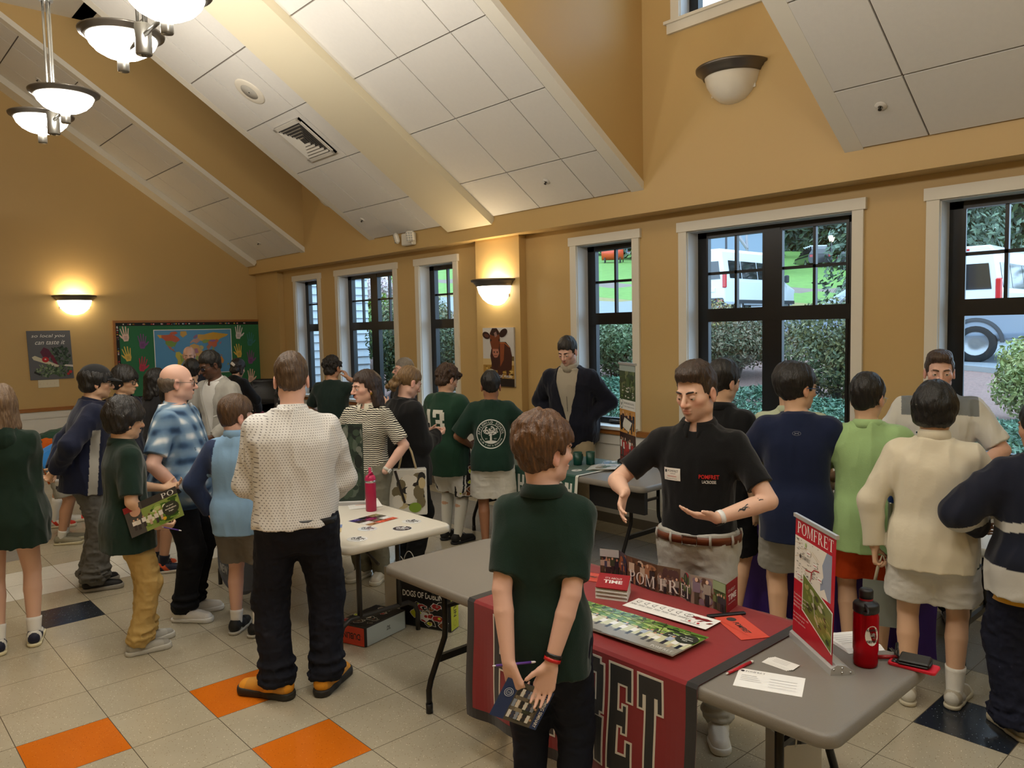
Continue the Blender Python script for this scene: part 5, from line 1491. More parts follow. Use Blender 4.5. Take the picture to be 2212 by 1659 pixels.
  s.pants = v.mesh(name, [mat_ or DENIM], cf=C, parent=s.root); return s.pants
 def shoes(s, color=(30, 30, 30), sole=(230, 228, 220), lace=None, accent=None, high=.0, scale=1.0, name='shoe', sock=None, sockh=.16, solet=.026, kind='sneaker'):
  for sd in ('R', 'L'):
   hp, kn, an, yaw, fz = s.leg[sd]; q = s.k * scale
   c, sn = math.cos(yaw), math.sin(yaw); Rz = np.array([[c, -sn, 0], [sn, c, 0], [0, 0, 1.0]]); o = np.array([an[0], an[1], fz])
   A = lambda x, y, z: o + Rz @ (np.array([x, y, z]) * q)
   v = Vox(o - .22 * q - .0, o + .30 * q, .005); sx = 1 if sd == 'R' else -1
   v.cone(A(0, -.035, .050), A(0, .04, .052), .040 * q, .044 * q, 0); v.cone(A(0, .04, .05), A(sx * .006, .165, .030), .044 * q, .035 * q, .02); v.cone(A(sx * -.006, .10, .03), A(sx * .01, .17, .026), .042 * q, .036 * q, .02)
   v.cone(A(0, -.030, .06), A(0, -.015, .098 + high), .039 * q, .036 * q, .02)
   v.cone(A(0, -.012, .085), A(0, -.008, .14 + high), .029 * q, .031 * q, 0, 's')
   v.plane(A(0, 0, solet * .8), (0, 0, -1)); v.plane(A(0, 0, .094 + high), (0, .18, 1))
   cA, cB = np.array(lin(color)), np.array(lin(accent or color))
   def cf(V):
    L = (V - o) @ Rz / q; m = ((np.abs(L[:, 1] - .02 + (L[:, 2] - .05) * .8) < .022) | (L[:, 1] > .155) | (L[:, 1] < -.058)).astype(float)[:, None]
    return cA * (1 - m) + cB * m
   sh = v.mesh(name, [SHOEM], cf=cf, parent=s.root)
   v = Vox(o - .22 * q, o + .30 * q, .005)
   for a, b, r1, r2 in ((A(0, -.040, .02), A(0, .03, .02), .041 * q, .040 * q), (A(0, .03, .02), A(sx * .006, .165, .02), .041 * q, .041 * q), (A(sx * -.006, .10, .02), A(sx * .01, .17, .02), .044 * q, .040 * q)): v.cone(a, b, r1 + .003, r2 + .003, .02)
   v.plane(A(0, 0, .001), (0, 0, -1)); v.plane(A(0, 0, solet), (0, -.04, 1)); v.mesh('sole', [SHOEM], sole, parent=sh)
   if lace:
    b = MB()
    for j in range(5):
     y = .045 + .022 * j; z = .098 - .010 * j - .0018 * j * j; b.tube([A(-.026, y, z - .012), A(0, y + .004, z), A(.026, y, z - .012)], .0028 * q, 5, c=lace)
    for e in (-1, 1): b.tube([A(0, .05, .096), A(e * .024, .062, .100), A(e * .040, .07, .084)], .0024 * q, 5, c=lace)
    b.build('laces', SHOEM, sh)
   if sock:
    b = MB(); kz = lambda t: an + (kn - an) * t
    tt = np.linspace(-.12, sockh / (.24 * s.H), 8); kw = .55 + .45 * s.w; R_ = np.interp(tt, [-.2, 0, .35, .7, 1], np.array([.022, .0205, .027, .0335, .032]) * s.H * kw + .004); P = [kz(t) + np.array([0, -.006 if t > .3 else 0, 0]) for t in tt]
    b.tube(P + [P[-1]], list(R_) + [R_[-1] * .9], 18, c=sock); b.build('sock', KNIT, s.root)
 def decal(s, canvas, name, target, u0, v0, scale=1.0, back=False, mat_=None, rot=0.0, dirv=None, parent=None):
  """press flat artwork onto the garment: u0, v0 are metres right of the spine and above the hip line"""
  me = target.data; n = len(me.vertices); co = np.zeros(n * 3, f32); me.vertices.foreach_get('co', co); co = co.reshape(-1, 3)
  polys = np.zeros(len(me.polygons) * 4, np.int32); me.polygons.foreach_get('vertices', polys) if False else me.loops.foreach_get('vertex_index', polys)
  if not hasattr(s, 'bvh_' + target.name.replace('.', '_')): setattr(s, 'bvh_' + target.name.replace('.', '_'), BVHTree.FromPolygons([Vector(p) for p in co.tolist()], polys.reshape(-1, 4).tolist()))
  bv = getattr(s, 'bvh_' + target.name.replace('.', '_')); sg = -1 if back else 1
  ca, sa = math.cos(rot), math.sin(rot)
  d = Vector(s.M @ np.array(dirv if dirv is not None else (0, -sg, 0)))
  side = nrm(np.cross(np.array(d), s.M @ np.array([0, 0, 1.0])))
  cache = {}
  org = s.piv + s.M @ np.array([u0, 0, v0])
  def f(u, v, w):
   uu = (u - canvas.w / 2) * scale; vv = (v - canvas.h / 2) * scale; uu, vv = uu * ca - vv * sa, uu * sa + vv * ca
   key = (round(uu, 5), round(vv, 5))
   if key not in cache:
    o = org + side * uu + s.M @ np.array([0, 0, 1.0]) * vv - np.array(d) * .6
    h = bv.ray_cast(Vector(o), d)
    cache[key] = np.array(h[0]) if h[0] is not None else org - np.array(d) * .12 + side * uu + s.M @ np.array([0, 0, 1.0]) * vv
   return cache[key] - np.array(d) * (.0022 + w)
  return canvas.build(name, mat_ or PRINT, parent or target, f=f, dz=.0004, sub=.012)
 def belt(s, color=(40, 28, 22), z=.012, buckle=(170, 168, 160), ease=.022, loops=None, e2=.010):
  ease += e2; H_ = s.H; zz, w, d, oy = s.P; W, D, O = np.interp(z * H_, zz, w) + ease, np.interp(z * H_, zz, d) + ease, np.interp(z * H_, zz, oy); M = s.M if abs(s.M[2][1]) < .25 else np.eye(3); b = MB(); n = 48; V = []
  P = lambda a, dz, e: s.piv + M @ np.array([math.copysign(abs(math.cos(a)) ** (2 / 2.3), math.cos(a)) * (W + e), O + math.copysign(abs(math.sin(a)) ** (2 / 2.3), math.sin(a)) * (D + e), z * H_ + dz])
  for k in range(n): V += [P(2 * PI * k / n, -.018, 0), P(2 * PI * k / n, -.018, .004), P(2 * PI * k / n, .018, .004), P(2 * PI * k / n, .018, 0)]
  F = [(4 * k + j, 4 * ((k + 1) % n) + j, 4 * ((k + 1) % n) + (j + 1) % 4, 4 * k + (j + 1) % 4) for k in range(n) for j in range(4)]
  b.add(V, F, color, True); o = b.build('belt', LEATH, s.root)
  if buckle:
   b = MB(); b.tube([P(PI / 2 + .13, -.022, .008), P(PI / 2 + .13, .022, .008), P(PI / 2 - .13, .022, .008), P(PI / 2 - .13, -.022, .008)], .003, 6, closed=True, c=buckle); b.build('buckle', METM, o)
  if loops:
   for a in (.5, 1.15, 2.0, 2.65, 3.6, 4.7, 5.8):
    b = MB(); b.tube([P(a, -.028, .004), P(a, 0, .009), P(a, .028, .004)], .006, 6, c=loops); b.build('belt_loop', DENIM, s.pants)
 def watch(s, sd, strap=(235, 235, 235), face=(20, 22, 26)):
  a = s.arm[sd]; c = a['W'] - nrm(a['W'] - a['E']) * .018; fd = nrm(a['W'] - a['E']); r = .0162 * s.H + .003; b = MB()
  b.tube([c - fd * .011, c + fd * .011], [r, r], 18, c=strap); w = b.build('watch', PLASM, s.root)
  out = -a['n']; u = np.cross(fd, out); b = MB(); M = (np.stack([u, fd, out], 1), c + out * (r + .001)); b.box((-.017, -.018, -.004), (.017, .018, .006), face, M=M, bev=.004); b.build('watch_face', PLASM, w)
def cutface(s, front, yy, zb):
 """the part of the head in front of the hairline"""
 R, c, q = s.Rh, s.hc, s.hs
 def fn(X, Y, Z):
  px, py, pz = X - f32(c[0]), Y - f32(c[1]), Z - f32(c[2])
  x = (px * f32(R[0][0]) + py * f32(R[1][0]) + pz * f32(R[2][0])) / f32(q); y = (px * f32(R[0][1]) + py * f32(R[1][1]) + pz * f32(R[2][1])) / f32(q); z = (px * f32(R[0][2]) + py * f32(R[1][2]) + pz * f32(R[2][2])) / f32(q)
  # in front of the ear line and below the hairline arc
  a = np.maximum(f32(yy) - y - np.abs(x) * f32(.15), (z - f32(front) + np.abs(x) ** 2 * f32(5.0)) if front > -.5 else f32(-1) + 0 * x)
  b = np.maximum(f32(.012) - y, z - f32(zb + .02))
  return np.minimum(a, b) * f32(q)
 return fn
# ============================================================ the people
def patmat(name, kind, base, c2, c3=None, rough=.85):
 """woven patterns that live in the cloth"""
 m, t, b = nodes(name); b.inputs['Roughness'].default_value = rough; b.inputs['Specular IOR Level'].default_value = .2
 tc = t.nodes.new('ShaderNodeTexCoord'); sp_ = t.nodes.new('ShaderNodeSeparateXYZ'); t.links.new(tc.outputs['Object'], sp_.inputs[0])
 def mth(op, a, b_=None, c_=None):
  n = t.nodes.new('ShaderNodeMath'); n.operation = op
  for i, v in enumerate((a, b_, c_)):
   if v is None: continue
   if isinstance(v, (int, float)): n.inputs[i].default_value = v
   else: t.links.new(v, n.inputs[i])
  return n.outputs[0]
 def mix(f, a, b_):
  n = t.nodes.new('ShaderNodeMix'); n.data_type = 'RGBA'; t.links.new(f, n.inputs[0])
  for i, v in ((6, a), (7, b_)):
   if isinstance(v, tuple): n.inputs[i].default_value = (*lin(v), 1)
   else: t.links.new(v, n.inputs[i])
  return n.outputs[2]
 x, y, z = sp_.outputs
 nz = t.nodes.new('ShaderNodeTexNoise'); nz.inputs['Scale'].default_value = 14; t.links.new(tc.outputs['Object'], nz.inputs['Vector'])
 wob = mth('MULTIPLY', mth('SUBTRACT', nz.outputs['Fac'], .5), .004 if kind == 'dots' else .02)
 u = mth('ADD', mth('ADD', x, mth('MULTIPLY', y, .7)), wob); w = mth('ADD', z, wob)
 if kind == 'dots':
  P = .0150; r = mth('FLOOR', mth('DIVIDE', w, P * .87)); fz = mth('SUBTRACT', mth('FRACT', mth('DIVIDE', w, P * .87)), .5)
  off = mth('MULTIPLY', mth('MODULO', r, 2.0), .5); fu = mth('SUBTRACT', mth('FRACT', mth('ADD', mth('DIVIDE', u, P), off)), .5)
  d = mth('ADD', mth('MULTIPLY', fz, fz), mth('MULTIPLY', fu, fu)); o = mix(mth('LESS_THAN', d, .030), base, c2)
 elif kind == 'stripes':
  o = mix(mth('GREATER_THAN', mth('SINE', mth('MULTIPLY', mth('ADD', w, mth('MULTIPLY', mth('SINE', mth('MULTIPLY', x, 240)), .0012)), 2 * PI / .0155)), .05), base, c2)
 elif kind == 'plaid':
  P = .105; sx = mth('SINE', mth('MULTIPLY', u, 2 * PI / P)); sz = mth('SINE', mth('MULTIPLY', w, 2 * PI / P))
  f1 = mth('MULTIPLY_ADD', mth('ADD', sx, sz), .25, .5)
  o = mix(f1, c2, base); f2 = mth('MULTIPLY', mth('GREATER_THAN', sx, .35), mth('GREATER_THAN', sz, .35))
  f3 = mth('MULTIPLY', mth('MAXIMUM', sx, 0), mth('MAXIMUM', sz, 0)); o = mix(mth('POWER', f3, 1.2), o, (236, 238, 238))
  s2 = mth('MULTIPLY', mth('MAXIMUM', mth('MULTIPLY', sx, -1), 0), mth('MAXIMUM', mth('MULTIPLY', sz, -1), 0)); o = mix(mth('MULTIPLY', s2, .9), o, c3)
 t.links.new(o, b.inputs['Base Color'])
 n = t.nodes.new('ShaderNodeTexNoise'); n.inputs['Scale'].default_value = 40; p = t.nodes.new('ShaderNodeBump'); p.inputs['Strength'].default_value = .1; p.inputs['Distance'].default_value = .01
 t.links.new(tc.outputs['Object'], n.inputs['Vector']); t.links.new(n.outputs['Fac'], p.inputs['Height']); t.links.new(p.outputs[0], b.inputs['Normal'])
 return m
GREEN = (26, 46, 38); GREENT = (24, 52, 42)
def swoosh(c, x, y, k, col): c.poly([(x, y), (x + k * .28, y - k * .16), (x + k, y + k * .22), (x + k * .32, y - k * .02), (x + .1 * k, y + .1 * k)], col)
# 1 boy in the dark green polo, hands behind his back, nearest the camera
p = Person('boy from behind in a dark green polo, hands clasped behind him, closest to the camera', .93, -2.31, 34, 1.665, 'pink', .005, head=(-42, -3, 0), child=True, hairt=.028, w=.86,
           armR=dict(w=(.045, -.175, .785), pole=(1, -.35, .1), dir=(-.28, -.10, -.95), palm=(0, -1, .1), curl=.28, thumb=.25), armL=dict(w=(-.10, -.19, .80), pole=(-1, -.3, .1), dir=(.30, -.05, -.95), palm=(.4, .9, .1), curl=.75, thumb=.9))
p.body(skinleg=False, brow=(90, 60, 40)); p.hair('short', (74, 48, 28), (128, 86, 50), top=.030, side=.022, seed=3, mess=.009)
p.top(GREEN, hem=-.085, sleeve=.80, ease=.018, collar='polo', mat_=KNIT, wr=.006, wl=.17, seed=5, armease=.014, flare=.010); p.bottom((26, 30, 42), ease=.018, seed=6, wr=.006); p.shoes((40, 40, 44), (200, 200, 196))
a = p.arm['R']; fd = nrm(a['W'] - a['E'])
for off, col, nm in ((.030, (20, 20, 22), 'black_wristband'), (.015, (200, 30, 28), 'red_wristband')):
 b = MB(); c = a['W'] - fd * off; b.tube([c - fd * .006, c + fd * .006], [.0305, .0305], 20, c=col); o = b.build('wristband', PLASM, p.root); o['label'] = nm.replace('_', ' ')
FRONT = p
# 2 man in the black polo behind the red table
p = Person('young man in a black polo gesturing with both hands behind the red tablecloth', 2.12, -2.15, 198, 1.80, 'fair', .005, head=(-16, -13, 2), hairt=.03, headscale=1.02, feet={'R': (.09, -.02, 12), 'L': (-.11, .05, -16)},
           armR=dict(w=(.235, .36, 1.205), pole=(1, -.5, -.5), dir=(-.12, .72, -.62), palm=(-1, .05, -.15), curl=.30, thumb=-.1, spread=.6, fc=[.35, .28, .25, .2]),
           armL=dict(w=(-.16, .25, 1.10), pole=(-1, -.5, -.25), dir=(.86, .42, .14), palm=(.10, -.35, .93), curl=.22, thumb=-.25, spread=.5, fc=[.16, .22, .26, .32]))
p.body(skinleg=False, stubble=.55, brow=(40, 28, 22), gaze=-.28, mouth=.9, jaw=1.03, iris=(74, 54, 38)); p.hair('slick', (44, 31, 22), (84, 60, 42), top=.020, side=.005, seed=4)
p.top((17, 17, 19), hem=.0, sleeve=.74, ease=.010, collar='polo', mat_=KNIT, wr=.004, seed=7, armease=.014); p.bottom((184, 182, 176), ease=.016, waist=.030, seed=8, wr=.005, flare=.004, bunch=.004)
p.belt((112, 56, 30), .018, loops=(188, 186, 180)); p.watch('L', (240, 240, 240)); p.shoes((232, 230, 226), (238, 238, 234), lace=(226, 222, 214))
c = Canvas(.085, .060, (240, 238, 232)); c.text('POMFRET', .020, .040, .011, (40, 40, 44), width=.056); c.rect(.006, .038, .015, .051, (40, 40, 44)); c.text('school', .034, .031, .006, (90, 90, 92), width=.026); c.text('Admissions', .018, .017, .009, (190, 60, 50), width=.048); c.text('Associate Director', .014, .007, .005, (60, 60, 60), width=.055)
p.decal(c, 'name_badge', p.shirt, .092, .335, parent=p.shirt)
c = Canvas(.09, .045, (17, 17, 19)); c.items = []; c.text('POMFRET', 0, .022, .020, (205, 44, 40), width=.09, bold=.02); c.text('LACROSSE', .014, 0, .015, (225, 225, 222), width=.062, bold=.02)
p.decal(c, 'chest_embroidery', p.shirt, -.085, .325, parent=p.shirt)
# forearm tattoo
a = p.arm['L']; v = a['W'] - a['E']; L = np.linalg.norm(v); u = nrm(v); out = nrm(np.array([-.25, .75, .55]) - u * (np.array([-.25, .75, .55]) @ u)); sd = np.cross(u, out); b = MB()
for (t0, t1, s0, s1) in ((.16, .52, -.002, .004), (.22, .40, .010, .016), (.46, .66, -.014, -.007), (.30, .62, -.010, -.006)):
 V = []
 for i in range(9):
  tt = t0 + (t1 - t0) * i / 8; r = (.0155 + (.0235 - .0155) * (1 - tt)) * p.H * 1.0 + .0032; hw = (s1 - s0) / 2 * (1 - abs(i / 4 - 1)) + .0015
  for e in (-1, 1): q = (s0 + s1) / 2 + .004 * math.sin(i * 1.3) + e * hw; V.append(a['E'] + u * L * tt + out * math.sqrt(max(r * r - q * q, 1e-6)) + sd * q)
 b.add(V, [(2 * i, 2 * i + 1, 2 * i + 3, 2 * i + 2) for i in range(8)], (62, 62, 64))
b.build('tattoo', PRINT, p.root)
BOOTH = p
# 3 man in the white dotted shirt
p = Person('man from behind in a white dotted shirt, navy trousers and yellow shoes', .86, -.47, 60, 1.87, 'pink', .0052, head=(2, -14, 0), hairt=.022, w=1.02, feet={'R': (.12, .0, 24), 'L': (-.13, -.01, -58)}, lean=2,
           armR=dict(w=(.16, .29, 1.00), pole=(.75, -.8, -.3), dir=(-.75, .6, -.1), curl=.5), armL=dict(w=(-.15, .29, 1.02), pole=(-.75, -.8, -.3), dir=(.7, .6, -.1), curl=.5))
p.body(skinleg=False); p.hair('short', (70, 52, 38), (110, 86, 62), top=.022, side=.006, seed=8)
p.top((224, 222, 218), hem=-.012, sleeve=1.9, ease=.034, collar='stand', mat_=patmat('dotted_shirting', 'dots', (226, 224, 222), (112, 110, 112)), wr=.011, wl=.22, seed=9, armease=.020, flare=.012)
p.bottom((24, 26, 36), ease=.026, flare=.014, bunch=.012, seed=10, wr=.007, waist=.02); p.belt((30, 28, 28), .004, buckle=None, ease=.026); p.shoes((204, 142, 52), (44, 42, 38), lace=(28, 26, 26), accent=(226, 152, 40), solet=.036, scale=1.12)
# 4 boy in beige trousers holding a magazine
p = Person('boy in a dark green polo and beige trousers holding a magazine', .37, .82, -2, 1.60, 'asian', .006, head=(12, -8, 0), child=True, hairt=.03, feet={'R': (.075, .0, 4), 'L': (-.07, .07, 0)},
           armR=dict(w=(.175, .12, .80), pole=(.6, -1, -.1), dir=(-.05, .95, -.2), palm=(-.6, .0, .8), curl=.9, thumb=.8), armL=dict(w=(-.10, .24, .98), pole=(-1, -.8, -.3), dir=(.5, .8, .1), palm=(.3, -.3, 1), curl=.5))
p.body(skinleg=False, brow=(24, 20, 18)); p.hair('bowl', (20, 17, 16), (40, 34, 32), top=.032, side=.020, seed=5)
p.top(GREEN, hem=-.10, sleeve=.86, ease=.022, collar='polo', mat_=KNIT, seed=11, armease=.020, flare=.030); p.bottom((190, 160, 100), ease=.014, bunch=.012, seed=12, wr=.009, flare=.008); p.shoes((176, 174, 166), (196, 194, 186), lace=(190, 188, 180), accent=(160, 158, 150), solet=.034)
BEIGE = p
# 5 bald man in the plaid shirt
p = Person('bald man in glasses and a blue plaid short-sleeved shirt, hand in pocket', .82, 1.18, -38, 1.77, 'pink', .0058, head=(22, -4, 0), hairt=.004, w=1.16, belly=.030,
           armR=dict(w=(.225, .08, .93), pole=(1, -.8, .2), dir=(-.15, .35, -.9), curl=.5, hide=True), armL=dict(w=(-.24, .10, .92), pole=(-1, -.8, .2), dir=(.1, .3, -.9), curl=.5))
p.body(skinleg=False, scalp=((96, 84, 74), .030), brow=(96, 76, 60), stubble=.25, jaw=1.1); p.glasses((60, 58, 58), thin=True); p.hair('fringe', (104, 90, 78), (130, 116, 102), side=.002, seed=2)
plm = patmat('blue_plaid_cotton', 'plaid', (150, 176, 196), (62, 98, 136), (44, 60, 84))
p.top((140, 160, 180), hem=-.065, sleeve=.78, ease=.024, collar='stand', mat_=plm, wr=.006, wl=.16, seed=13, armease=.022)
c = Canvas(.13, .06); c.items = []
for s_ in (-1, 1):
 c = Canvas(.13, .055, (96, 124, 150)); c.items = []; c.poly([(0, .05), (.13, .05), (.13, .03), (.065, .006), (0, .03)], (70, 96, 124)); c.poly([(.004, .046), (.126, .046), (.126, .033), (.065, .011), (.004, .033)], (140, 166, 188)); c.ell(.065, .022, .004, .004, (232, 232, 228)); p.decal(c, 'pocket_flap', p.shirt, s_ * .085, .27, parent=p.shirt)
c = Canvas(.03, .36); c.items = []; c.rect(0, 0, .004, .36, (56, 78, 104)); c.rect(.026, 0, .028, .36, (70, 92, 118))
for k in range(5): c.ell(.015, .03 + .075 * k, .004, .004, (230, 232, 232))
p.decal(c, 'button_placket', p.shirt, 0, .18, parent=p.shirt)
p.bottom((22, 23, 28), ease=.020, seed=14, flare=.006, bunch=.008); p.watch('R', (226, 226, 222)); p.shoes((232, 230, 228), (236, 236, 234), lace=(222, 220, 216))
# 6 man in the black cap
p = Person('man in a black baseball cap and navy jacket, hands behind his back', .50, 2.36, -8, 1.76, 'asian', .0062, head=(2, -8, 0), hairt=.010, lean=9, w=1.02,
           armR=dict(w=(.13, -.20, .98), pole=(1, -.3, 0), dir=(-.4, -.45, -.6), palm=(0, -1, 0), curl=.9), armL=dict(w=(-.06, -.20, .96), pole=(-1, -.3, 0), dir=(.4, -.3, -.6), curl=.8))
p.body(skinleg=False, brow=(24, 20, 18), stubble=.3); p.hair('bowl', (20, 18, 17), top=.004, side=.012, seed=6); cp = p.cap((34, 34, 36)); p.glasses((40, 36, 34))
c = Canvas(.05, .012); c.items = []; c.text('athletics', 0, 0, .010, (170, 170, 166), width=.045, shear=.3)
NAVJ = (24, 29, 52)
p.top(NAVJ, hem=-.075, sleeve=1.96, ease=.032, collar='stand', wr=.009, wl=.2, seed=15, flare=.014, armease=.030, cf=lambda s, L, V: np.where(((np.abs(L[:, 1] - .035 + .05 * L[:, 2]) < .032) & (L[:, 0] > .08) & (L[:, 2] < .36))[:, None], np.array(lin((168, 164, 154))), np.array(lin(NAVJ))))
p.bottom((98, 96, 92), ease=.024, flare=.018, bunch=.016, seed=16, wr=.011); p.shoes((26, 26, 28), (150, 146, 138), solet=.03)
CAP = p
# 7 girl in the green hoodie at the left edge
p = Person('girl in an oversized dark green hoodie at the left edge, bare legs', -.17, 1.42, 62, 1.69, 'fair', .006, head=(14, 0, 0), male=False, hairt=.015, feet={'R': (.10, .03, -14), 'L': (-.07, -.07, -22)},
           armR=dict(w=(.06, .26, 1.06), pole=(.35, -1, -.5)), armL=dict(w=(-.06, .26, 1.06), pole=(-.35, -1, -.5)))
p.body(); p.hair('long', (96, 74, 54), (150, 122, 92), top=.015, side=.010, seed=7)
HOOD = (20, 40, 30)
p.top(HOOD, hem=-.115, sleeve=1.95, ease=.040, collar='none', wr=.010, wl=.2, seed=17, flare=.030, armease=.020, name='hoodie', neck=.062)
v = Vox(p.nb - .2, p.nb + .16, .007); v.ell(p.nb + p.M @ np.array([0, -.085, -.055]), (.115, .055, .085), 0, 'u', None); v.ell(p.nb + p.M @ np.array([0, -.03, .0]), (.105, .085, .045), .03); v.cone(p.nb - np.array([0, 0, .03]), p.nb + np.array([0, .02, .12]), .066, .074, .01, 's'); v.wrinkle(.006, .1, 3); v.mesh('hood', [CLOTH], HOOD, parent=p.shirt)
p.bottom((22, 22, 24), length=.22, ease=.022, flare=.02, seed=18, name='shorts'); p.shoes((226, 224, 218), (226, 216, 180), accent=(30, 34, 58), lace=(210, 208, 204), sock=(238, 236, 232), sockh=.10)
# 8 boy bent over in orange shorts
p = Person('boy bending over in a green tee and orange shorts near the back wall', .76, 4.88, -12, 1.66, 'tan', .0075, lean=68, child=True, head=(0, -30, 0), feet={'R': (.10, .0, 6), 'L': (-.08, .10, 0)}, armR=dict(w=(.2, .62, .95), pole=(1, 0, 1)), armL=dict(w=(-.2, .62, .95), pole=(-1, 0, 1)))
p.body(); p.hair('short', (40, 30, 24), top=.025, side=.014); p.top((34, 64, 50), hem=-.03, sleeve=.7, ease=.018, seed=19, wr=.008); p.bottom((196, 92, 26), length=.46, ease=.026, flare=.03, waist=.05, seed=20, name='shorts', wr=.008); p.shoes((222, 218, 208), (226, 214, 190), accent=(214, 60, 40), sock=(230, 228, 222), sockh=.24)
# 9 boy bent over in bright blue
p = Person('boy in a bright blue shirt bending over behind the capped man', .66, 4.05, -20, 1.55, 'tan', .0075, lean=52, child=True, head=(0, -30, 0), armR=dict(w=(.2, .55, .9), pole=(1, 0, 1)), armL=dict(w=(-.2, .55, .9), pole=(-1, 0, 1)))
p.body(); p.hair('short', (66, 44, 32), top=.025, side=.014); p.top((50, 128, 206), hem=-.06, sleeve=.7, ease=.028, seed=21, flare=.03, wr=.008); p.bottom((150, 148, 140), length=.44, ease=.024, flare=.03, seed=22, name='shorts'); p.shoes((140, 134, 114), (206, 196, 164), sock=(226, 222, 212), sockh=.07)
# 10 boy in glasses facing us
p = Person('boy in black-rimmed glasses and a navy top behind the capped man', 1.14, 3.55, -48, 1.70, 'asian', .0068, head=(6, -8, 0), child=True, hairt=.032)
p.body(skinleg=False, brow=(24, 20, 18)); p.hair('bowl', (18, 16, 15), (34, 30, 28), top=.034, side=.018, seed=9); p.glasses((24, 24, 28)); p.top((26, 32, 54), hem=-.08, sleeve=.8, ease=.022, collar='polo', seed=23); p.bottom((34, 34, 38), seed=24); p.shoes((180, 40, 90), (30, 30, 32))
# 11 dark-haired boy looking down
p = Person('dark-haired boy bending to look down beside the plaid shirt', 1.04, 2.45, -14, 1.62, 'tan', .0068, head=(0, -26, 0), lean=16, child=True, hairt=.03, feet={'R': (.10, .02, 10), 'L': (-.08, -.05, 0)}, armR=dict(w=(.16, .36, .92), pole=(1, -.5, 0)), armL=dict(w=(-.16, .36, .92), pole=(-1, -.5, 0)))
p.body(brow=(24, 20, 18)); p.hair('short', (22, 19, 18), (40, 36, 34), top=.03, side=.018, seed=10); p.top((34, 40, 58), hem=-.07, sleeve=.8, ease=.02, seed=25); p.bottom((38, 40, 46), length=.46, ease=.02, flare=.02, seed=26, name='shorts'); p.shoes((34, 40, 62), (216, 206, 192), accent=(212, 92, 50), lace=(30, 30, 40), sock=(30, 34, 46), sockh=.08)
# 12 woman with long black hair
p = Person('woman with long black hair turned away, left of the bald plaid-shirted man', 1.62, 4.15, 22, 1.63, 'asian', .0075, male=False, head=(-20, -6, 0), hairt=.015)
p.body(skinleg=False); p.hair('long', (17, 15, 15), (34, 30, 30), top=.016, side=.012, seed=11); p.top((36, 36, 40), hem=-.05, sleeve=1.9, ease=.02, seed=27); p.bottom((30, 30, 34), seed=28); p.shoes()
# 13 bald man far behind
p = Person('bald man standing in front of the world map at the back wall', 3.10, 7.35, 244, 1.80, 'pink', .008, head=(0, -14, 0), hairt=.003)
p.body(skinleg=False, brow=(150, 120, 96), scalp=((170, 130, 108), .0)); p.hair('fringe', (150, 128, 110), side=.001); p.top((44, 46, 56), hem=-.06, sleeve=1.95, ease=.026, collar='stand', collarc=(226, 226, 226), seed=29); p.bottom((50, 50, 56), seed=30); p.shoes()
# 14 dark hair seen between
p = Person('dark-haired person seen only by the crown between bald man and suited man', 2.28, 4.98, 64, 1.69, 'asian', .008, head=(0, -10, 0), hairt=.03)
p.body(skinleg=False, face=False); p.hair('short', (22, 19, 18), top=.03, side=.02, seed=13); p.top((44, 48, 60), hem=-.06, sleeve=.8, ease=.02, seed=31); p.bottom((40, 40, 44), seed=32); p.shoes()
# 15 man in the grey suit
p = Person('man in a light grey suit jacket and glasses leaning over the table', 2.10, 3.44, 196, 1.845, 'dark', .0068, head=(-8, -22, 0), lean=17, w=1.16, belly=.02, hairt=.022, armR=dict(w=(.20, .40, 1.02), pole=(1, -.5, -.2), curl=.5), armL=dict(w=(-.22, .38, .98), pole=(-1, -.5, -.2), curl=.5))
p.body(skinleg=False, stubble=.9, brow=(20, 16, 14), iris=(40, 26, 18), lipc=(120, 66, 58)); p.hair('short', (16, 14, 13), (24, 21, 20), top=.020, side=.006, seed=14); p.glasses((18, 18, 18))
p.top((226, 226, 224), hem=-.02, sleeve=.3, ease=.006, collar='stand', seed=33, wr=.002)
def opensuit(s):
 M, o = s.M, s.piv
 def fn(X, Y, Z):
  px, py, pz = X - f32(o[0]), Y - f32(o[1]), Z - f32(o[2])
  u = px * f32(M[0][0]) + py * f32(M[1][0]) + pz * f32(M[2][0]); v_ = px * f32(M[0][1]) + py * f32(M[1][1]) + pz * f32(M[2][1]); z = px * f32(M[0][2]) + py * f32(M[1][2]) + pz * f32(M[2][2])
  return np.maximum(np.abs(u) - f32(.012) - np.clip(z - f32(.10), 0, .4) * f32(.24), f32(.02) - v_)
 return fn
SUIT = (172, 170, 164)
p.top(SUIT, hem=-.085, sleeve=1.93, ease=.028, collar='none', wr=.006, seed=34, open_=opensuit, name='jacket', armease=.026, cuff=None); jk = p.shirt
c = Canvas(.07, .03); c.items = []; c.poly([(0, 0), (.065, .012), (.06, .024), (.01, .012)], (240, 240, 238)); p.decal(c, 'pocket_square', jk, -.09, .285, parent=jk)
p.bottom((150, 148, 142), seed=35); p.shoes((40, 34, 30), (30, 26, 24))
b = MB(); M = p.M; o = p.nb + M @ np.array([0, .075, -.025]); [b.add([o, o + M @ np.array([s_ * .045, -.004, .02]), o + M @ np.array([s_ * .045, -.004, -.02])], [(0, 1, 2)], (20, 20, 22)) for s_ in (-1, 1)]; b.build('bow_tie', CLOTH, p.root)
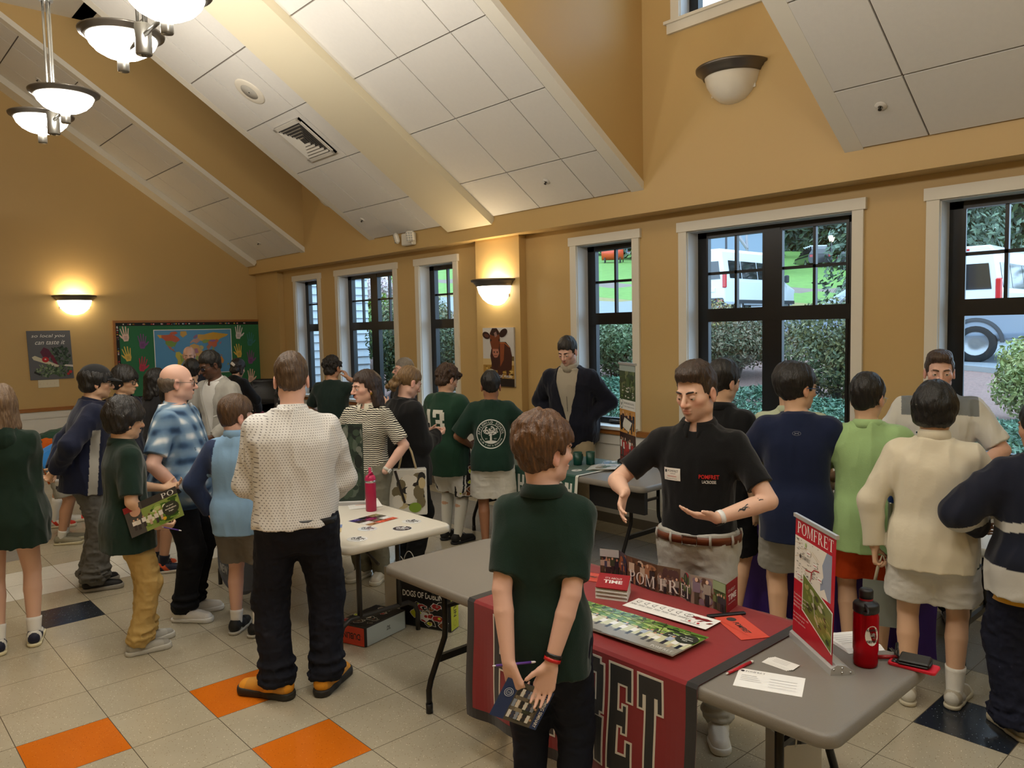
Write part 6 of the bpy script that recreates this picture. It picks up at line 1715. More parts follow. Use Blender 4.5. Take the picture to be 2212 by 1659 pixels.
# 16 woman with the hair clip
p = Person('dark-haired woman in black with a white hair clip bending at the back table', 3.22, 6.35, 30, 1.68, 'olive', .0078, male=False, lean=26, head=(-10, -20, 0), hairt=.02, armR=dict(w=(.2, .45, .85), pole=(1, -.5, 0)), armL=dict(w=(-.2, .45, .85), pole=(-1, -.5, 0)))
p.body(skinleg=False, face=False); p.hair('bob', (28, 23, 21), (48, 40, 36), top=.02, side=.014, seed=15); p.top((22, 22, 24), hem=-.07, sleeve=1.9, ease=.026, seed=36); p.bottom((26, 26, 28), seed=37); p.shoes()
b = MB(); b.box((-.045, -.012, -.02), (.045, .004, .02), (226, 222, 216), M=(p.Rh @ euler(0, .5, 0), p.hd((.03, -.128, .02))), bev=.006); b.build('hair_clip', PLASM, p.root)
# 17 boy in the blue raglan top
def raglan(s, L, V):
 H_ = s.H; q = np.abs(L[:, 0]) - (.085 * H_ - .10 * np.clip(L[:, 2] - .17 * H_, 0, 1) * 1.2); m = ((q > 0) & (L[:, 2] < .312 * H_) & ((np.abs(L[:, 0]) > .118 * H_) | (L[:, 2] > .17 * H_)))[:, None]
 return np.where(m, np.array(lin((44, 58, 92))), np.array(lin((138, 176, 212))))
p = Person('boy from behind in a light blue top with navy sleeves and grey shorts', .97, .56, 42, 1.58, 'pink', .0058, child=True, head=(-38, -10, 0), hairt=.024, feet={'R': (.09, .0, 42), 'L': (-.08, .05, 0)}, armR=dict(w=(.17, .26, .82), pole=(1, -.5, 0), dir=(-.3, .8, -.4)), armL=dict(w=(-.23, .06, .80), pole=(-1, -.6, 0)))
p.body(brow=(80, 56, 40)); p.hair('short', (70, 50, 34), (112, 82, 54), top=.024, side=.014, seed=16)
p.top((138, 176, 212), hem=-.075, sleeve=1.95, ease=.022, collar='mock', cf=raglan, seed=38, wr=.006, wl=.18); p.bottom((122, 118, 112), length=.42, ease=.024, flare=.018, seed=39, name='shorts', wr=.006); p.shoes((30, 31, 34), (190, 186, 176), lace=(24, 24, 26), sock=(236, 234, 230), sockh=.08)
# 18 boy in the dark green tee, hand to his ear
p = Person('dark-haired person in a dark green tee with a hand raised to the ear', 3.35, 3.60, 38, 1.71, 'tan', .0068, head=(-8, -8, 0), hairt=.03, armR=dict(w=(.155, .10, 1.43), pole=(1, .35, -1), dir=(-.5, .1, .85), palm=(-1, 0, 0), curl=.7), armL=dict(w=(-.2, .25, .95), pole=(-1, -.6, 0)))
p.body(skinleg=False); p.hair('curly', (26, 22, 20), (46, 38, 34), top=.02, side=.008, seed=17); p.top((28, 44, 40), hem=-.07, sleeve=.8, ease=.02, seed=40); p.bottom((40, 42, 48), seed=41); p.shoes()
# 19 woman in the striped knit polo
stm = patmat('striped_knit', 'stripes', (232, 226, 208), (46, 42, 40))
p = Person('woman in a black-and-cream striped polo and olive trousers, hand in pocket', 2.20, .98, 208, 1.67, 'pink', .006, male=False, head=(-34, -8, 0), hairt=.016, armL=dict(w=(-.20, .10, .885), pole=(-1, -.55, 0), dir=(.35, .35, -.8), curl=.5, hide=True), armR=dict(w=(.2, .14, .92), pole=(1, -.6, 0)))
p.body(skinleg=False, brow=(60, 42, 32), lipc=(196, 108, 100), mouth=.6); p.hair('long', (44, 32, 26), (78, 56, 42), top=.014, side=.008, seed=18)
p.top((232, 226, 208), hem=-.005, sleeve=.84, ease=.015, collar='polo', mat_=stm, seed=42, wr=.004, armease=.016); [setattr(x.data, 'name', 'collar') or x.data.materials.__setitem__(0, KNIT) for x in p.shirt.children if x.name.startswith('collar')]
for x in p.shirt.children:
 if x.name.startswith('collar'): x.data.color_attributes['Col'].data.foreach_set('color', np.tile(np.array([*lin((232, 226, 206)), 1], f32), len(x.data.vertices)))
c = Canvas(.075, .055, (244, 244, 242)); c.text('Guest', .010, .036, .011, (40, 70, 150), width=.03); c.text('Durbin School', .010, .019, .008, (30, 50, 110), width=.052); c.text('school fair', .010, .008, .005, (60, 80, 130), width=.035); p.decal(c, 'name_sticker', p.shirt, .06, .27, rot=-.12, parent=p.shirt)
p.bottom((124, 120, 104), ease=.016, waist=.05, flare=.020, seed=43, wr=.005); p.watch('L', (214, 208, 196), (236, 236, 232)); p.shoes((214, 208, 196), (226, 222, 210))
b = MB(); b.lathe([(.004, -.003), (.011, -.003), (.011, .003), (.004, .003), (.004, -.003)], 14, c=(206, 160, 70), M=(p.Rh @ euler(0, PI / 2, 0), p.hd((-.088, .0, -.052)))); b.build('earring', METM, p.root)
# 20 older woman with short grey hair
p = Person('older woman with short grey hair, glasses and a black vest', 3.98, 3.08, 172, 1.66, 'pink', .0068, male=False, head=(-12, 4, 0), hairt=.022, armL=dict(w=(-.12, .27, 1.15), pole=(-1, -.5, -.6), dir=(.5, .5, .7), palm=(.8, 0, .6), curl=.4, spread=.5), armR=dict(w=(.10, .27, 1.16), pole=(1, -.5, -.6), dir=(-.4, .5, .75), palm=(-.8, 0, .6), curl=.4, spread=.5))
p.body(skinleg=False, brow=(130, 116, 104)); p.hair('bob', (112, 104, 96), (162, 154, 144), top=.022, side=.006, seed=19); p.glasses((120, 90, 70), True, True)
p.top((96, 112, 150), hem=-.05, sleeve=1.6, ease=.014, collar='crew', collarc=(28, 28, 30), seed=44, cf=lambda s, L, V: np.where(((np.abs(L[:, 0]) < .105 * s.H) | (L[:, 2] < .10))[:, None], np.array(lin((30, 30, 33))), np.array(lin((112, 126, 164))))); p.bottom((44, 44, 48), seed=45); p.shoes()
# 21 woman in the black sweatshirt with a curly ponytail
p = Person('woman in a black sweatshirt with a curly light brown ponytail looking down', 2.58, 1.02, -6, 1.675, 'pink', .006, male=False, head=(4, -26, 0), w=1.14, hairt=.014, neckfwd=.03, armR=dict(w=(.06, .26, 1.08), pole=(.6, -1, -.4), dir=(-.5, .8, .1), palm=(-.3, .2, 1)), armL=dict(w=(-.12, .30, 1.10), pole=(-1, -.6, -.2)))
p.body(skinleg=False, brow=(120, 90, 64)); p.hair('pony', (104, 78, 48), (160, 128, 84), top=.012, side=.006, seed=20); p.top((20, 20, 22), hem=-.10, sleeve=1.93, ease=.034, collar='crew', seed=46, wr=.009, wl=.2, flare=.012); p.bottom((17, 17, 19), ease=.022, flare=.012, seed=47); p.shoes((24, 24, 26), (30, 30, 32))
# 22 player number 13
p = Person('curly-haired boy in a green jersey numbered 13, white shorts and long socks', 3.27, 1.36, 14, 1.665, 'olive', .006, child=True, head=(-12, -22, 0), hairt=.03, armR=dict(w=(.16, .24, .93), pole=(1, -.6, 0), dir=(-.2, .6, -.7), curl=.9, thumb=.8), armL=dict(w=(-.16, .24, .95), pole=(-1, -.6, 0)), feet={'R': (.09, .0, 10), 'L': (-.09, .06, 0)})
p.body(brow=(50, 36, 28)); p.hair('curly', (52, 36, 26), (92, 66, 46), top=.022, side=.012, seed=21)
p.top((30, 62, 46), hem=-.125, sleeve=.98, ease=.036, collar='crew', collarc=(214, 216, 210), seed=48, flare=.020, armease=.042, wr=.006, wl=.2)
c = Canvas(.24, .22); c.items = []; W_ = (228, 226, 214)
c.rect(.02, 0, .07, .22, W_); c.poly([(.02, .22), (.0, .19), (.0, .165), (.02, .165)], W_); c.rect(.01, 0, .08, .03, W_)
for (x0, y0, x1, y1) in ((.11, 0, .22, .035), (.11, .185, .22, .22), (.14, .095, .215, .13), (.19, .02, .235, .10), (.19, .125, .235, .20), (.11, .02, .15, .07), (.11, .15, .15, .20)): c.rect(x0, y0, x1, y1, W_)
p.decal(c, 'jersey_number', p.shirt, -.035, .285, back=True, parent=p.shirt)
p.bottom((232, 231, 228), length=.46, ease=.026, flare=.030, seed=49, name='shorts', cf=lambda s, V: np.where(((np.abs(V[:, 1] + .01) < .006) & (np.abs(V[:, 0]) > .12))[:, None], np.array(lin((40, 44, 48))), np.array(lin((232, 231, 228))))); p.shoes((26, 26, 28), (34, 34, 36), lace=(24, 24, 26), sock=(226, 224, 214), sockh=.37)
JERSEY = p
# 23 boy with the round school crest on his back
p = Person('boy in a dark green tee with a round white tree crest on the back', 3.38, .86, 46, 1.605, 'brown', .006, child=True, head=(6, -14, 0), hairt=.022, armL=dict(w=(-.22, .20, .92), pole=(-.8, -.8, -.2), dir=(.3, .8, -.3)), armR=dict(w=(.20, .24, .97), pole=(1, -.6, 0)))
p.body(brow=(20, 17, 16)); p.hair('short', (18, 16, 16), (30, 27, 26), top=.022, side=.008, seed=22); p.top(GREENT, hem=-.055, sleeve=.92, ease=.026, collar='crew', seed=50, flare=.012, armease=.032, wr=.006, wl=.18)
c = Canvas(.26, .26); c.items = []; W_ = (222, 224, 220); K_ = GREENT; x0 = .13
c.ring(x0, x0, .122, .130, W_, 48); c.ring(x0, x0, .083, .088, W_, 40); c.arc_text('APPLEWILD SCHOOL', x0, x0, .095, .021, PI / 2, W_, spread=3.3, bold=.01); c.arc_text('PK-GR 8 DAY & BOARDING', x0, x0, .097, .013, -PI / 2, W_, inward=True, spread=2.3)
c.poly([(x0 - .010, .068), (x0 + .010, .068), (x0 + .007, .13), (x0 + .03, .15), (x0, .14), (x0 - .03, .15), (x0 - .007, .13)], W_); c.ell(x0, .060, .055, .012, W_)
R_ = random.Random(2)
for k in range(70):
 a = R_.uniform(0, 2 * PI); d = R_.uniform(0, 1) ** .5; c.ell(x0 + .062 * d * math.cos(a), .158 + .040 * d * math.sin(a), .008, .006, W_, 7)
for k in range(46):
 a = R_.uniform(0, 2 * PI); d = R_.uniform(0, 1) ** .5; c.ell(x0 + .058 * d * math.cos(a), .158 + .036 * d * math.sin(a), .003, .0025, K_, 5)
c.text('EST.', x0 - .05, .083, .010, W_, width=.022); c.text('1957', x0 + .026, .083, .010, W_, width=.024)
p.decal(c, 'back_crest', p.shirt, 0, .235, scale=.98, back=True, parent=p.shirt)
p.bottom((228, 227, 222), length=.43, ease=.030, flare=.034, seed=51, name='shorts'); p.shoes((40, 40, 44), (214, 212, 206))
# 24 man in the navy blazer behind the green table
p = Person('man in a navy blazer over a beige quarter-zip, hands on hips, by the window', 4.60, 1.02, 206, 1.90, 'pink', .0062, head=(-10, -24, 0), lean=13, hairt=.022, w=1.1, belly=.012, armL=dict(w=(-.17, .10, 1.06), pole=(-1, -.7, .1), dir=(.5, .5, -.5), curl=.9), armR=dict(w=(.20, .08, 1.04), pole=(1, -.7, .1), dir=(-.4, .5, -.6), curl=.9))
p.body(skinleg=False, brow=(44, 32, 26), stubble=.4, mouth=.8, lipc=(180, 100, 90)); p.hair('short', (30, 25, 22), (52, 44, 38), top=.024, side=.008, seed=23)
p.top((178, 168, 150), hem=-.03, sleeve=.3, ease=.012, collar='mock', seed=52, wr=.004)
c = Canvas(.02, .12); c.items = []; c.rect(.006, .0, .014, .12, (120, 112, 100)); c.rect(.007, -.03, .013, .01, (90, 84, 76)); p.decal(c, 'zip', p.shirt, 0, .30, parent=p.shirt)
p.top((24, 26, 40), hem=-.085, sleeve=1.93, ease=.030, collar='none', wr=.006, seed=53, open_=opensuit, name='blazer', armease=.028); p.bottom((164, 148, 120), seed=54, ease=.022, flare=.01); p.shoes((96, 70, 48), (120, 110, 96))
# 25 boy in black behind the booth man
p = Person('black-haired boy in a black shirt half hidden behind the gesturing man', 3.26, -1.55, 2, 1.745, 'asian', .0062, head=(-14, -12, 0), hairt=.028, child=True)
p.body(brow=(22, 18, 17)); p.hair('short', (20, 18, 18), (36, 32, 32), top=.028, side=.014, seed=24); p.top((20, 20, 22), hem=-.08, sleeve=.84, ease=.02, collar='polo', seed=55, mat_=KNIT); p.bottom((24, 24, 27), length=.47, ease=.02, flare=.02, seed=56, name='shorts'); p.shoes((60, 60, 64), (200, 198, 190))
# 26 boy in the navy sports tee
p = Person('boy from behind in a navy sports tee and grey shorts, blue-framed glasses', 3.16, -2.11, 26, 1.735, 'asian', .006, head=(-48, -6, 0), hairt=.026, child=True, w=1.06, feet={'R': (.10, .0, 8), 'L': (-.10, .02, -6)}, armR=dict(w=(.16, .26, 1.02), pole=(1, -.5, -.1), dir=(-.6, .7, 0)), armL=dict(w=(-.16, .26, 1.02), pole=(-1, -.5, -.1), dir=(.6, .7, 0)))
p.body(brow=(22, 18, 17)); p.hair('short', (19, 17, 17), (34, 31, 31), top=.026, side=.016, seed=25); p.glasses((40, 70, 120)); p.top((22, 32, 62), hem=-.10, sleeve=.90, ease=.026, collar='crew', seed=57, flare=.012, armease=.030, wr=.005, wl=.2)
c = Canvas(.046, .024); c.items = []; G_ = (120, 124, 134); c.ring(.023, .012, .0, .0, G_, 8); c.items = []
for k in range(28):
 a, a2 = 2 * PI * k / 28, 2 * PI * (k + 1) / 28; c.poly([(.023 + .021 * math.cos(a), .012 + .0105 * math.sin(a)), (.023 + .023 * math.cos(a), .012 + .012 * math.sin(a)), (.023 + .023 * math.cos(a2), .012 + .012 * math.sin(a2)), (.023 + .021 * math.cos(a2), .012 + .0105 * math.sin(a2))], G_)
c.line([(.012, .018), (.016, .012), (.030, .012), (.034, .018)], .0028, G_); c.line([(.012, .006), (.016, .0125), (.030, .0125), (.034, .006)], .0028, G_)
p.decal(c, 'neck_logo', p.shirt, 0, .455, back=True, parent=p.shirt)
p.bottom((150, 147, 140), length=.44, ease=.026, flare=.030, seed=58, name='shorts'); p.shoes((60, 62, 66), (220, 218, 212), sock=(232, 230, 226), sockh=.14)
# 27 boy behind in pale mint
p = Person('boy in a pale mint polo mostly hidden behind the navy tee', 3.42, -1.93, 24, 1.73, 'asian', .0068, head=(-30, -4, 0), hairt=.03, child=True)
p.body(); p.hair('short', (24, 20, 20), (42, 37, 36), top=.03, side=.02, seed=26); p.top((196, 206, 176), hem=-.09, sleeve=.84, ease=.022, collar='polo', seed=59, mat_=KNIT); p.bottom((160, 150, 120), length=.45, flare=.02, seed=60, name='shorts'); p.shoes()
# 28 boy in the light green polo
p = Person('boy from behind in a light green polo and orange shorts', 3.34, -2.43, 25, 1.677, 'asian', .006, head=(-26, -8, 0), hairt=.022, child=True, w=1.0, armL=dict(w=(-.17, .24, .98), pole=(-1, -.5, -.1), dir=(.5, .8, 0)), armR=dict(w=(.17, .24, .98), pole=(1, -.5, -.1)))
p.body(); p.hair('short', (19, 17, 17), (34, 31, 30), top=.024, side=.010, seed=27); p.glasses((190, 190, 190), thin=True); p.top((168, 202, 140), hem=-.105, sleeve=.88, ease=.028, collar='polo', seed=61, mat_=KNIT, flare=.012, armease=.030, wr=.007, wl=.2); p.bottom((206, 74, 28), length=.42, ease=.026, flare=.026, seed=62, name='shorts'); p.shoes((40, 40, 44), (200, 198, 190))
# 29 man in the white polo facing us
p = Person('man in a white polo with grey shoulders facing the boys', 4.40, -2.43, 203, 1.772, 'pink', .006, head=(2, -6, 0), hairt=.022, w=1.12, armL=dict(w=(-.19, .26, 1.06), pole=(-1, -.5, -.3), dir=(.45, .5, .75), palm=(.8, .3, .4), curl=.3, spread=.5), armR=dict(w=(.2, .22, 1.0), pole=(1, -.5, -.3)))
p.body(skinleg=False, brow=(80, 58, 42), stubble=.3, mouth=.7); p.hair('slick', (62, 46, 36), (96, 74, 56), top=.010, side=.004, seed=28)
p.top((222, 219, 210), hem=-.02, sleeve=.84, ease=.020, collar='polo', mat_=KNIT, seed=63, armease=.026, wr=.006, cf=lambda s, L, V: np.where(((L[:, 2] > .262 * s.H - np.abs(L[:, 0]) * .10) & (np.abs(L[:, 0]) > .035 * s.H) & (np.abs(L[:, 0]) < .125 * s.H))[:, None], np.array(lin((128, 132, 134))), np.array(lin((222, 219, 210)))))
c = Canvas(.085, .028, (236, 236, 232)); c.text('FOUNDATION', .016, .015, .007, (30, 60, 70), width=.06); c.text('Director', .016, .005, .006, (60, 80, 90), width=.04); c.ell(.008, .015, .005, .007, (30, 60, 70)); p.decal(c, 'name_badge', p.shirt, .095, .33, parent=p.shirt)
p.bottom((52, 50, 50), seed=64, ease=.02, flare=.008); p.shoes((226, 226, 226), (220, 220, 216), accent=(50, 46, 70), lace=(220, 220, 220), sock=(30, 30, 34), sockh=.1)
# 30 boy in the cream pullover
p = Person('boy from behind in a cream pullover and white shorts', 3.14, -2.85, 17, 1.66, 'asian', .0055, head=(-4, -8, 0), hairt=.034, child=True, w=1.06, feet={'R': (.11, .02, 12), 'L': (-.10, -.04, -10)}, armR=dict(w=(.17, .25, .95), pole=(1, -.6, 0), dir=(-.5, .8, 0)), armL=dict(w=(-.265, -.02, .79), pole=(-1, -.35, .2), dir=(.05, .05, -1), palm=(1, 0, 0), curl=1.0, thumb=.9))
p.body(); p.hair('bowl', (16, 15, 15), (30, 28, 29), top=.034, side=.018, seed=29)
p.top((228, 218, 194), hem=-.075, sleeve=1.95, ease=.026, collar='mock', seed=65, wr=.010, wl=.22, flare=.018, armease=.022, name='pullover'); p.bottom((228, 225, 218), length=.38, ease=.030, flare=.034, seed=66, name='shorts', cf=lambda s, V: np.where((V[:, 2] > s.hipz - .135 + .10 * np.abs(V[:, 0]))[:, None], np.array(lin((26, 54, 40))), np.array(lin((228, 225, 218))))); p.shoes((186, 178, 160), (206, 198, 176), sock=(236, 233, 224), sockh=.13, accent=(214, 212, 204))
CREAMB = p
# 31 boy in the windbreaker at the right edge
def wind(s, L, V):
 z = L[:, 2]; x = L[:, 0]; n = np.array(lin((26, 30, 46))); w_ = np.array(lin((206, 204, 198)))
 return np.where(((z < -.005 + .10 * np.abs(x)) | (np.abs(z - .19 - .25 * (x + .2)) < .022))[:, None], w_, n)
p = Person('boy in a navy and white windbreaker and navy trousers at the right edge', 3.13, -3.32, 40, 1.60, 'tan', .006, head=(20, -4, 0), hairt=.022, child=True, w=1.06, armL=dict(w=(-.19, .20, .96), pole=(-1, -.5, 0)), armR=dict(w=(.19, .20, .96), pole=(1, -.5, 0)))
p.body(skinleg=False); p.hair('short', (24, 20, 19), top=.022, side=.012, seed=30); p.top((26, 30, 46), hem=-.08, sleeve=1.95, ease=.044, collar='mock', cf=wind, seed=67, wr=.009, wl=.18, flare=.02, armease=.04, name='windbreaker')
v = Vox(p.nb - .2, p.nb + .16, .007); v.ell(p.nb + np.array([0, -.075, -.045]), (.11, .055, .075)); v.ell(p.nb + np.array([0, -.03, .0]), (.10, .085, .042), .03); v.cone(p.nb - np.array([0, 0, .03]), p.nb + np.array([0, .02, .12]), .062, .07, .01, 's'); v.mesh('hood', [CLOTH], (26, 30, 46), parent=p.shirt)
b = MB(); Zw = p.hipz - .095 * p.H; b.tube([(0, 0, Zw - .012), (0, 0, Zw + .03)], [.20, .19], 24, c=(206, 150, 40)); o = b.build('undershirt', CLOTH, p.root); o.scale = (1, .72, 1)
p.bottom((26, 29, 46), ease=.030, flare=.026, bunch=.018, seed=68, wr=.010); p.shoes((150, 142, 124), (196, 186, 160))
# ============================================================ tables and what lies on them
GREYT = mat('grey_table_plastic', (128, 122, 114), rough=.45, bump=.12, bscale=320, var=.05, vscale=3); WHITET = mat('white_table_plastic', (222, 216, 202), rough=.42, bump=.1, bscale=320)
TUBE = mat('black_table_steel', (22, 22, 24), rough=.35, metal=.3); TUBEG = mat('grey_table_steel', (62, 60, 58), rough=.4, metal=.4); BLK = mat('black_plastic', (24, 24, 26), rough=.45)
def rounded(x0, y0, x1, y1, r, n=6):
 P = []
 for cx, cy_, a0 in ((x1 - r, y1 - r, 0), (x0 + r, y1 - r, PI / 2), (x0 + r, y0 + r, PI), (x1 - r, y0 + r, 1.5 * PI)):
  P += [(cx + r * math.cos(a0 + PI / 2 * k / n), cy_ + r * math.sin(a0 + PI / 2 * k / n)) for k in range(n + 1)]
 return P
def table(label, x0, x1, y0, y1, m, legs, legmat, h=.735, rec=True):
 cx, cyy = (x0 + x1) / 2, (y0 + y1) / 2; root = empty('folding_table', (cx, cyy, 0), 0, label, 'table', 'folding tables of the fair'); X, Y = (x1 - x0) / 2, (y1 - y0) / 2
 b = MB(); V = []; rings = [(.012, h - .050), (.002, h - .044), (0, h - .030), (.002, h - .010), (.010, h - .001), (.018, h)]
 out = [rounded(-X + o, -Y + o, X - o, Y - o, .06) for o, z in rings]; n = len(out[0])
 for O, (o, z) in zip(out, rings): V += [(p[0], p[1], z) for p in O]
 F = [(i * n + k, i * n + (k + 1) % n, (i + 1) * n + (k + 1) % n, (i + 1) * n + k) for i in range(len(rings) - 1) for k in range(n)]
 b.add(V, F, smooth=True); o = len(b.v) - len(V); b.f += [tuple(o + (len(rings) - 1) * n + k for k in range(n)), tuple(o + k for k in reversed(range(n)))]; b.sm += [False, False]
 b.build('table_top', m, root)
 for e in (-1, 1):
  ye = e * (Y - .28)
  if legs == 'wishbone':
   for sx in (-1, 1):
    b = MB(); b.tube([(sx * (X - .20), ye, h - .05), (sx * (X - .20), ye, .42), (sx * (X - .195), ye, .37), (sx * (X - .10), ye, .17), (sx * (X - .085), ye, .12), (sx * (X - .085), ye, .012)], .0155, 12); l = b.build('leg', legmat, root)
    b = MB(); b.tube([(sx * (X - .085), ye, .05), (sx * (X - .085), ye, 0)], .0185, 12); b.build('foot_cap', BLK, l)
   b = MB(); b.box((-(X - .15), ye - .012, .25), (X - .15, ye + .012, .285)); b.build('cross_bar', legmat, root)
   b = MB(); b.box((-(X - .20), ye - .01, .52), (X - .20, ye + .01, .54)); b.build('upper_bar', legmat, root)
  else:
   b = MB(); b.tube([(-(X - .10), ye, .0), (-(X - .10), ye, .12), (-(X - .12), ye, .17), (-(X - .17), ye, .20), (X - .17, ye, .20), (X - .12, ye, .17), (X - .10, ye, .12), (X - .10, ye, .0)], .0155, 12); b.build('foot_frame', legmat, root)
   for sx in (-1, 1):
    b = MB(); b.tube([(sx * (X - .24), ye, h - .05), (sx * (X - .24), ye, .20)], .0165, 12); b.build('leg', legmat, root)
  b = MB(); b.tube([(0, ye, .50), (0, ye * .45, h - .055)], .009, 8); b.build('brace', legmat, root)
 return root
table('grey folding table carrying the red cloth, nearest the camera', 1.14, 1.902, -3.29, -.85, GREYT, 'wishbone', TUBE)
table('white folding table with round stickers on it', 1.16, 1.93, -.45, 1.99, WHITET, 'tee', TUBEG)
t2 = table('grey folding table under the green cloth by the window wall', 3.60, 4.355, -.635, 1.80, GREYT, 'wishbone', TUBE)
b = MB(); b.box((-.30, -1.17, .50), (-.26, -.60, .684)); b.build('modesty_panel', BLK, t2)
table('white-topped folding table under the purple cloth', 3.56, 4.18, -3.12, -1.2, WHITET, 'wishbone', TUBEG)
table('folding table under the maroon cloth in the back corner', 3.58, 4.32, 4.9, 7.0, GREYT, 'wishbone', TUBEG)
FAB = colmat('satin_tablecloth', rough=.5, spec=.35, sheen=.3, bump=.05, bscale=26); BLOCK = {
 'P': [(0, 0, .32, 1), (.32, .84, .80, 1), (.32, .44, .80, .60), (.68, .46, 1, .98)], 'O': [(0, .04, .32, .96), (.68, .04, 1, .96), (.1, .84, .9, 1), (.1, 0, .9, .16)], 'M': [(0, 0, .28, 1), (.72, 0, 1, 1), (.24, .45, .5, .98), (.5, .45, .76, .98)],
 'F': [(0, 0, .34, 1), (.34, .84, 1, 1), (.34, .46, .78, .62), (.84, .72, 1, .9)], 'R': [(0, 0, .34, 1), (.3, .86, .82, 1), (.3, .45, .82, .59), (.66, .5, 1, .95), (.62, 0, 1, .44)], 'E': [(0, 0, .36, 1), (.36, .84, 1, 1), (.36, .44, .74, .58), (.36, 0, 1, .16), (.82, .70, 1, .88), (.82, .12, 1, .3), (.62, .38, .76, .64)],
 'T': [(.32, 0, .68, 1), (0, .83, 1, 1), (0, .70, .17, .86), (.83, .70, 1, .86)], 'N': [(0, 0, .26, 1), (.74, 0, 1, 1), (.22, .3, .5, 1), (.5, 0, .78, .7)], 'I': [(.34, 0, .66, 1)], 'W': [(0, 0, .24, 1), (.76, 0, 1, 1), (.24, 0, .5, .5), (.5, 0, .76, .5)], 'C': [(0, .05, .32, .95), (.1, .84, 1, 1), (.1, 0, 1, .16)], 'H': [(0, 0, .32, 1), (.68, 0, 1, 1), (.32, .42, .68, .58)], 'D': [(0, 0, .32, 1), (.68, .1, 1, .9), (.2, .84, .85, 1), (.2, 0, .85, .16)], 'S': [(0, .5, .3, .95), (.7, .05, 1, .5), (.08, .84, 1, 1), (.1, .43, .9, .57), (0, 0, .92, .16)], 'U': [(0, .05, .32, 1), (.68, .05, 1, 1), (.1, 0, .9, .16)]}
def block(c, st, u0, v0, w, h, gap, fill, edge=None, o=.008):
 for pas, col in ((o, edge), (0, fill)):
  if col is None: continue
  u = u0
  for ch in st:
   for (a, b_, a2, b2) in BLOCK.get(ch, []): c.items.append((np.array([(u + a * w - pas, v0 + b_ * h - pas), (u + a2 * w + pas, v0 + b_ * h - pas), (u + a2 * w + pas, v0 + b2 * h + pas), (u + a * w - pas, v0 + b2 * h + pas)]), [(0, 1, 2, 3)], lin(col), c.n))
   u += w + gap
  c.n += 1
def drape(name, label, x0, x1, yl, yr, zb, zt, col, border, bw, text=None, back=.10, seed=1, cat='tablecloth', wave=.010):
 """runner over a table: u runs along -y from yl, v up the front, over the top and down the back"""
 dr = zt - zb; W = yl - yr; L = dr + (x1 - x0) + back; c = Canvas(W, L, col)
 if border:
  for r_ in ((0, 0, bw, L), (W - bw, 0, W, L), (0, 0, W, bw), (0, L - bw, W, L)): c.rect(*r_, border)
 if text: text(c, W, dr)
 def f(u, v, w):
  y = yl - u; t = .006
  k = min(max((dr - v) / dr, 0), 1); wv = wave * k * (math.sin(u * 14 + seed) + .5 * math.sin(u * 31 + v * 4)) + .012 * k
  if v < dr - .012: return (x0 - t - wv - w, y + .01 * k * math.sin(v * 9), zb + v)
  if v < dr + .012: a = (v - dr + .012) / .024 * PI / 2; return (x0 - t + .012 * (1 - math.cos(a)) - w * math.cos(a), y, zt - .012 + .012 * math.sin(a) + .006 + w * math.sin(a))
  q = v - dr - .012
  if q < x1 - x0: return (x0 + .006 + q, y, zt + .006 + w)
  return (x1 + .010 + w, y, zt + .004 - (q - (x1 - x0)))
 o = c.build(name, FAB, f=f, sub=.022, dz=.0003); o.name = name
 sm = o.modifiers.new('cloth_thickness', 'SOLIDIFY'); sm.thickness = .0015; sm.offset = -1
 return tag(o, label, cat, 'school tablecloths')
drape('tablecloth', 'red tablecloth with black borders and large outlined lettering', 1.14, 1.902, -1.585, -2.822, .20, .735, (138, 6, 16), (20, 18, 20), .045, lambda c, W, dr: block(c, 'POMFRET', .185, .105, .100, .40, .034, (18, 17, 19), (226, 222, 214)), seed=2)
drape('tablecloth', 'dark green tablecloth with white side borders on the window-side table', 3.60, 4.355, 1.30, .03, .40, .735, (18, 74, 62), (222, 222, 214), .030, lambda c, W, dr: block(c, 'WINCHENDON', .07, .10, .085, .17, .032, (226, 226, 220)), seed=3)
drape('tablecloth', 'purple tablecloth behind the row of boys', 3.56, 4.18, -1.32, -2.74, .06, .735, (66, 34, 130), None, 0, seed=4)
drape('tablecloth', 'maroon tablecloth with white lettering in the back corner', 3.58, 4.32, 6.8, 5.0, .06, .735, (110, 20, 36), None, 0, lambda c, W, dr: block(c, 'SOUTH', .15, .26, .14, .22, .05, (214, 196, 190)), seed=5)
# navy runner with a rounded foot on the white table
c = Canvas(.62, .62, (28, 36, 58)); c.items = []; n = 24
P = [(0, .62), (0, .16)] + [(.31 - .31 * math.cos(PI * k / n), .16 - .16 * math.sin(PI * k / n)) for k in range(1, n)] + [(.62, .16), (.62, .62)]; c.poly(P, (28, 36, 58))
block(c, 'SCHOOL'.replace('L', 'I'), .06, .33, .062, .10, .022, (214, 214, 210)); c.text('1935', .20, .22, .07, (206, 206, 202), width=.22); c.text('NEW HAMPSHIRE', .06, .11, .06, (206, 206, 202), width=.50)
o = c.build('table_banner', FAB, f=lambda u, v, w: (1.146 - w - .01 * math.sin(u * 9), 1.44 - u, .10 + v)); tag(o, 'navy hanging table banner with a rounded lower edge, white lettering', 'banner'); sm = o.modifiers.new('t', 'SOLIDIFY'); sm.thickness = .003; sm.offset = -1
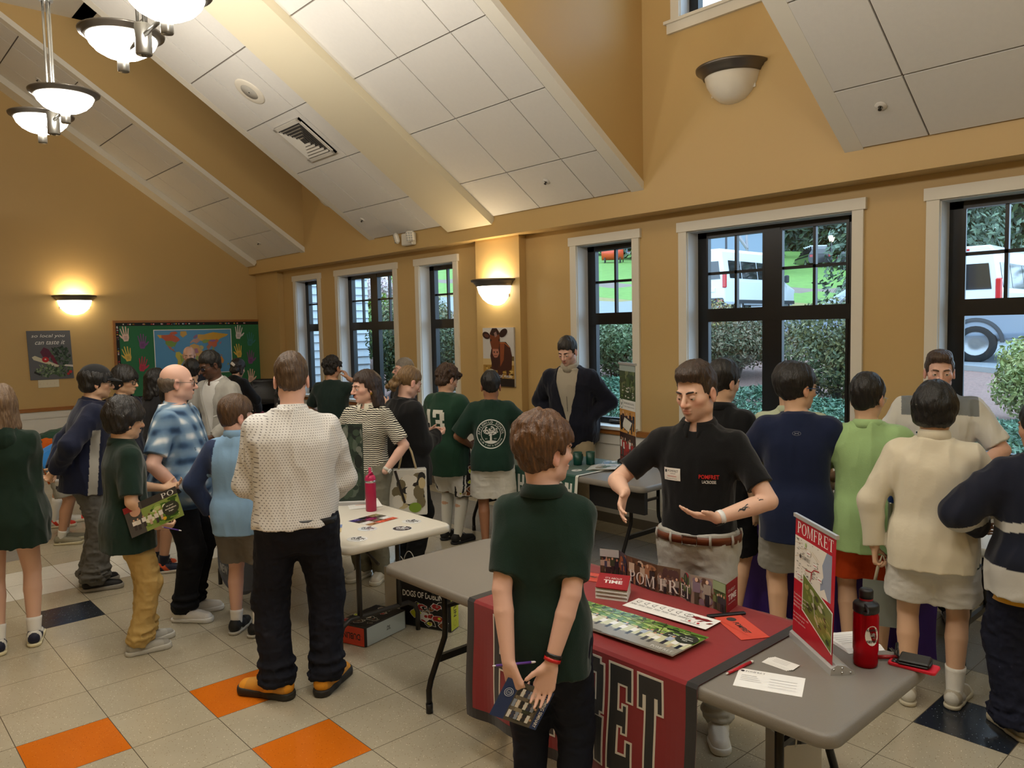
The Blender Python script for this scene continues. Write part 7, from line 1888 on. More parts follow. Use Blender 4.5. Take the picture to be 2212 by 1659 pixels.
# ---- helpers for sheets
def frame3(p00, p10, p01):
 """map canvas corners to space: origin, +u end, +v end"""
 p00, p10, p01 = (np.array(q, float) for q in (p00, p10, p01))
 def mk(c):
  du, dv = (p10 - p00) / c.w, (p01 - p00) / c.h; n = nrm(np.cross(du, dv)); return lambda u, v, w: p00 + du * u + dv * v + n * w
 return mk
def sheet(c, name, label, cat, p00, p10, p01, group=None, thick=.0012, m=None, top=True):
 o = c.build(name, m or PRINT, f=frame3(p00, p10, p01)(c), thick=thick); o.name = name; return tag(o, label, cat, group) if top else o
SKP = [(224, 180, 150), (196, 150, 120), (120, 84, 62), (236, 200, 176)]; GRN = [(70, 110, 40), (110, 150, 60), (150, 180, 90), (50, 84, 36), (190, 205, 130)]
def lawn_cover(c):
 w, h = c.w, c.h
 c.rect(0, h * .52, w, h, (96, 132, 54)); c.mosaic(0, h * .55, w, h, GRN, 60, 5, .03, .10); c.line([(0, h * .80), (w, h * .92)], .004, (40, 50, 30)); c.line([(w * .3, h), (w * .42, h * .6)], .003, (60, 56, 36))
 c.rect(0, 0, w, h * .30, (150, 146, 136)); c.rect(0, h * .28, w, h * .54, (206, 206, 170)); c.people(w * .04, h * .16, w * .98, h * .66, 7, [(240, 238, 232), (232, 226, 214), (170, 180, 196)], SKP, [(40, 44, 58), (200, 180, 150), (60, 60, 60)], 9)
 c.ell(w * .84, h * .66, w * .155, w * .155, (58, 62, 54), 28)
 for i, tx in enumerate(('let your', 'evolution', 'begin')): c.text(tx, w * .84, h * (.70 - .065 * i), h * .045, (240, 238, 230), align='c', bold=.01)
 c.serif('POMFRET', w * .60, h * .06, h * .07, (240, 240, 236), width=w * .34)
for k in range(11):
 c = Canvas(.285, .235, (226, 224, 214)); lawn_cover(c); y = -1.985 - .054 * k + .0; zz = .7435 + .0016 * k; t = .004 * ((k * 7) % 3 - 1)
 sheet(c, 'brochure', 'topmost and nearest of the fanned lawn-photo brochures on the red cloth' if k == 10 else 'glossy lawn-photo brochure in the fan on the red cloth', 'brochure', (1.230 + t, y + .16, zz), (1.238 + t, y - .125 + .16 - .155, zz + .001), (1.470 + t, y + .165, zz), None if k == 10 else 'fanned lawn-photo brochures', .0014, GLOSSY)
for k in range(7):
 c = Canvas(.17, .115, (246, 244, 240)); c.ell(.040, .083, .022, .016, (70, 66, 70), 20); c.ell(.040, .083, .019, .013, (246, 244, 240), 20); c.text('P', .034, .074, .018, (60, 56, 60)); c.serif('POMFRET', .012, .040, .014, (90, 86, 88), width=.06)
 c.poly([(.08, .06), (.10, .07), (.13, .068), (.15, .085), (.12, .092), (.10, .088), (.085, .08)], (120, 30, 36)); c.poly([(.14, .045), (.155, .05), (.165, .066), (.15, .062)], (120, 30, 36)); c.text('I', .098, .024, .014, (40, 40, 44)); c.ell(.116, .030, .006, .007, (190, 40, 50), 12); c.text('POMFRET', .085, .010, .007, (90, 86, 88), width=.05)
 y = -2.15 - .042 * k; zz = .7435 + .0012 * k
 sheet(c, 'sticker_sheet', 'uppermost white sticker sheet at the right end of the fan' if k == 6 else 'white sticker sheet with small maroon emblems in the fan on the red cloth', 'sticker sheet', (1.548, y, zz), (1.556, y - .17, zz), (1.668, y + .006, zz), None if k == 6 else 'fanned sticker sheets')
# stack of small booklets with a red cover
for k in range(13):
 c = Canvas(.15, .12, (232, 230, 226)); lab = 'white-edged booklet in the small stack on the red cloth'
 if k == 12:
  c = Canvas(.15, .12, (150, 24, 34)); c.text("IT'S ABOUT", .035, .075, .014, (236, 232, 228), width=.08); c.text('TIME', .030, .040, .026, (240, 236, 232), width=.09, bold=.03); lab = 'booklet with the lifted dark red cover on top of the small stack'
 zz = .745 + .0042 * k; t = .003 * ((k * 5) % 4 - 1.5); up = .022 if k == 12 else 0
 sheet(c, 'booklet', lab, 'booklet', (1.540 + t, -2.00 + t, zz), (1.600 + t, -2.075 - .06 + t, zz), (1.655 + t, -1.925 + t, zz + up), None if k == 12 else 'stack of small booklets', .0036)
# accordion brochure standing on edge
ac = empty('accordion_brochure', (1.82, -2.15, .741), 0, 'zigzag accordion brochure of campus photos standing on the red cloth', 'brochure')
FP = [(1.818, -1.784), (1.856, -1.874), (1.812, -1.96), (1.792, -2.154), (1.815, -2.265), (1.785, -2.343), (1.797, -2.45), (1.775, -2.526), (1.905, -2.500)]
PH = .128; pal = [[(60, 76, 60), (70, 80, 110), (40, 44, 60), (180, 170, 160)], [(70, 60, 70), (150, 90, 60), (40, 50, 80)], [(96, 70, 54), (170, 120, 90), (60, 50, 50), (210, 190, 170)], [(110, 84, 66), (60, 50, 44), (170, 140, 110)], [(150, 140, 132), (120, 90, 80), (200, 196, 190), (90, 60, 60)], [(160, 140, 130), (170, 40, 50), (90, 100, 70)], [(90, 110, 60), (180, 50, 60), (60, 60, 60)], [(170, 160, 150), (140, 120, 140), (100, 70, 56)], [(70, 90, 50), (120, 130, 80), (60, 60, 66)]]
LT = {2: 'POM', 3: 'FR', 4: 'ET'}
for k in range(len(FP) - 1):
 a, d = np.array(FP[k]), np.array(FP[k + 1]); w = float(np.hypot(*(d - a)))
 c = Canvas(w, PH, pal[min(k, 8)][0])
 pk = pal[(0, 1, 2, 4, 6, 7, 8, 8)[k]]; R_ = random.Random(40 + k)
 c.mosaic(0, 0, w, PH, pk, 26, 30 + k, .06, .22); c.people(w * .05, PH * .02, w * .95, PH * (.75 if k < 5 else .6), 5 if k != 5 else 2, pk, SKP, [(50, 46, 52), (80, 70, 60)], 60 + k, PH * (.62 if k not in (2, 5) else .95))
 if k in (0, 6): c.rect(0, PH * .7, w, PH, (150, 168, 130) if k else (190, 200, 206))
 if k == 7: c = Canvas(w, PH, (146, 22, 34)); c.text("IT'S ABOUT", w * .16, PH * .66, PH * .10, (238, 232, 228), width=w * .6); c.text('TIME', w * .16, PH * .38, PH * .20, (242, 238, 234), width=w * .7, bold=.03); c.text('www.pomfret.org', w * .16, PH * .25, PH * .06, (230, 220, 216), width=w * .6)
 if k in LT: c.serif(LT[k], w * .10, PH * .10, PH * .44, (238, 234, 228), width=w * .84)
 o = c.build('folded_panel', PRINT, ac, f=frame3((a[0] - 1.82, a[1] + 2.15, 0), (d[0] - 1.82, d[1] + 2.15, 0), (a[0] - 1.82, a[1] + 2.15, PH))(c), thick=.0008)
# pennants
def pennant(label, p, ang, L=.24):
 r = empty('pennant', p, ang, label, 'pennant', 'orange felt pennants on the red cloth'); c = Canvas(L, .12, (214, 64, 36)); c.items = []; c.poly([(0, 0), (L, .055), (L, .065), (0, .12)], (214, 64, 36)); c.ell(.035, .06, .022, .020, (40, 24, 24), 14); c.rect(.018, .052, .052, .072, (30, 22, 22)); c.text('POMFRET', .068, .048, .024, (30, 22, 22), width=.115, shear=.2, bold=.02)
 c.build('felt_flag', FAB, r, f=lambda u, v, w: (u, v - .06, w + .001), thick=0.001); b = MB(); b.box((-.022, -.085, 0), (0, .085, .010), bev=.003); b.build('black_header', BLK, r)
pennant('orange felt pennant with a black header lying at the right of the red cloth', (1.755, -2.545, .7425), -2.12); pennant('orange pennant half hidden behind the boy at the left of the red cloth', (1.70, -1.66, .7425), -1.25)
# ---- pomfret banner stand
bs = empty('banner_stand', (1.66, -2.985, .735), 0, 'red tabletop banner stand with a map and an aerial photo beside the red bottle', 'banner stand')
d = nrm(np.array([1.553, -3.094, 0]) - np.array([1.765, -2.826, 0])); nn = np.array([d[1], -d[0], 0]) * -1.0
if nn[0] > 0: nn = -nn
Lb = .342; o0 = np.array([1.765, -2.826, 0]) - np.array([1.66, -2.985, 0])
b = MB(); prof_ = [(-.012, 0), (-.008, .022), (.012, .034), (.04, .030), (.07, .012), (.075, 0)]
b.prism(prof_, 0, Lb, f=lambda u, v, w: o0 + d * w - nn * u + np.array([0, 0, v])); b.build('base', mat('silver_aluminium', (196, 196, 196), rough=.35, metal=.5), bs)
b = MB(); b.prism([(p_[0] * 1.04, p_[1] * 1.03) for p_ in prof_], Lb, Lb + .004, f=lambda u, v, w: o0 + d * w - nn * u + np.array([0, 0, v])); e_ = b.build('end_plate', mat('silver_aluminium', (196, 196, 196)), bs)
b = MB(); [b.lathe([(0, .003), (.004, .002), (.004, 0)], 8, M=(np.stack([np.cross(d, [0, 0, 1.0]), np.array([0, 0, 1.0]), d], 1), o0 + d * (Lb + .004) - nn * q + np.array([0, 0, z_]))) for q, z_ in ((.0, .02), (.03, .024), (.03, .008), (.06, .008))]; b.build('rivets', METM, e_)
HB = .455; WB = .325; c = Canvas(WB, HB, (186, 22, 42)); c.serif('POMFRET', .018, HB - .062, .044, (244, 240, 236), width=.29)
c.rect(.0, HB - .245, .30, HB - .075, (236, 232, 222)); c.rect(.218, HB - .245, .30, HB - .075, (150, 164, 186)); c.poly([(.218, HB - .075), (.26, HB - .075), (.228, HB - .13), (.24, HB - .17), (.215, HB - .2)], (236, 232, 222)); c.poly([(.18, HB - .245), (.25, HB - .21), (.28, HB - .245)], (236, 232, 222))
R_ = random.Random(8)
for k in range(60): x_, y_ = R_.uniform(.004, .205), R_.uniform(HB - .24, HB - .08); c.rect(x_, y_, x_ + R_.uniform(.006, .018), y_ + .0022, R_.choice([(120, 116, 108), (150, 140, 120), (90, 90, 90)]))
for k in range(12): x_, y_ = R_.uniform(.0, .15), R_.uniform(HB - .24, HB - .09); c.line([(x_, y_), (x_ + R_.uniform(.02, .07), y_ + R_.uniform(-.03, .03))], .0013, (200, 170, 120))
c.rect(.09, HB - .10, .10, HB - .085, (170, 196, 130)); c.ell(.052, HB - .145, .006, .008, (40, 40, 44), 10); c.serif('POMFRET', .062, HB - .152, .014, (50, 48, 52), width=.075)
for q in ([(.10, HB - .185), (.15, HB - .18), (.17, HB - .165), (.21, HB - .16)], [(.15, HB - .18), (.14, HB - .215), (.10, HB - .225), (.06, HB - .235)], [(.15, HB - .18), (.155, HB - .205)]): c.line(q, .004, (170, 40, 50))
for x_, y_ in ((.105, HB - .125), (.16, HB - .155), (.20, HB - .195), (.03, HB - .228)): c.rect(x_, y_, x_ + .034, y_ + .016, (246, 244, 240)); c.rect(x_ + .004, y_ + .006, x_ + .03, y_ + .009, (180, 90, 90))
ph = [(.085, HB - .340), (.318, HB - .435 + .02), (.318, HB - .275), (.085, HB - .205)]; c.poly([(a - .005 * (1 if i in (0, 3) else -1), b_ + .005 * (1 if i > 1 else -1)) for i, (a, b_) in enumerate(ph)], (240, 238, 232)); c.poly(ph, (104, 122, 54));
for k in range(34):
 x_ = R_.uniform(.10, .30); lo_ = HB - .335 - (x_ - .085) * .32; hi_ = HB - .215 - (x_ - .085) * .29; y_ = R_.uniform(lo_ + .012, hi_ - .012); c.ell(x_, y_, R_.uniform(.008, .024), R_.uniform(.004, .010), R_.choice([(72, 92, 40), (130, 146, 70), (60, 76, 38), (160, 158, 96), (190, 186, 160)]), 8, -.35)
c.line([(.17, HB - .26), (.19, HB - .33), (.22, HB - .36)], .005, (190, 186, 170))
for k, t in enumerate(('To schedule a campus visit', 'and interview, contact our', 'Admissions Office at', '860-963-6121', '', 'For more information, visit', 'our website or go to', 'pomfret.org/admissions')):
 if t: c.text(t, .012, .150 - .0145 * k, .0085, (244, 220, 216), width=.0048 * len(t))
c.build('banner', GLOSSY, bs, f=frame3(o0 + d * .008 + np.array([0, 0, .03]), o0 + d * (.008 + WB) + np.array([0, 0, .03]), o0 + d * .008 + np.array([0, 0, .03 + HB]) - nn * .012)(c), thick=.0008)
b = MB(); b.prism([(-.006, 0), (.006, 0), (.006, .014), (-.006, .014)], .0, WB + .02, f=lambda u, v, w: o0 + d * (w - .002) - nn * (u + .012) + np.array([0, 0, .03 + HB + v - .006])); b.build('top_rail', mat('silver_aluminium', (196, 196, 196)), bs)
b = MB(); b.tube([o0 + d * Lb / 2 - nn * .035 + np.array([0, 0, .02]), o0 + d * Lb / 2 - nn * .02 + np.array([0, 0, HB + .03])], .004, 8); b.build('pole', mat('silver_aluminium', (196, 196, 196)), bs)
# ---- red water bottle
REDP = nodes('red_clear_plastic'); MATS['red_clear_plastic'] = REDP[0]; q_ = REDP[2]; q_.inputs['Base Color'].default_value = (*lin((196, 12, 28)), 1); q_.inputs['Transmission Weight'].default_value = .45; q_.inputs['Roughness'].default_value = .08; q_.inputs['IOR'].default_value = 1.2
rb = empty('water_bottle', (1.715, -3.135, .735), .3, 'clear red water bottle with a black lid on the grey table', 'bottle')
b = MB(); b.lathe([(0, 0), (.036, 0), (.041, .006), (.042, .02), (.0405, .05), (.043, .06), (.0435, .18), (.041, .195), (.037, .20), (0, .20)], 32); b.build('bottle_body', REDP[0], rb)
b = MB(); b.lathe([(.041, .196), (.044, .200), (.044, .222), (.040, .228), (.028, .232), (.022, .238), (.020, .244), (.024, .246), (.024, .272), (.020, .278), (0, .278)], 28); b.build('lid', BLK, rb)
b = MB(); b.tube([(-.03, 0, .226), (-.062, -.012, .220), (-.078, -.018, .212), (-.062, -.004, .206), (-.04, 0, .206)], .006, 8); b.build('carry_loop', BLK, rb)
b = MB(); b.lathe([(.0225, .238), (.0235, .242), (.0225, .246)], 24); b.build('red_seal', mat('red_rubber', (150, 20, 40), rough=.5), rb)
c = Canvas(.05, .075, (240, 238, 234)); c.items = []; c.ell(.025, .037, .024, .036, (240, 238, 234), 20); c.text('KEEPERS', .006, .052, .009, (40, 38, 42), width=.038, bold=.02); c.text('KEEPERS', .006, .012, .009, (40, 38, 42), width=.038, bold=.02); c.mosaic(.012, .024, .038, .050, [(60, 58, 62), (120, 70, 60), (150, 146, 146)], 12, 3, .1, .25)
c.build('sticker', PRINT, rb, f=lambda u, v, w: ((.0442 + w) * math.cos(3.75 + u / .0435 - .57), (.0442 + w) * math.sin(3.75 + u / .0435 - .57), .085 + v))
# ---- phone, wallet and small things
ph_ = empty('phone', (1.815, -3.262, .735), -1.47, 'phone in a bright red case lying face down at the table corner', 'phone'); b = MB(); b.prism(rounded(-.078, -.039, .078, .039, .012), 0, .011); b.build('case', mat('red_silicone', (206, 18, 44), rough=.5), ph_, bevel=.003)
b = MB(); b.prism(rounded(-.068, -.030, -.030, .004, .008), .011, .0135); cb_ = b.build('camera_bump', BLK, ph_); b = MB(); [b.lathe([(0, .0155), (.007, .015), (.008, .0135)], 12, M=(np.eye(3), np.array([x_, y_, 0]))) for x_, y_ in ((-.058, -.020), (-.058, -.004), (-.040, -.013))]; b.build('lens', mat('lens_glass', (10, 10, 14), rough=.05, spec=.9), cb_)
w_ = empty('wallet', (1.822, -3.262, .7465), -1.35, 'black leather wallet resting on the red phone', 'wallet'); b = MB(); b.rbox((-.048, -.042, .001), (.048, .042, .009), .003, (30, 29, 28)); b.rbox((-.048, -.042, .010), (.050, .041, .020), .004, (34, 33, 31)); b.build('leather_fold', LEATH, w_); b = MB(); b.tube([(.049, -.038, .010), (.053, 0, .010), (.049, .038, .010)], .005, 6, c=(30, 29, 28)); b.build('spine', LEATH, w_)
o = empty('marker', (1.815, -3.185, .747), -.8, 'white-capped red marker between the bottle and the wallet', 'marker'); b = MB(); b.tube([(-.05, 0, 0), (.02, 0, 0)], .008, 10, c=(150, 30, 30)); b.build('barrel', PLASM, o); b = MB(); b.tube([(-.085, 0, 0), (-.05, 0, 0)], .0085, 10, c=(232, 232, 230)); b.build('cap', PLASM, o)
o = empty('sunglasses', (1.86, -3.19, .738), .4, 'folded black sunglasses behind the red bottle', 'sunglasses'); b = MB(); [b.tube([(sx * .034 + .026 * math.cos(a), .0, .018 + .017 * math.sin(a)) for a in [k * PI / 8 for k in range(16)]], .003, 6, closed=True, c=(20, 20, 22)) for sx in (-1, 1)]; b.tube([(-.008, 0, .024), (.008, 0, .024)], .003, 6, c=(20, 20, 22)); b.build('frame', PLASM, o); b = MB(); b.tube([(-.06, .004, .026), (.05, .02, .008)], .0025, 6, c=(20, 20, 22)); b.tube([(.06, .004, .026), (-.05, .014, .008)], .0025, 6, c=(20, 20, 22)); b.build('temples', PLASM, o)
def pen(name, label, p, q, col, cap, r=.0045, grp=None, cat='pen'):
 p, q = np.array(p, float), np.array(q, float); u = nrm(q - p); o = empty(name, tuple(p), 0, label, cat, grp); L = np.linalg.norm(q - p); b = MB(); b.tube([u * .012, u * (L - .016)], r, 10, c=col); b.build('barrel', PLASM, o); b = MB(); b.tube([u * (L - .016), u * (L - .004), u * L], [r * .95, r * .8, r * .4], 10, c=cap); b.build('tip', PLASM, o); b = MB(); b.tube([u * 0, u * .012], [r * .5, r * .6], 8, c=cap); b.build('push_button', PLASM, o)
pen('pen', 'red ballpoint pen at the edge of the red cloth', (1.286, -2.838, .741), (1.447, -2.848, .741), (186, 24, 40), (230, 226, 222), .0055)
c = Canvas(.20, .125, (244, 242, 238)); c.serif('POMFRET', .022, .104, .010, (50, 48, 54), width=.06); c.ell(.013, .109, .006, .006, (50, 48, 54), 10)
for k in range(4): c.rect(.014, .080 - .012 * k, .060 + .006 * k, .0815 - .012 * k, (170, 168, 170)); c.rect(.10, .078 - .018 * k, .18, .0795 - .018 * k, (176, 174, 176))
sheet(c, 'form_card', 'large white registration card on the grey table', 'card', (1.236, -2.896, .7365), (1.322, -3.100, .7365), (1.372, -2.838, .7365))
for k in range(4):
 c = Canvas(.10, .05, (240, 238, 234));
 for j in range(3): c.rect(.012, .036 - .011 * j, .07, .0375 - .011 * j, (170, 168, 168))
 t = .005 * k; sheet(c, 'business_card', 'uppermost white business card of the small stack by the cloth' if k == 3 else 'white business card in the small stack by the cloth', 'card', (1.470 + t, -2.868 - t, .7365 + .001 * k), (1.466 + t, -2.968 - t, .7365 + .001 * k), (1.524 + t, -2.866 - t, .7365 + .001 * k), None if k == 3 else 'small stack of business cards', .0009)
for k in range(5):
 c = Canvas(.20, .15, (242, 240, 236)); [c.rect(.02, .12 - .018 * j, .16 - .02 * (j % 3), .122 - .018 * j, (160, 158, 160)) for j in range(5)]
 t = .006 * k; sheet(c, 'printed_card', 'top sheet of the papers behind the banner stand' if k == 4 else 'white sheet under others behind the banner stand', 'paper', (1.76 + t, -3.055 + t, .7365 + .0012 * k), (1.885 + t, -3.135 + t, .7365 + .0012 * k), (1.835 + t, -2.93 + t, .7365 + .0012 * k), None if k == 4 else 'papers behind the banner stand', .001)
# ---- booklet and pen held by the front boy; magazine held by the beige-trousered boy; rolled paper
c = Canvas(.15, .125, (36, 56, 104)); c.rect(.043, 0, .128, .125, (86, 80, 70)); c.mosaic(.045, .005, .126, .12, [(60, 66, 50), (120, 110, 96), (50, 44, 40), (150, 140, 120)], 30, 12, .06, .2)
for k, (uu) in enumerate((.050, .062, .074, .086, .098, .110)):
 for j in range(3): c.rect(uu - .004, .012 + .036 * j, uu + .006, .036 + .036 * j, [(232, 230, 226), (60, 66, 90), (150, 160, 180), (226, 214, 200), (40, 40, 44)][(k + j * 2) % 5]); c.ell(uu + .010, .024 + .036 * j, .0038, .0038, (206, 160, 130), 8)
c.text('WYOMING SEMINARY', .1335, .118, .0105, (238, 238, 240), width=.110, rot=-PI / 2, bold=.01); c.ring(.022, .085, .012, .014, (190, 200, 220), 24); c.ring(.022, .085, .007, .009, (190, 200, 220), 20); c.text('WS', .017, .081, .007, (190, 200, 220))
sheet(c, 'school_booklet', 'small navy-edged booklet of group photos held behind the front boy', 'booklet', (.645, -2.308, .631), (.762, -2.416, .571), (.702, -2.347, .757), None, .003, GLOSSY)
pen('pen', 'purple and white pen in the left hand of the front boy', (.672, -2.300, .792), (.790, -2.395, .800), (96, 60, 150), (230, 228, 232), .0046)
c = Canvas(.30, .21, (60, 58, 60)); c.rect(.0, .0, .10, .21, (80, 78, 78)); c.rect(.09, 0, .30, .16, (140, 160, 84)); c.mosaic(.09, .0, .30, .16, GRN + [(230, 230, 200)], 40, 4, .05, .14); c.people(.02, .02, .20, .12, 6, [(236, 232, 226), (226, 220, 210)], SKP, [(200, 170, 150), (60, 56, 60)], 6); c.ell(.06, .16, .03, .035, (206, 160, 136), 14); c.rect(.0, .17, .06, .21, (150, 40, 50)); c.ell(.245, .085, .046, .046, (52, 58, 50), 24)
for i, t in enumerate(('let your', 'evolution', 'begin')): c.text(t, .245, .098 - .018 * i, .012, (240, 238, 232), align='c', bold=.01)
c.serif('PO', .215, .165, .034, (240, 240, 238), width=.07); c.ell(.20, .035, .010, .012, (226, 180, 40), 12)
MAGP = [(.295, .635, .939), (.478, .484, 1.071), (.565, .389, .896), (.325, .592, .765)]
sheet(c, 'magazine', 'open photo magazine held by the boy in beige trousers', 'magazine', MAGP[3], MAGP[2], MAGP[0], None, .004, GLOSSY)
pen('pen', 'purple pen sticking out of the hand of the boy with the magazine', (.50, .60, .80), (.60, .555, .765), (100, 70, 160), (226, 226, 230), .004)
o = empty('paper_roll', (.315, 2.33, .87), 0, 'rolled-up white paper held behind the back of the capped man', 'paper roll'); b = MB(); ax = nrm(np.array([.75, -.6, .12])); u_ = nrm(np.cross(ax, [0, 0, 1.0])); v_ = np.cross(ax, u_)
V = []; N_ = 30
for k in range(N_ + 1):
 a = 4.4 * PI * k / N_; r_ = .022 + .006 * k / N_
 for s_ in (-.02, .20): V.append(ax * s_ + (u_ * math.cos(a) + v_ * math.sin(a)) * r_)
b.add(V, [(2 * k, 2 * k + 1, 2 * k + 3, 2 * k + 2) for k in range(N_)], (226, 224, 220), True); s_ = b.build('curled_sheet', PRINT, o)
# ---- on the white table
c = Canvas(.235, .29, (236, 234, 228)); pl2 = [(150, 120, 80), (236, 236, 232), (70, 50, 50), (60, 44, 110), (200, 70, 40), (90, 84, 70), (120, 36, 80), (30, 30, 34), (214, 90, 60), (226, 226, 226), (70, 62, 56), (140, 140, 96)]
for i in range(3):
 for j in range(4): c.rect(.004 + .076 * i, .004 + .071 * j, .078 + .076 * i, .073 + .071 * j, pl2[(i * 4 + j) % 12]); c.mosaic(.008 + .076 * i, .008 + .071 * j, .074 + .076 * i, .069 + .071 * j, [tuple(max(0, min(255, v + d_)) for v in pl2[(i * 4 + j) % 12]) for d_ in (-30, 30, 60)], 7, i * 9 + j, .08, .25)
c.text('DS', .09, .225, .03, (30, 30, 32)); sheet(c, 'photo_flyer', 'colourful photo-grid flyer on the white table', 'flyer', (1.535, -.105, .7362), (1.775, -.070, .7362), (1.495, .110, .7362), None, .0012, GLOSSY)
def rsticker(label, x, y, bg, fg, grp=None):
 c = Canvas(.13, .13, bg); c.items = []; c.ell(.065, .065, .065, .058, (236, 236, 234), 28); c.ell(.065, .065, .060, .053, bg, 28); c.text('DUBLIN', .022, .060, .030, fg, width=.086, bold=.04); c.text('SCHOOL', .034, .036, .016, fg, width=.062, bold=.02); c.poly([(.05, .094), (.065, .112), (.08, .094)], fg)
 o = c.build('round_sticker', GLOSSY, f=lambda u, v, w: (x + (u - .065) * .5 - (v - .065) * -.84, y - (u - .065) * .84 + (v - .065) * .5, .7363 + w), thick=0); tag(o, label, 'sticker', 'oval stickers on the white table'); sm = o.modifiers.new('t', 'SOLIDIFY'); sm.thickness = .001
rsticker('white oval sticker closest to the right corner of the white table', 1.784, -.200, (234, 234, 232), (40, 42, 52)); rsticker('navy oval sticker on the white table', 1.640, -.305, (36, 40, 54), (230, 230, 230)); rsticker('white oval sticker beside the photo-grid flyer', 1.485, -.150, (226, 232, 236), (40, 42, 52)); rsticker('white oval sticker at the front edge beside the dotted-shirt man', 1.315, -.315, (234, 234, 232), (40, 42, 52))
o = empty('water_bottle', (1.765, .255, .735), .4, 'raspberry-red steel bottle with a straw lid on the white table', 'bottle'); RSP = mat('raspberry_enamel', (168, 20, 66), rough=.4, bump=.05, bscale=500)
b = MB(); b.lathe([(0, 0), (.034, 0), (.0365, .004), (.0365, .19), (.034, .20), (.0, .20)], 28); b.build('bottle_body', RSP, o); b = MB(); b.lathe([(.0355, .198), (.037, .200), (.037, .212), (.035, .214)], 28); b.build('steel_neck', METM, o)
MATS['polished_metal'].node_tree.nodes['Principled BSDF'].inputs['Roughness'].default_value = .25
b = MB(); b.lathe([(.037, .213), (.0375, .226), (.030, .244), (.016, .250), (0, .252)], 28); b.build('lid', mat('raspberry_plastic', (186, 28, 82), rough=.45), o); b = MB(); b.tube([(0, 0, .245), (.0, 0, .262), (.002, .004, .300)], [.011, .0105, .009], 10); b.tube([(-.03, -.005, .236), (-.022, -.008, .262), (0, -.01, .266), (.02, -.008, .25)], .006, 8); b.build('straw_spout', mat('raspberry_plastic', (186, 28, 82)), o)
o = empty('banner_stand', (1.72, .54, .735), 0, 'dark leafy tabletop banner on a silver base behind the dotted-shirt man', 'banner stand'); d2 = nrm([.80, -.60, 0]); n2 = np.array([-d2[1] * -1, -d2[0], 0]); b = MB(); b.prism([(-.01, 0), (-.006, .02), (.014, .032), (.04, .026), (.062, 0)], -.15, .16, f=lambda u, v, w: d2 * w + np.array([.6, .8, 0]) * u + np.array([0, 0, v])); b.build('base', mat('silver_aluminium', (196, 196, 196)), o)
c = Canvas(.29, .55, (44, 58, 50)); c.mosaic(0, 0, .29, .55, [(40, 54, 46), (60, 76, 62), (84, 96, 84), (30, 38, 36), (110, 116, 108)], 150, 4, .03, .10); c.build('banner', PRINT, o, f=frame3(-d2 * .145 + np.array([0, 0, .03]), d2 * .145 + np.array([0, 0, .03]), -d2 * .145 + np.array([0, 0, .58]))(c), thick=.001)
for k in range(3):
 c = Canvas(.21, .28, (242, 240, 234)); c.rect(0, .20, .21, .28, (232, 226, 216)); c.rect(.02, .10, .10, .11, (210, 120, 60)); c.rect(.02, .23, .15, .25, (206, 110, 60)); t = .012 * k
 sheet(c, 'leaflet', 'top white leaflet behind the raspberry bottle' if k == 2 else 'white leaflet in the pile behind the raspberry bottle', 'leaflet', (1.68 + t, .40 - t, .7362 + .0013 * k), (1.86 + t, .32 - t, .7362 + .0013 * k), (1.80 + t, .66 - t, .7362 + .0013 * k), None if k == 2 else 'leaflets behind the raspberry bottle', .001)
c = Canvas(.15, .21, (216, 196, 150)); c.rect(0, .12, .15, .21, (120, 140, 190)); c.rect(.01, .02, .14, .11, (190, 150, 90)); sheet(c, 'postcard', 'tan and blue postcard half under the arm of the dotted-shirt man', 'postcard', (1.20, -.02, .7362), (1.33, -.10, .7362), (1.30, .14, .7362))
# ---- bags under the white table
DOGP = [(20, 20, 22), (226, 222, 214), (120, 70, 40), (206, 214, 60), (60, 44, 36), (160, 40, 40), (150, 130, 110)]
def collage(c, x0, y0, x1, y1, n, seed):
 R_ = random.Random(seed)
 for _ in range(n):
  x_, y_ = R_.uniform(x0 + .03, x1 - .03), R_.uniform(y0 + .02, y1 - .02); r_ = R_.uniform(.02, .05); col = R_.choice(DOGP); P = [(x_ + r_ * R_.uniform(.6, 1.2) * math.cos(a), y_ + r_ * R_.uniform(.4, .9) * math.sin(a)) for a in [k * PI / 5 for k in range(10)]]
  c.poly([(x_ + (p_[0] - x_) * 1.12, y_ + (p_[1] - y_) * 1.14) for p_ in P], (232, 230, 224)); c.poly(P, col); c.ell(x_ + r_ * .2, y_ + r_ * .1, r_ * .3, r_ * .25, R_.choice(DOGP), 8)
def boxbag(name, label, o, ex, ey, h, faces, cat='tote bag', edge=(22, 22, 24), thick=None):
 """upright or lying bag: faces are canvases for (front along ex, side along ey, top)"""
 r = empty(name, tuple(o), 0, label, cat); ex, ey = np.array(ex, float), np.array(ey, float); z = np.array([0, 0, h])
 b = MB(); b.add([np.zeros(3), ex, ex + ey, ey, z, ex + z, ex + ey + z, ey + z], [(0, 3, 2, 1), (4, 5, 6, 7), (0, 1, 5, 4), (1, 2, 6, 5), (2, 3, 7, 6), (3, 0, 4, 7)], edge); b.build('bag_body', FAB, r, bevel=.008)
 for nm, cv, p0, pu, pv in (('front_print', faces[0], np.zeros(3), ex, z), ('side_print', faces[1], ex, ex + ey, ex + z), ('top_print', faces[2], z, ex + z, ey + z)):
  if cv is None: continue
  n = nrm(np.cross(pu - p0, pv - p0)); e = .035
  cv.build(nm, PRINT, r, f=frame3(p0 + n * .0015 + (pu - p0) * e + (pv - p0) * e, pu + n * .0015 - (pu - p0) * e + (pv - p0) * e, pv + n * .0015 + (pu - p0) * e - (pv - p0) * e)(cv))
 return r
def c_(w, h, bg): return Canvas(w, h, bg)
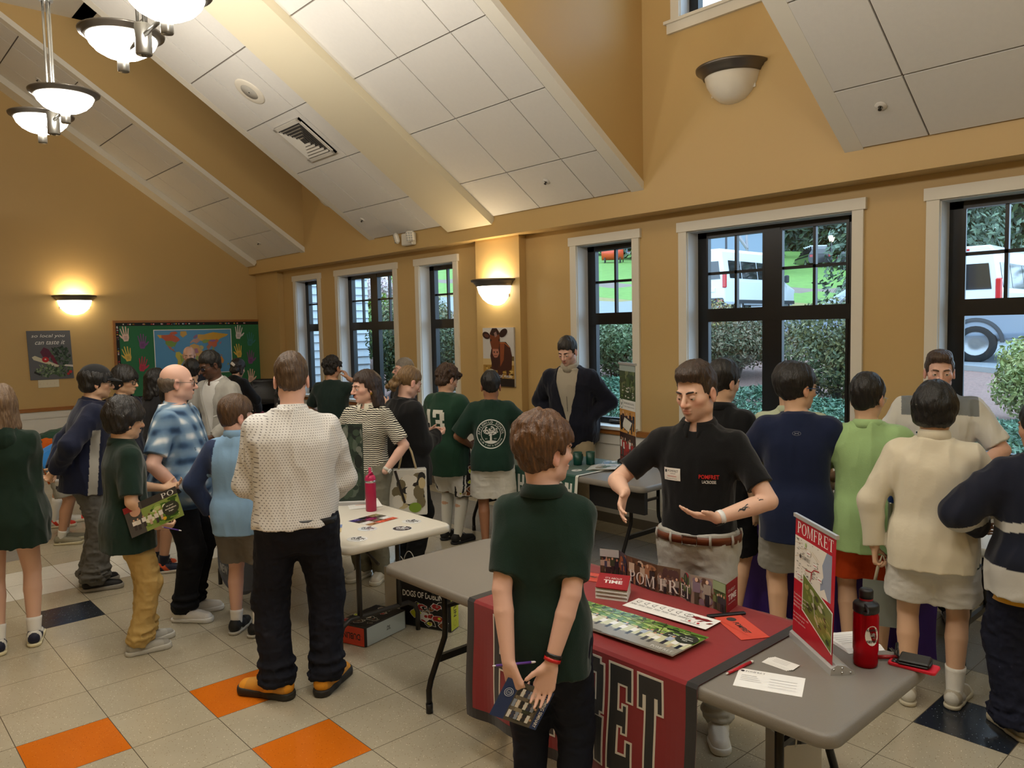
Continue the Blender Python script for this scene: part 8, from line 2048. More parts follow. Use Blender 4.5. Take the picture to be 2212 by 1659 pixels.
f0 = c_(.25, .13, (204, 66, 42)); f0.text('DUBLIN', .215, .085, .045, (34, 26, 26), width=.15, rot=PI, bold=.02); f0.ring(.225, .06, .012, .014, (150, 40, 30), 18)
f1 = c_(.38, .13, (186, 198, 200)); f1.text('.DS.', .19, .05, .03, (30, 32, 34), width=.04, bold=.02); f2 = c_(.25, .38, (24, 24, 28)); collage(f2, 0, 0, .25, .38, 16, 5); f2.text('DOGS', .10, .30, .03, (236, 236, 232), width=.09)
boxbag('tote_bag', 'collage-print tote bag with a red end lying under the white table', (1.340, .045, .0), (.083, -.230, 0), (.365, .090, 0), .125, (f0, f1, f2))
f0 = c_(.36, .34, (24, 24, 26)); collage(f0, 0, 0, .36, .22, 22, 9); f0.text('DOGS OF DUBLIN', .02, .235, .05, (238, 238, 234), width=.30, bold=.02); f1 = c_(.14, .34, (206, 212, 60)); f1.text('DUBLIN', .05, .30, .05, (30, 30, 32), width=.2, rot=-PI / 2, bold=.02); f1.ring(.07, .05, .022, .025, (150, 156, 50), 20)
b2 = boxbag('tote_bag', 'dog-print tote bag with a yellow end standing between the tables', (1.80, .00, 0), (.145, -.375, 0), (.095, .04, 0), .30, (f0, f1, None))
b = MB(); b.ell if False else None
v = Vox((1.80, -.42, .16), (2.06, .04, .46), .008); v.ell((1.93, -.17, .30), (.075, .17, .09)); v.ell((1.92, -.06, .33), (.06, .10, .09), .03); v.wrinkle(.014, .10, 4, an=(1, 1, 1)); o = v.mesh('jacket_in_bag', [CLOTH], (20, 20, 22)); tag(o, 'black jacket bulging out of the dog-print tote bag', 'jacket')
def paperbag(label, o, ex, ey, h, col=(222, 220, 214), handle=(226, 224, 218), logo=None, cat='paper bag'):
 r = empty('paper_bag', tuple(o), 0, label, cat, 'paper carrier bags'); ex, ey = np.array(ex, float), np.array(ey, float); z = np.array([0, 0, h]); b = MB(); q = .004
 V = [np.zeros(3), ex, ex + ey, ey, z, ex + z, ex + ey + z, ey + z, ex / 2 * 0 + ey / 2 + z * .98, ex + ey / 2 + z * .98]
 m1 = ex + ey / 2 - ex * .06; b.add(V + [m1 + z * .02, m1 + z, ey / 2 + ex * .06 + z * .02, ey / 2 + ex * .06 + z], [(0, 3, 2, 1), (0, 1, 5, 4), (2, 3, 7, 6), (1, 10, 11, 5), (10, 2, 6, 11), (3, 12, 13, 7), (12, 0, 4, 13)], col); o_ = b.build('bag_body', mat('white_kraft_paper_%d' % col[0], col, rough=.7), r); sm = o_.modifiers.new('t', 'SOLIDIFY'); sm.thickness = .002
 for e in (0, 1):
  p0 = ex * .3 + ey * e + z * .97; p1 = ex * .7 + ey * e + z * .97; b = MB(); b.tube([p0 + (p1 - p0) * t + np.array([0, 0, .10]) * math.sin(PI * t) ** .6 for t in np.linspace(0, 1, 12)], .003, 6, c=handle); b.build('handle', PRINT, r)
 if logo: c = Canvas(.08, .08, col); c.items = []; c.ring(.04, .04, .034, .037, logo, 28); c.ring(.04, .04, .024, .026, logo, 24); c.arc_text('DUBLIN', .04, .04, .0265, .007, PI / 2, logo); k = nrm(ex); c.build('printed_seal', PRINT, r, f=lambda u, v, w: ex * .62 + k * (u - .04) + np.array([0, 0, h * .55 + v - .04]) + nrm(np.cross(ex, z)) * (.003 + w))
paperbag('white paper carrier bag with a round seal behind the lying tote', (1.88, .30, 0), (.10, -.24, 0), (.11, .04, 0), .31, logo=(90, 92, 98)); paperbag('grey-white paper bag under the right end of the grey table', (1.76, -2.80, 0), (.13, -.09, 0), (.10, .14, 0), .28, (206, 200, 190))
# ---- carried bags
def carried(label, p, w, dpt, h, ang, cv, strap, scol=(24, 24, 26), side=(30, 30, 32)):
 r = empty('tote_bag', p, ang, label, 'tote bag', 'tote bags carried by visitors'); b = MB(); b.rbox((-w / 2, -dpt / 2, 0), (w / 2, dpt / 2, h), .012, side); b.build('bag_body', FAB, r); cv.build('front_print', PRINT, r, f=lambda u, v, z: (u - w / 2 + .004, -dpt / 2 - .001 - z, v + .004))
 for sy in (-1, 1): b = MB(); b.tube([(-w * .25, sy * dpt * .3, h - .03), (-w * .12, sy * .012, h + strap * .6), (0, sy * .006, h + strap), (w * .12, sy * .012, h + strap * .6), (w * .25, sy * dpt * .3, h - .03)], .008, 6, c=scol); b.build('strap', FAB, r)
c = Canvas(.222, .29, (26, 26, 28)); collage(c, 0, 0, .222, .29, 12, 21); c.rect(.19, 0, .222, .25, (196, 50, 36)); carried('dog-print tote bag hanging from the hand of the number 13 player', (3.36, 1.20, .44), .23, .08, .30, -.75, c, .17)
c = Canvas(.292, .36, (216, 214, 206)); c.mosaic(0, .05, .292, .36, [(60, 66, 56), (226, 222, 212), (120, 110, 84), (44, 44, 44), (196, 180, 140)], 26, 6, .06, .2); c.ell(.20, .06, .05, .04, (130, 160, 60)); c.line([(.05, .36), (.12, .1)], .02, (50, 46, 44)); carried('white photo-print tote bag beside the woman in the black sweatshirt', (2.44, .80, .50), .30, .09, .37, -.62, c, .22, (200, 180, 140), (206, 204, 198))
c = Canvas(.2, .25, (130, 136, 130)); carried('grey-green tote bag hanging on beige straps from the hand of the cream-pullover boy', (3.19, -2.585, .32), .20, .06, .19, -1.2, c, .20, (206, 194, 164), (120, 128, 122))
st = empty('steel_bottle', (3.165, -2.655, .82), .0, 'steel bottle with a blue lid and blue letters under the arm of the cream-pullover boy', 'bottle'); b = MB(); b.lathe([(0, 0), (.033, 0), (.036, .006), (.036, .18), (.032, .195), (0, .195)], 28); b.build('bottle_body', mat('brushed_steel', (190, 188, 182), rough=.28, metal=.9), st); b = MB(); b.lathe([(.034, .19), (.036, .195), (.036, .235), (.02, .245), (0, .245)], 24); b.build('lid', mat('blue_lid', (40, 84, 190), rough=.4), st)
c = Canvas(.06, .05, (60, 110, 200)); c.items = []; c.text('DT', 0, .004, .036, (62, 112, 200), width=.055, bold=.02); c.build('lettering', PRINT, st, f=lambda u, v, w: ((.0368 + w) * math.cos(3.95 + (u - .03) / .036), (.0368 + w) * math.sin(3.95 + (u - .03) / .036), .015 + v))
# ---- on the green cloth
b3 = empty('banner_stand', (4.18, -.02, .735), 0, 'tall narrow tabletop banner stand on the grey table by the window', 'banner stand'); dd = nrm(np.array([4.10, -.215, 0]) - np.array([4.316, .16, 0])); h0 = -dd * .20; nb_ = np.array([-dd[1] * -1, -dd[0], 0]); nb_ = np.array([dd[1], -dd[0], 0]); nb_ = nb_ if nb_[0] < 0 else -nb_
b = MB(); b.prism([(.015, 0), (.012, .03), (-.01, .045), (-.05, .03), (-.06, 0)], -.02, .42, f=lambda u, v, w: h0 + dd * w + nb_ * u + np.array([0, 0, v])); b.build('base', mat('black_silver_base', (70, 70, 72), rough=.4, metal=.3), b3); b = MB(); [b.prism([(.022, 0), (.018, .036), (-.012, .052), (-.06, .034), (-.07, 0)], e, e + .012, f=lambda u, v, w: h0 + dd * w + nb_ * u + np.array([0, 0, v])) for e in (-.03, .42)]; b.build('end_caps', BLK, b3)
WB3, HB3 = .38, .86; c = Canvas(WB3, HB3, (240, 238, 234)); c.rect(0, HB3 * .64, WB3, HB3, (62, 84, 46)); c.mosaic(0, HB3 * .64, WB3, HB3, [(56, 78, 42), (80, 100, 56), (44, 60, 36), (110, 120, 84)], 70, 2, .03, .12); c.mosaic(.05, HB3 * .66, WB3 - .02, HB3 * .78, [(226, 224, 216), (200, 196, 186), (120, 116, 110)], 26, 3, .02, .07, 'r'); c.rect(0, HB3 * .93, WB3, HB3, (170, 184, 180)); c.rect(0, HB3 * .54, WB3, HB3 * .64, (240, 240, 238)); c.ring(.05, HB3 * .595, .036, .042, (60, 90, 76), 26); c.poly([(.03, HB3 * .61), (.05, HB3 * .57), (.07, HB3 * .61), (.06, HB3 * .61), (.05, HB3 * .59), (.04, HB3 * .61)], (40, 100, 60)); c.text('THE WINCHENDON SCHOOL', .105, HB3 * .595, .018, (50, 56, 56), width=.25, bold=.01); c.text('YOUR WORLD AWAITS', .105, HB3 * .565, .012, (60, 66, 66), width=.25)
c.rect(0, HB3 * .30, WB3, HB3 * .54, (206, 150, 80)); c.people(.02, HB3 * .30, WB3 - .02, HB3 * .54, 8, [(60, 40, 50), (150, 40, 40), (40, 44, 60)], SKP, [(50, 46, 50)], 3); c.poly([(.06, HB3 * .36), (.22, HB3 * .32), (.30, HB3 * .42), (.12, HB3 * .46)], (236, 232, 222)); c.ell(.05, HB3 * .38, .03, .05, (34, 34, 36)); c.rect(0, 0, WB3, HB3 * .30, (60, 34, 34)); c.people(.02, HB3 * .03, WB3 - .02, HB3 * .27, 10, [(170, 40, 44), (226, 222, 218), (120, 40, 46)], SKP, [(150, 40, 44), (60, 60, 70)], 5); c.rect(0, 0, WB3, HB3 * .05, (110, 44, 40))
c.build('banner', GLOSSY, b3, f=frame3(h0 + np.array([0, 0, .04]), h0 + dd * WB3 + np.array([0, 0, .04]), h0 + np.array([0, 0, .04 + HB3]))(c), thick=.001); b = MB(); b.prism([(-.01, 0), (.01, 0), (.01, .02), (-.01, .02)], -.01, WB3 + .01, f=lambda u, v, w: h0 + dd * w + nb_ * u + np.array([0, 0, .04 + HB3 + v - .006])); b.build('top_rail', mat('silver_aluminium', (196, 196, 196)), b3)
GMUG = mat('dark_green_ceramic', (14, 70, 60), rough=.3)
for k, (x_, y_) in enumerate(((3.97, .385), (4.06, .315))):
 o = empty('cup', (x_, y_, .742), .5 * k, ('dark green cup at the left on the green cloth', 'dark green cup nearer the banner on the green cloth')[k], 'cup', 'dark green cups'); b = MB(); b.lathe([(0, .002), (.036, .002), (.039, .006), (.041, .115), (.038, .115), (.036, .012), (0, .012)], 26); b.build('cup_body', GMUG, o); b = MB(); b.tube([(.038, 0, .095), (.062, 0, .09), (.066, 0, .06), (.058, 0, .032), (.038, 0, .028)], .005, 8); b.build('handle', GMUG, o)
for k in range(6):
 c = Canvas(.22, .28, (226, 226, 222)); c.mosaic(.01, .02, .21, .26, [(120, 140, 120), (206, 206, 200), (90, 110, 130), (180, 170, 150)], 14, k, .08, .25); t = .012 * k; sheet(c, 'viewbook', 'top viewbook of the small pile on the green cloth' if k == 5 else 'viewbook in the small pile on the green cloth', 'viewbook', (3.83 + t * .3, .16 - t, .743 + .003 * k), (3.95 + t * .3, -.0 - t + .01, .743 + .003 * k), (4.04 + t * .3, .28 - t, .743 + .003 * k), None if k == 5 else 'pile of viewbooks on the green cloth', .0026, GLOSSY)
for k in range(2):
 c = Canvas(.22, .28, (170, 190, 206)); c.mosaic(.0, .0, .22, .28, [(120, 150, 180), (226, 230, 232), (90, 120, 100)], 14, 40 + k, .08, .25); sheet(c, 'viewbook', ('pale blue brochure under its twin at the back of the green cloth', 'pale blue brochure at the back of the green cloth')[k], 'viewbook', (4.08 + .02 * k, .22, .743 + .002 * k), (4.20 + .02 * k, .09, .743 + .002 * k), (4.25 + .02 * k, .33, .743 + .002 * k), None, .0018, GLOSSY)
c = Canvas(.1, .1, (232, 232, 228)); c.items = []; c.ell(.05, .05, .05, .04, (232, 232, 228), 24); c.text('W', .03, .036, .03, (30, 40, 40), bold=.03); o = c.build('round_sticker', PRINT, f=lambda u, v, w: (3.72 + u, .16 + v, .7432 + w)); tag(o, 'white oval sticker near the front edge of the green cloth', 'sticker'); sm = o.modifiers.new('t', 'SOLIDIFY'); sm.thickness = .001
# ---- toy penguins on the white-topped table
for k, (x_, y_) in enumerate(((3.82, -2.80), (3.92, -2.82))):
 o = empty('toy_penguin', (x_, y_, .735), 2.6 + .4 * k, ('black and white toy penguin nearer the boys on the white-topped table', 'black and white toy penguin behind its twin on the white-topped table')[k], 'toy', 'toy penguins'); q_ = 1.1
 v = Vox((-.05, -.05, 0), (.05, .06, .15), .004); v.ell((0, 0, .065), (.032, .028, .052)); v.ell((0, .006, .122), (.020, .021, .020), .012); v.cone((.028, 0, .09), (.040, -.004, .045), .008, .005, .006); v.cone((-.028, 0, .09), (-.040, -.004, .045), .008, .005, .006)
 v.mesh('body', [PLASM], cf=lambda V: np.where(((V[:, 1] > .012) & (np.abs(V[:, 0]) < .022) & (V[:, 2] < .105))[:, None], np.array(lin((232, 230, 226))), np.array(lin((24, 24, 26)))), parent=o)
 b = MB(); b.lathe([(.007, 0), (0, .020)], 8, c=(226, 170, 40), M=(euler(-PI / 2, 0, 0), np.array([0, .024, .122]))); b.build('beak', PLASM, o); b = MB(); [b.rbox((sx * .016 - .012, -.015, .0), (sx * .016 + .012, .035, .012), .004, (226, 170, 40)) for sx in (-1, 1)]; b.build('feet', PLASM, o)
# ---- back corner: chairs, cap, sign, papers
def stack_chair(x, y, z, ang, label):
 r = empty('plastic_chair', (x, y, z), ang, label, 'chair', 'stacked black plastic chairs'); SH = mat('black_chair_shell', (20, 22, 26), rough=.38)
 V = []; F = []; nu, nv = 10, 14
 for j in range(nv):
  t = j / (nv - 1)
  if t < .45: yy, zz = .22 - .42 * (t / .45), .45 + .015 * math.cos(t / .45 * PI) - .02 * math.sin(t / .45 * PI)
  else: q = (t - .45) / .55; yy, zz = -.20 - .10 * q - .03 * math.sin(q * PI), .445 + .40 * q ** .92
  wd = .22 if t < .9 else .22 * math.sqrt(max(0, 1 - ((t - .9) / .13) ** 2))
  for i in range(nu): u = -1 + 2 * i / (nu - 1); V.append((u * wd, yy + (.03 * u * u if t > .45 else 0), zz + (.02 * u * u if t <= .45 else 0)))
 F = [(j * nu + i, j * nu + i + 1, (j + 1) * nu + i + 1, (j + 1) * nu + i) for j in range(nv - 1) for i in range(nu - 1)]
 o = link('seat_shell', arrmesh('seat_shell', V, F, [SH], smooth=True), r); sm = o.modifiers.new('t', 'SOLIDIFY'); sm.thickness = .008
 for sx in (-1, 1):
  for sy in (-1, 1): b = MB(); b.tube([(sx * .17, sy * .10 - .02, .43), (sx * .21, sy * .21 - .02, 0)], .011, 10); b.build('leg', METM if False else mat('chrome', (200, 200, 200), rough=.15, metal=1.0), r)
for k in range(4): stack_chair(4.36, 7.72, .125 * k, 2.6, 'black plastic chair, %s of the stack in the back corner' % ('lowest', 'second from the bottom', 'second from the top', 'topmost')[k])
cp_ = empty('baseball_cap', (3.72, 6.42, .742), 2.4, 'maroon baseball cap lying on the maroon table', 'cap'); b = MB(); b.lathe([(.092, 0), (.094, .03), (.085, .07), (.055, .105), (0, .118)], 24, c=(128, 44, 58)); b.build('crown', CLOTH, cp_); b = MB(); b.add([(.08 * math.cos(a), .08 * math.sin(a), .012) for a in np.linspace(-1.1, 1.1, 9)] + [(.165 * math.cos(a * .72), .165 * math.sin(a * .6), .004) for a in np.linspace(-1.1, 1.1, 9)], [(i, i + 1, 10 + i, 9 + i) for i in range(8)], (120, 40, 54)); o = b.build('visor', CLOTH, cp_); sm = o.modifiers.new('t', 'SOLIDIFY'); sm.thickness = .003
sg_ = empty('sign_holder', (3.74, 5.66, .741), 0, 'clear upright sign holder with an aerial photo on the maroon table', 'sign'); c = Canvas(.26, .42, (70, 66, 66)); c.rect(0, .0, .26, .06, (130, 30, 46)); c.mosaic(0, .06, .26, .42, [(96, 92, 90), (60, 58, 58), (150, 146, 140), (50, 54, 50)], 40, 4, .05, .15); c.line([(.05, .12), (.2, .24)], .01, (200, 196, 190)); ds = nrm([.74, -.67, 0]); c.build('printed_insert', GLOSSY, sg_, f=frame3(-ds * .13, ds * .13, -ds * .13 + np.array([0, 0, .42]))(c), thick=.002); b = MB(); b.prism([(-.05, 0), (.05, 0), (.05, .008), (-.05, .008)], -.13, .13, f=lambda u, v, w: ds * w + np.array([.67, .74, 0]) * u + np.array([0, 0, v])); b.build('acrylic_foot', mat('clear_acrylic', (206, 210, 212), rough=.1), sg_)
for k in range(4):
 c = Canvas(.22, .28, (232, 230, 226)); c.rect(.02, .16, .2, .26, (120, 112, 96)); c.mosaic(.02, .02, .2, .15, [(150, 146, 140), (90, 86, 80)], 8, k, .1, .3); t = .05 * k; sheet(c, 'leaflet', ('leaflet furthest back on the maroon table', 'second leaflet from the back on the maroon table', 'third leaflet on the maroon table', 'leaflet at the front edge of the maroon table')[k], 'leaflet', (3.60 + t * .3, 6.15 - 2 * t, .743 + .002 * k), (3.75 + t * .3, 5.98 - 2 * t, .743 + .002 * k), (3.80 + t * .3, 6.32 - 2 * t, .743 + .002 * k), None, .002)
b = empty('drinking_glass', (4.93, 5.90, .977), 0, 'clear drinking glass on the sill of the two-light window', 'glass'); g = MB(); g.lathe([(0, .001), (.030, .001), (.036, .12), (.0345, .12), (.0285, .006), (0, .006)], 22); g.build('tumbler', glassmat('tumbler_glass', (232, 238, 240), .12), b); g = MB(); g.lathe([(0, .007), (.0285, .007), (.031, .05), (0, .05)], 18); g.build('water', mat('still_water', (186, 200, 208), rough=.05), b)
# ============================================================ on the walls
bb = empty('bulletin_board', (3.64, YB - .001, 1.575), 0, 'green bulletin board in an oak frame with a patterned border', 'bulletin board'); X0, X1, Z0, Z1 = -1.175, 1.175, -.60, .60; J = lambda u, v, w: (u, -.022 - w, v)
b = MB(); b.box((X0, -.022, Z0), (X1, 0, Z1), (40, 112, 70)); b.build('green_paper', mat('green_backing_paper', (46, 118, 76), rough=.75, bump=.5, bscale=9, var=.08, vscale=3), bb)
b = MB(); [b.box(lo_, hi_) for lo_, hi_ in (((X0 - .035, -.035, Z0 - .035), (X1 + .035, 0, Z0)), ((X0 - .035, -.035, Z1), (X1 + .035, 0, Z1 + .035)), ((X0 - .035, -.035, Z0), (X0, 0, Z1)), ((X1, -.035, Z0), (X1 + .035, 0, Z1)))]; b.build('oak_frame', OAK, bb)
c = Canvas(1, 1); c.items = []; R_ = random.Random(3); BC = [(226, 222, 214), (196, 70, 60), (90, 130, 170), (230, 160, 170), (214, 180, 70), (240, 240, 236), (150, 60, 70)]
for a, b_, ver in (((X0, Z1 - .05), (X1, Z1), 0), ((X0, Z0), (X1, Z0 + .05), 0), ((X0, Z0), (X0 + .05, Z1), 1), ((X1 - .05, Z0), (X1, Z1), 1)): c.rect(a[0], a[1], b_[0], b_[1], (24, 26, 26))
N_ = 150
for k in range(N_):
 e = k % 4; t = R_.random()
 x_, z_ = ((X0 + t * (X1 - X0), Z1 - .024) if e == 0 else (X0 + t * (X1 - X0), Z0 + .024) if e == 1 else (X0 + .024, Z0 + t * (Z1 - Z0)) if e == 2 else (X1 - .024, Z0 + t * (Z1 - Z0))); c.items.append((np.array([(x_ + .017 * R_.uniform(.6, 1) * math.cos(a), z_ + .014 * R_.uniform(.6, 1) * math.sin(a)) for a in [i * PI / 3 for i in range(6)]]), [tuple(range(6))], lin(R_.choice(BC)), c.n))
c.n += 1; c.build('patterned_border', PRINT, bb, f=J, dz=.0006)
# world map
MW, MH = 1.25, .73; c = Canvas(MW, MH, (240, 240, 236)); c.rect(.012, .012, MW - .012, MH - .012, (92, 158, 206)); mp = lambda lo_, la: (.02 + (lo_ + 170) % 360 / 360 * (MW - .04), .05 + (la + 60) / 140 * (MH - .09))
def land(pts, col): c.poly([mp(*p_) for p_ in pts], col)
land([(-168, 66), (-156, 71), (-141, 70), (-141, 60), (-152, 59), (-165, 62)], (226, 170, 60)); land([(-141, 70), (-120, 70), (-95, 72), (-80, 68), (-64, 60), (-56, 52), (-66, 46), (-80, 44), (-95, 49), (-123, 49), (-132, 56), (-141, 60)], (206, 96, 62)); land([(-123, 49), (-95, 49), (-82, 43), (-68, 46), (-76, 36), (-81, 30), (-81, 25), (-85, 30), (-97, 27), (-106, 31), (-117, 33), (-124, 40)], (128, 160, 70)); land([(-117, 33), (-106, 31), (-97, 26), (-97, 20), (-88, 21), (-84, 10), (-78, 8), (-92, 15), (-105, 20), (-112, 28)], (190, 120, 110))
land([(-78, 9), (-62, 10), (-50, 1), (-35, -7), (-40, -20), (-52, -32), (-58, -39), (-66, -46), (-69, -54), (-74, -46), (-71, -20), (-81, -5)], (206, 190, 70)); land([(-60, -2), (-36, -8), (-42, -22), (-55, -28)], (150, 170, 70)); land([(-52, 82), (-25, 82), (-22, 70), (-42, 60), (-54, 68)], (214, 170, 80)); land([(-95, 80), (-75, 82), (-65, 76), (-80, 70), (-105, 73)], (206, 100, 66))
land([(-17, 15), (-10, 32), (10, 37), (32, 31), (43, 12), (51, 11), (40, -5), (40, -16), (33, -28), (20, -34), (12, -18), (9, 4), (-8, 5)], (220, 170, 80)); land([(10, 20), (24, 20), (30, 4), (14, 2)], (170, 110, 130)); land([(12, -6), (30, -8), (28, -22), (14, -18)], (150, 166, 80)); land([(-9, 37), (-9, 43), (-1, 48), (8, 54), (20, 55), (30, 60), (40, 47), (28, 41), (22, 37), (15, 40), (5, 43)], (196, 150, 130)); land([(5, 58), (12, 65), (25, 71), (30, 62), (22, 60), (15, 56)], (150, 110, 150)); land([(28, 60), (30, 70), (60, 69), (80, 73), (105, 77), (140, 73), (180, 69), (170, 62), (155, 58), (140, 54), (130, 48), (110, 50), (85, 50), (60, 51), (48, 46), (40, 48)], (218, 170, 52)); land([(75, 40), (80, 48), (98, 42), (122, 53), (131, 45), (121, 38), (121, 28), (109, 21), (98, 26), (86, 28)], (206, 110, 70)); land([(48, 46), (60, 50), (85, 50), (80, 42), (66, 38), (54, 38)], (140, 170, 80)); land([(88, 50), (110, 50), (118, 47), (105, 42), (96, 43)], (160, 110, 170))
land([(68, 24), (78, 33), (92, 26), (88, 21), (80, 14), (77, 8), (72, 20)], (180, 120, 90)); land([(35, 30), (48, 30), (56, 24), (52, 16), (43, 13)], (206, 190, 110)); land([(97, 26), (106, 20), (108, 12), (100, 6), (98, 16)], (150, 160, 90)); land([(114, -22), (122, -17), (131, -12), (142, -11), (153, -27), (147, -38), (130, -32), (116, -35)], (220, 150, 60)); land([(-170, 80), (-150, 60), (-168, 50)], (92, 158, 206)); land([(100, 2), (118, 4), (118, -4), (106, -6)], (150, 160, 90)); land([(132, -3), (150, -8), (140, -9)], (170, 130, 90)); land([(172, -35), (178, -40), (168, -46)], (170, 170, 80)); land([(140, 42), (145, 43), (140, 35), (131, 32)], (190, 110, 120))
c.text('The World', .22, .085, .030, (30, 40, 60), width=.16, bold=.02)
o = c.build('world_map', GLOSSY, f=lambda u, v, w: (3.015 + u, YB - .026 - w, 1.33 + v), dz=.0004); tag(o, 'large world map pinned on the green bulletin board', 'map'); sm = o.modifiers.new('t', 'SOLIDIFY'); sm.thickness = .0015; sm.offset = -1
HC = {'pink': (238, 204, 190), 'purple': (130, 84, 140), 'yellow': (230, 196, 96), 'red': (196, 62, 84), 'white': (226, 222, 226), 'teal': (60, 130, 130)}
for x_, z_, cn, lab, rt in ((2.602, 1.999, 'pink', 'pale pink paper hand at the top left of the board', .1), (2.846, 1.878, 'purple', 'purple paper hand left of the map', 0), (2.619, 1.691, 'yellow', 'yellow paper hand left of the map', .15), (2.834, 1.522, 'red', 'red paper hand left of the map', -.15), (4.397, 1.994, 'white', 'white paper hand at the top right of the map', -.1), (4.595, 1.871, 'teal', 'teal paper hand at the right of the board', -.1), (4.382, 1.679, 'yellow', 'yellow paper hand right of the map', .1), (4.589, 1.561, 'purple', 'purple paper hand right of the map', -.05), (4.393, 1.387, 'red', 'red paper hand right of the map', .1), (4.582, 1.242, 'pink', 'pale pink paper hand at the lower right of the board', -.1)):
 c = Canvas(.16, .24, HC[cn]); c.items = []; col = HC[cn]; c.poly([(.045, .0), (.105, .0), (.125, .05), (.125, .11), (.035, .11), (.03, .05)], col)
 for fx, fy, a, L_, w_ in ((.042, .10, .25, .10, .018), (.065, .105, .08, .125, .019), (.09, .105, -.06, .12, .019), (.113, .10, -.22, .095, .017)): c.poly([(fx - w_ / 2, fy - .01), (fx + w_ / 2, fy - .01), (fx - math.sin(a) * L_ + w_ * .4, fy + math.cos(a) * L_), (fx - math.sin(a) * L_, fy + math.cos(a) * L_ + .008), (fx - math.sin(a) * L_ - w_ * .4, fy + math.cos(a) * L_)], col)
 c.poly([(.115, .035), (.125, .075), (.165, .115), (.175, .105), (.15, .06)] if rt < 0.02 else [(.04, .035), (.035, .075), (-.005, .115), (-.015, .105), (.01, .06)], col)
 for k in range(3): c.rect(.055, .07 - .018 * k, .10, .074 - .018 * k, (60, 50, 60))
 ca, sa = math.cos(rt), math.sin(rt); o = c.build('paper_hand', PRINT, f=lambda u, v, w, x_=x_, z_=z_, ca=ca, sa=sa: (x_ + (u - .08) * ca - (v - .11) * sa, YB - .025 - w, z_ + (u - .08) * sa + (v - .11) * ca), dz=.0005); tag(o, lab, 'paper hand', 'cut-out paper hands on the board'); sm = o.modifiers.new('t', 'SOLIDIFY'); sm.thickness = .001; sm.offset = -1
# vegetable poster
c = Canvas(.56, .71, (96, 98, 104)); c.text('so local you', .05, .60, .060, (232, 232, 230), width=.42, shear=.35); c.text('can taste it', .09, .51, .060, (232, 232, 230), width=.38, shear=.35)
def tuft(cx, cy_, rx, ry, n, cols, seed, rr=.03):
 R_ = random.Random(seed)
 for _ in range(n): a, q = R_.uniform(0, 2 * PI), R_.uniform(0, 1) ** .5; c.ell(cx + rx * q * math.cos(a), cy_ + ry * q * math.sin(a), rr * R_.uniform(.5, 1.2), rr * R_.uniform(.25, .7), R_.choice(cols), 7, R_.uniform(0, 3))
tuft(.41, .34, .13, .14, 80, [(40, 60, 50), (56, 78, 62), (28, 42, 38), (76, 96, 78)], 1); c.poly([(.15, .40), (.20, .47), (.26, .44), (.30, .36), (.24, .30), (.18, .33)], (92, 36, 62)); c.poly([(.27, .34), (.31, .36), (.38, .18), (.34, .16)], (110, 30, 56)); c.poly([(.04, .33), (.08, .35), (.38, .20), (.36, .17), (.06, .29)], (206, 200, 176)); c.ell(.21, .29, .045, .04, (186, 40, 44)); c.ell(.21, .295, .012, .010, (230, 200, 190)); tuft(.22, .13, .14, .09, 90, [(80, 104, 76), (104, 126, 94), (60, 82, 60), (130, 146, 116)], 2, .022); tuft(.42, .12, .12, .08, 70, [(70, 96, 66), (96, 120, 84), (50, 70, 52)], 3, .022); c.ell(.52, .10, .022, .022, (186, 44, 48)); c.ell(.49, .07, .018, .018, (176, 36, 44)); c.poly([(.44, .19), (.56, .17), (.56, .20), (.46, .21)], (214, 206, 200)); c.poly([(.05, .10), (.12, .06), (.14, .08), (.06, .13)], (30, 36, 34))
o = c.build('vegetable_poster', PRINT, f=lambda u, v, w: (1.283 + u + .012 * (0.71 - v) * 2, YB - .016 - w, 1.362 + v), thick=.014, dz=.0001); tag(o, 'vegetable poster with white script lettering on the back wall', 'poster')
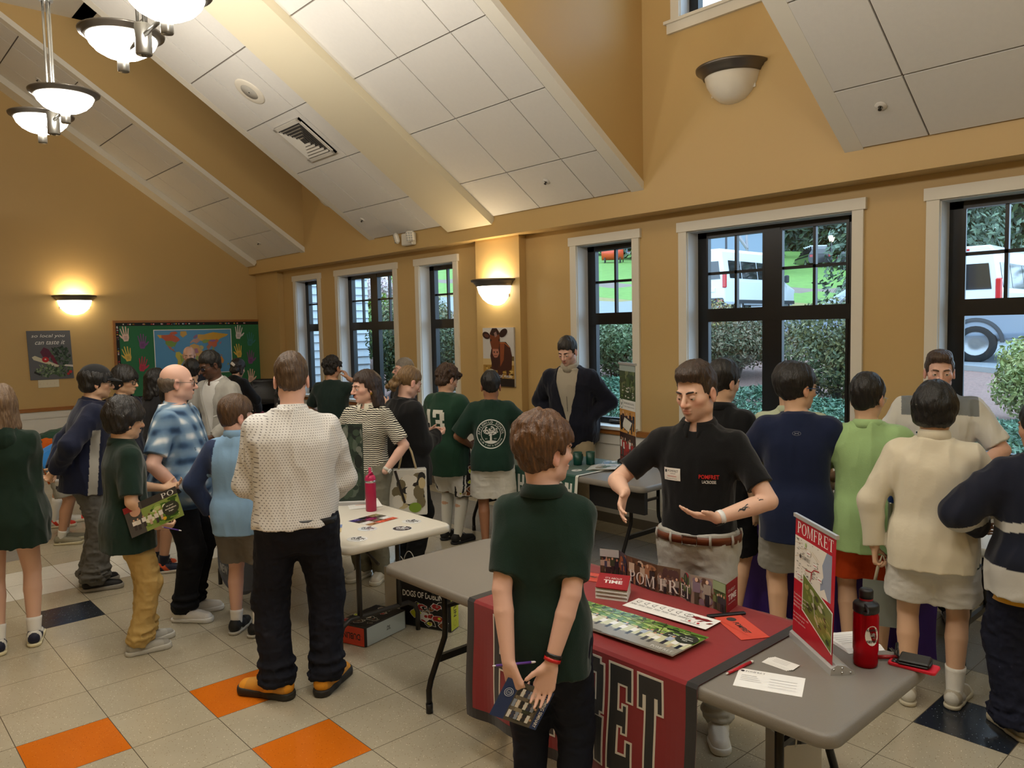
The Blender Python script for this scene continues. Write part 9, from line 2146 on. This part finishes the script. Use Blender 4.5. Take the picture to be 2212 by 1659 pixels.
# cow picture
c = Canvas(.53, .66, (198, 194, 190)); c.rect(0, 0, .53, .26, (170, 130, 60)); c.mosaic(0, .0, .53, .24, [(190, 150, 70), (130, 100, 44), (210, 176, 100), (90, 66, 30)], 120, 8, .02, .06); c.rect(0, .24, .53, .31, (206, 176, 120)); c.rect(.40, .29, .53, .34, (110, 90, 50)); c.rect(0, .0, .53, .09, (40, 32, 28)); BR = (112, 58, 34); DK = (46, 28, 26)
c.poly([(.30, .50), (.40, .50), (.47, .44), (.50, .34), (.49, .20), (.44, .18), (.44, .10), (.40, .10), (.40, .18), (.34, .18), (.32, .08), (.26, .08), (.25, .18), (.20, .18), (.17, .10), (.14, .10), (.15, .26), (.13, .34), (.15, .42)], (70, 38, 30)); c.poly([(.30, .49), (.38, .49), (.36, .30), (.30, .22)], (136, 72, 42)); c.poly([(.15, .42), (.30, .48), (.30, .26), (.22, .18), (.15, .26)], (60, 34, 32)); c.poly([(.13, .60), (.17, .655), (.25, .655), (.30, .60), (.30, .50), (.27, .40), (.27, .34), (.22, .315), (.18, .34), (.165, .40), (.13, .50)], BR); c.poly([(.13, .59), (.17, .655), (.25, .655), (.30, .59), (.24, .57), (.18, .57)], DK); c.ell(.065, .575, .068, .040, DK, 18, -.25); c.ell(.36, .60, .072, .042, DK, 18, .45); c.ell(.07, .573, .042, .02, (90, 52, 44), 14, -.25); c.ell(.145, .52, .012, .014, (20, 14, 14)); c.ell(.29, .52, .010, .014, (20, 14, 14)); c.poly([(.175, .42), (.275, .42), (.285, .37), (.25, .325), (.20, .325), (.168, .37)], (176, 116, 96)); c.ell(.20, .385, .012, .010, (60, 34, 34)); c.ell(.252, .385, .012, .010, (60, 34, 34)); c.line([(.195, .345), (.25, .345)], .006, (70, 40, 38)); c.poly([(.20, .60), (.24, .62), (.26, .57), (.22, .55)], (140, 110, 104)); c.line([(.30, .49), (.38, .49), (.46, .44)], .006, (206, 120, 60)); c.text('local meat.', .22, .10, .040, (236, 232, 228), width=.27, shear=.3)
o = c.build('cow_picture', PRINT, f=lambda u, v, w: (XW - .10 - .022 - w, 2.565 - u, 1.315 + v), thick=.020, dz=.0001); tag(o, 'picture of a brown cow on the pilaster by the sconce', 'picture')
sw_ = empty('light_switch', (1.527, YB, 1.302), 0, 'five-gang ivory switch plate under the vegetable poster', 'switch'); b = MB(); b.box((-.135, -.008, -.058), (.135, 0, .058), bev=.004); b.build('plate', mat('ivory_plate', (222, 212, 186), rough=.35), sw_)
for k in range(5): b = MB(); b.box((-.112 + .046 * k, -.016, -.012), (-.100 + .046 * k, -.006, .010)); b.build('toggle', mat('ivory_plate', (222, 212, 186)), sw_)
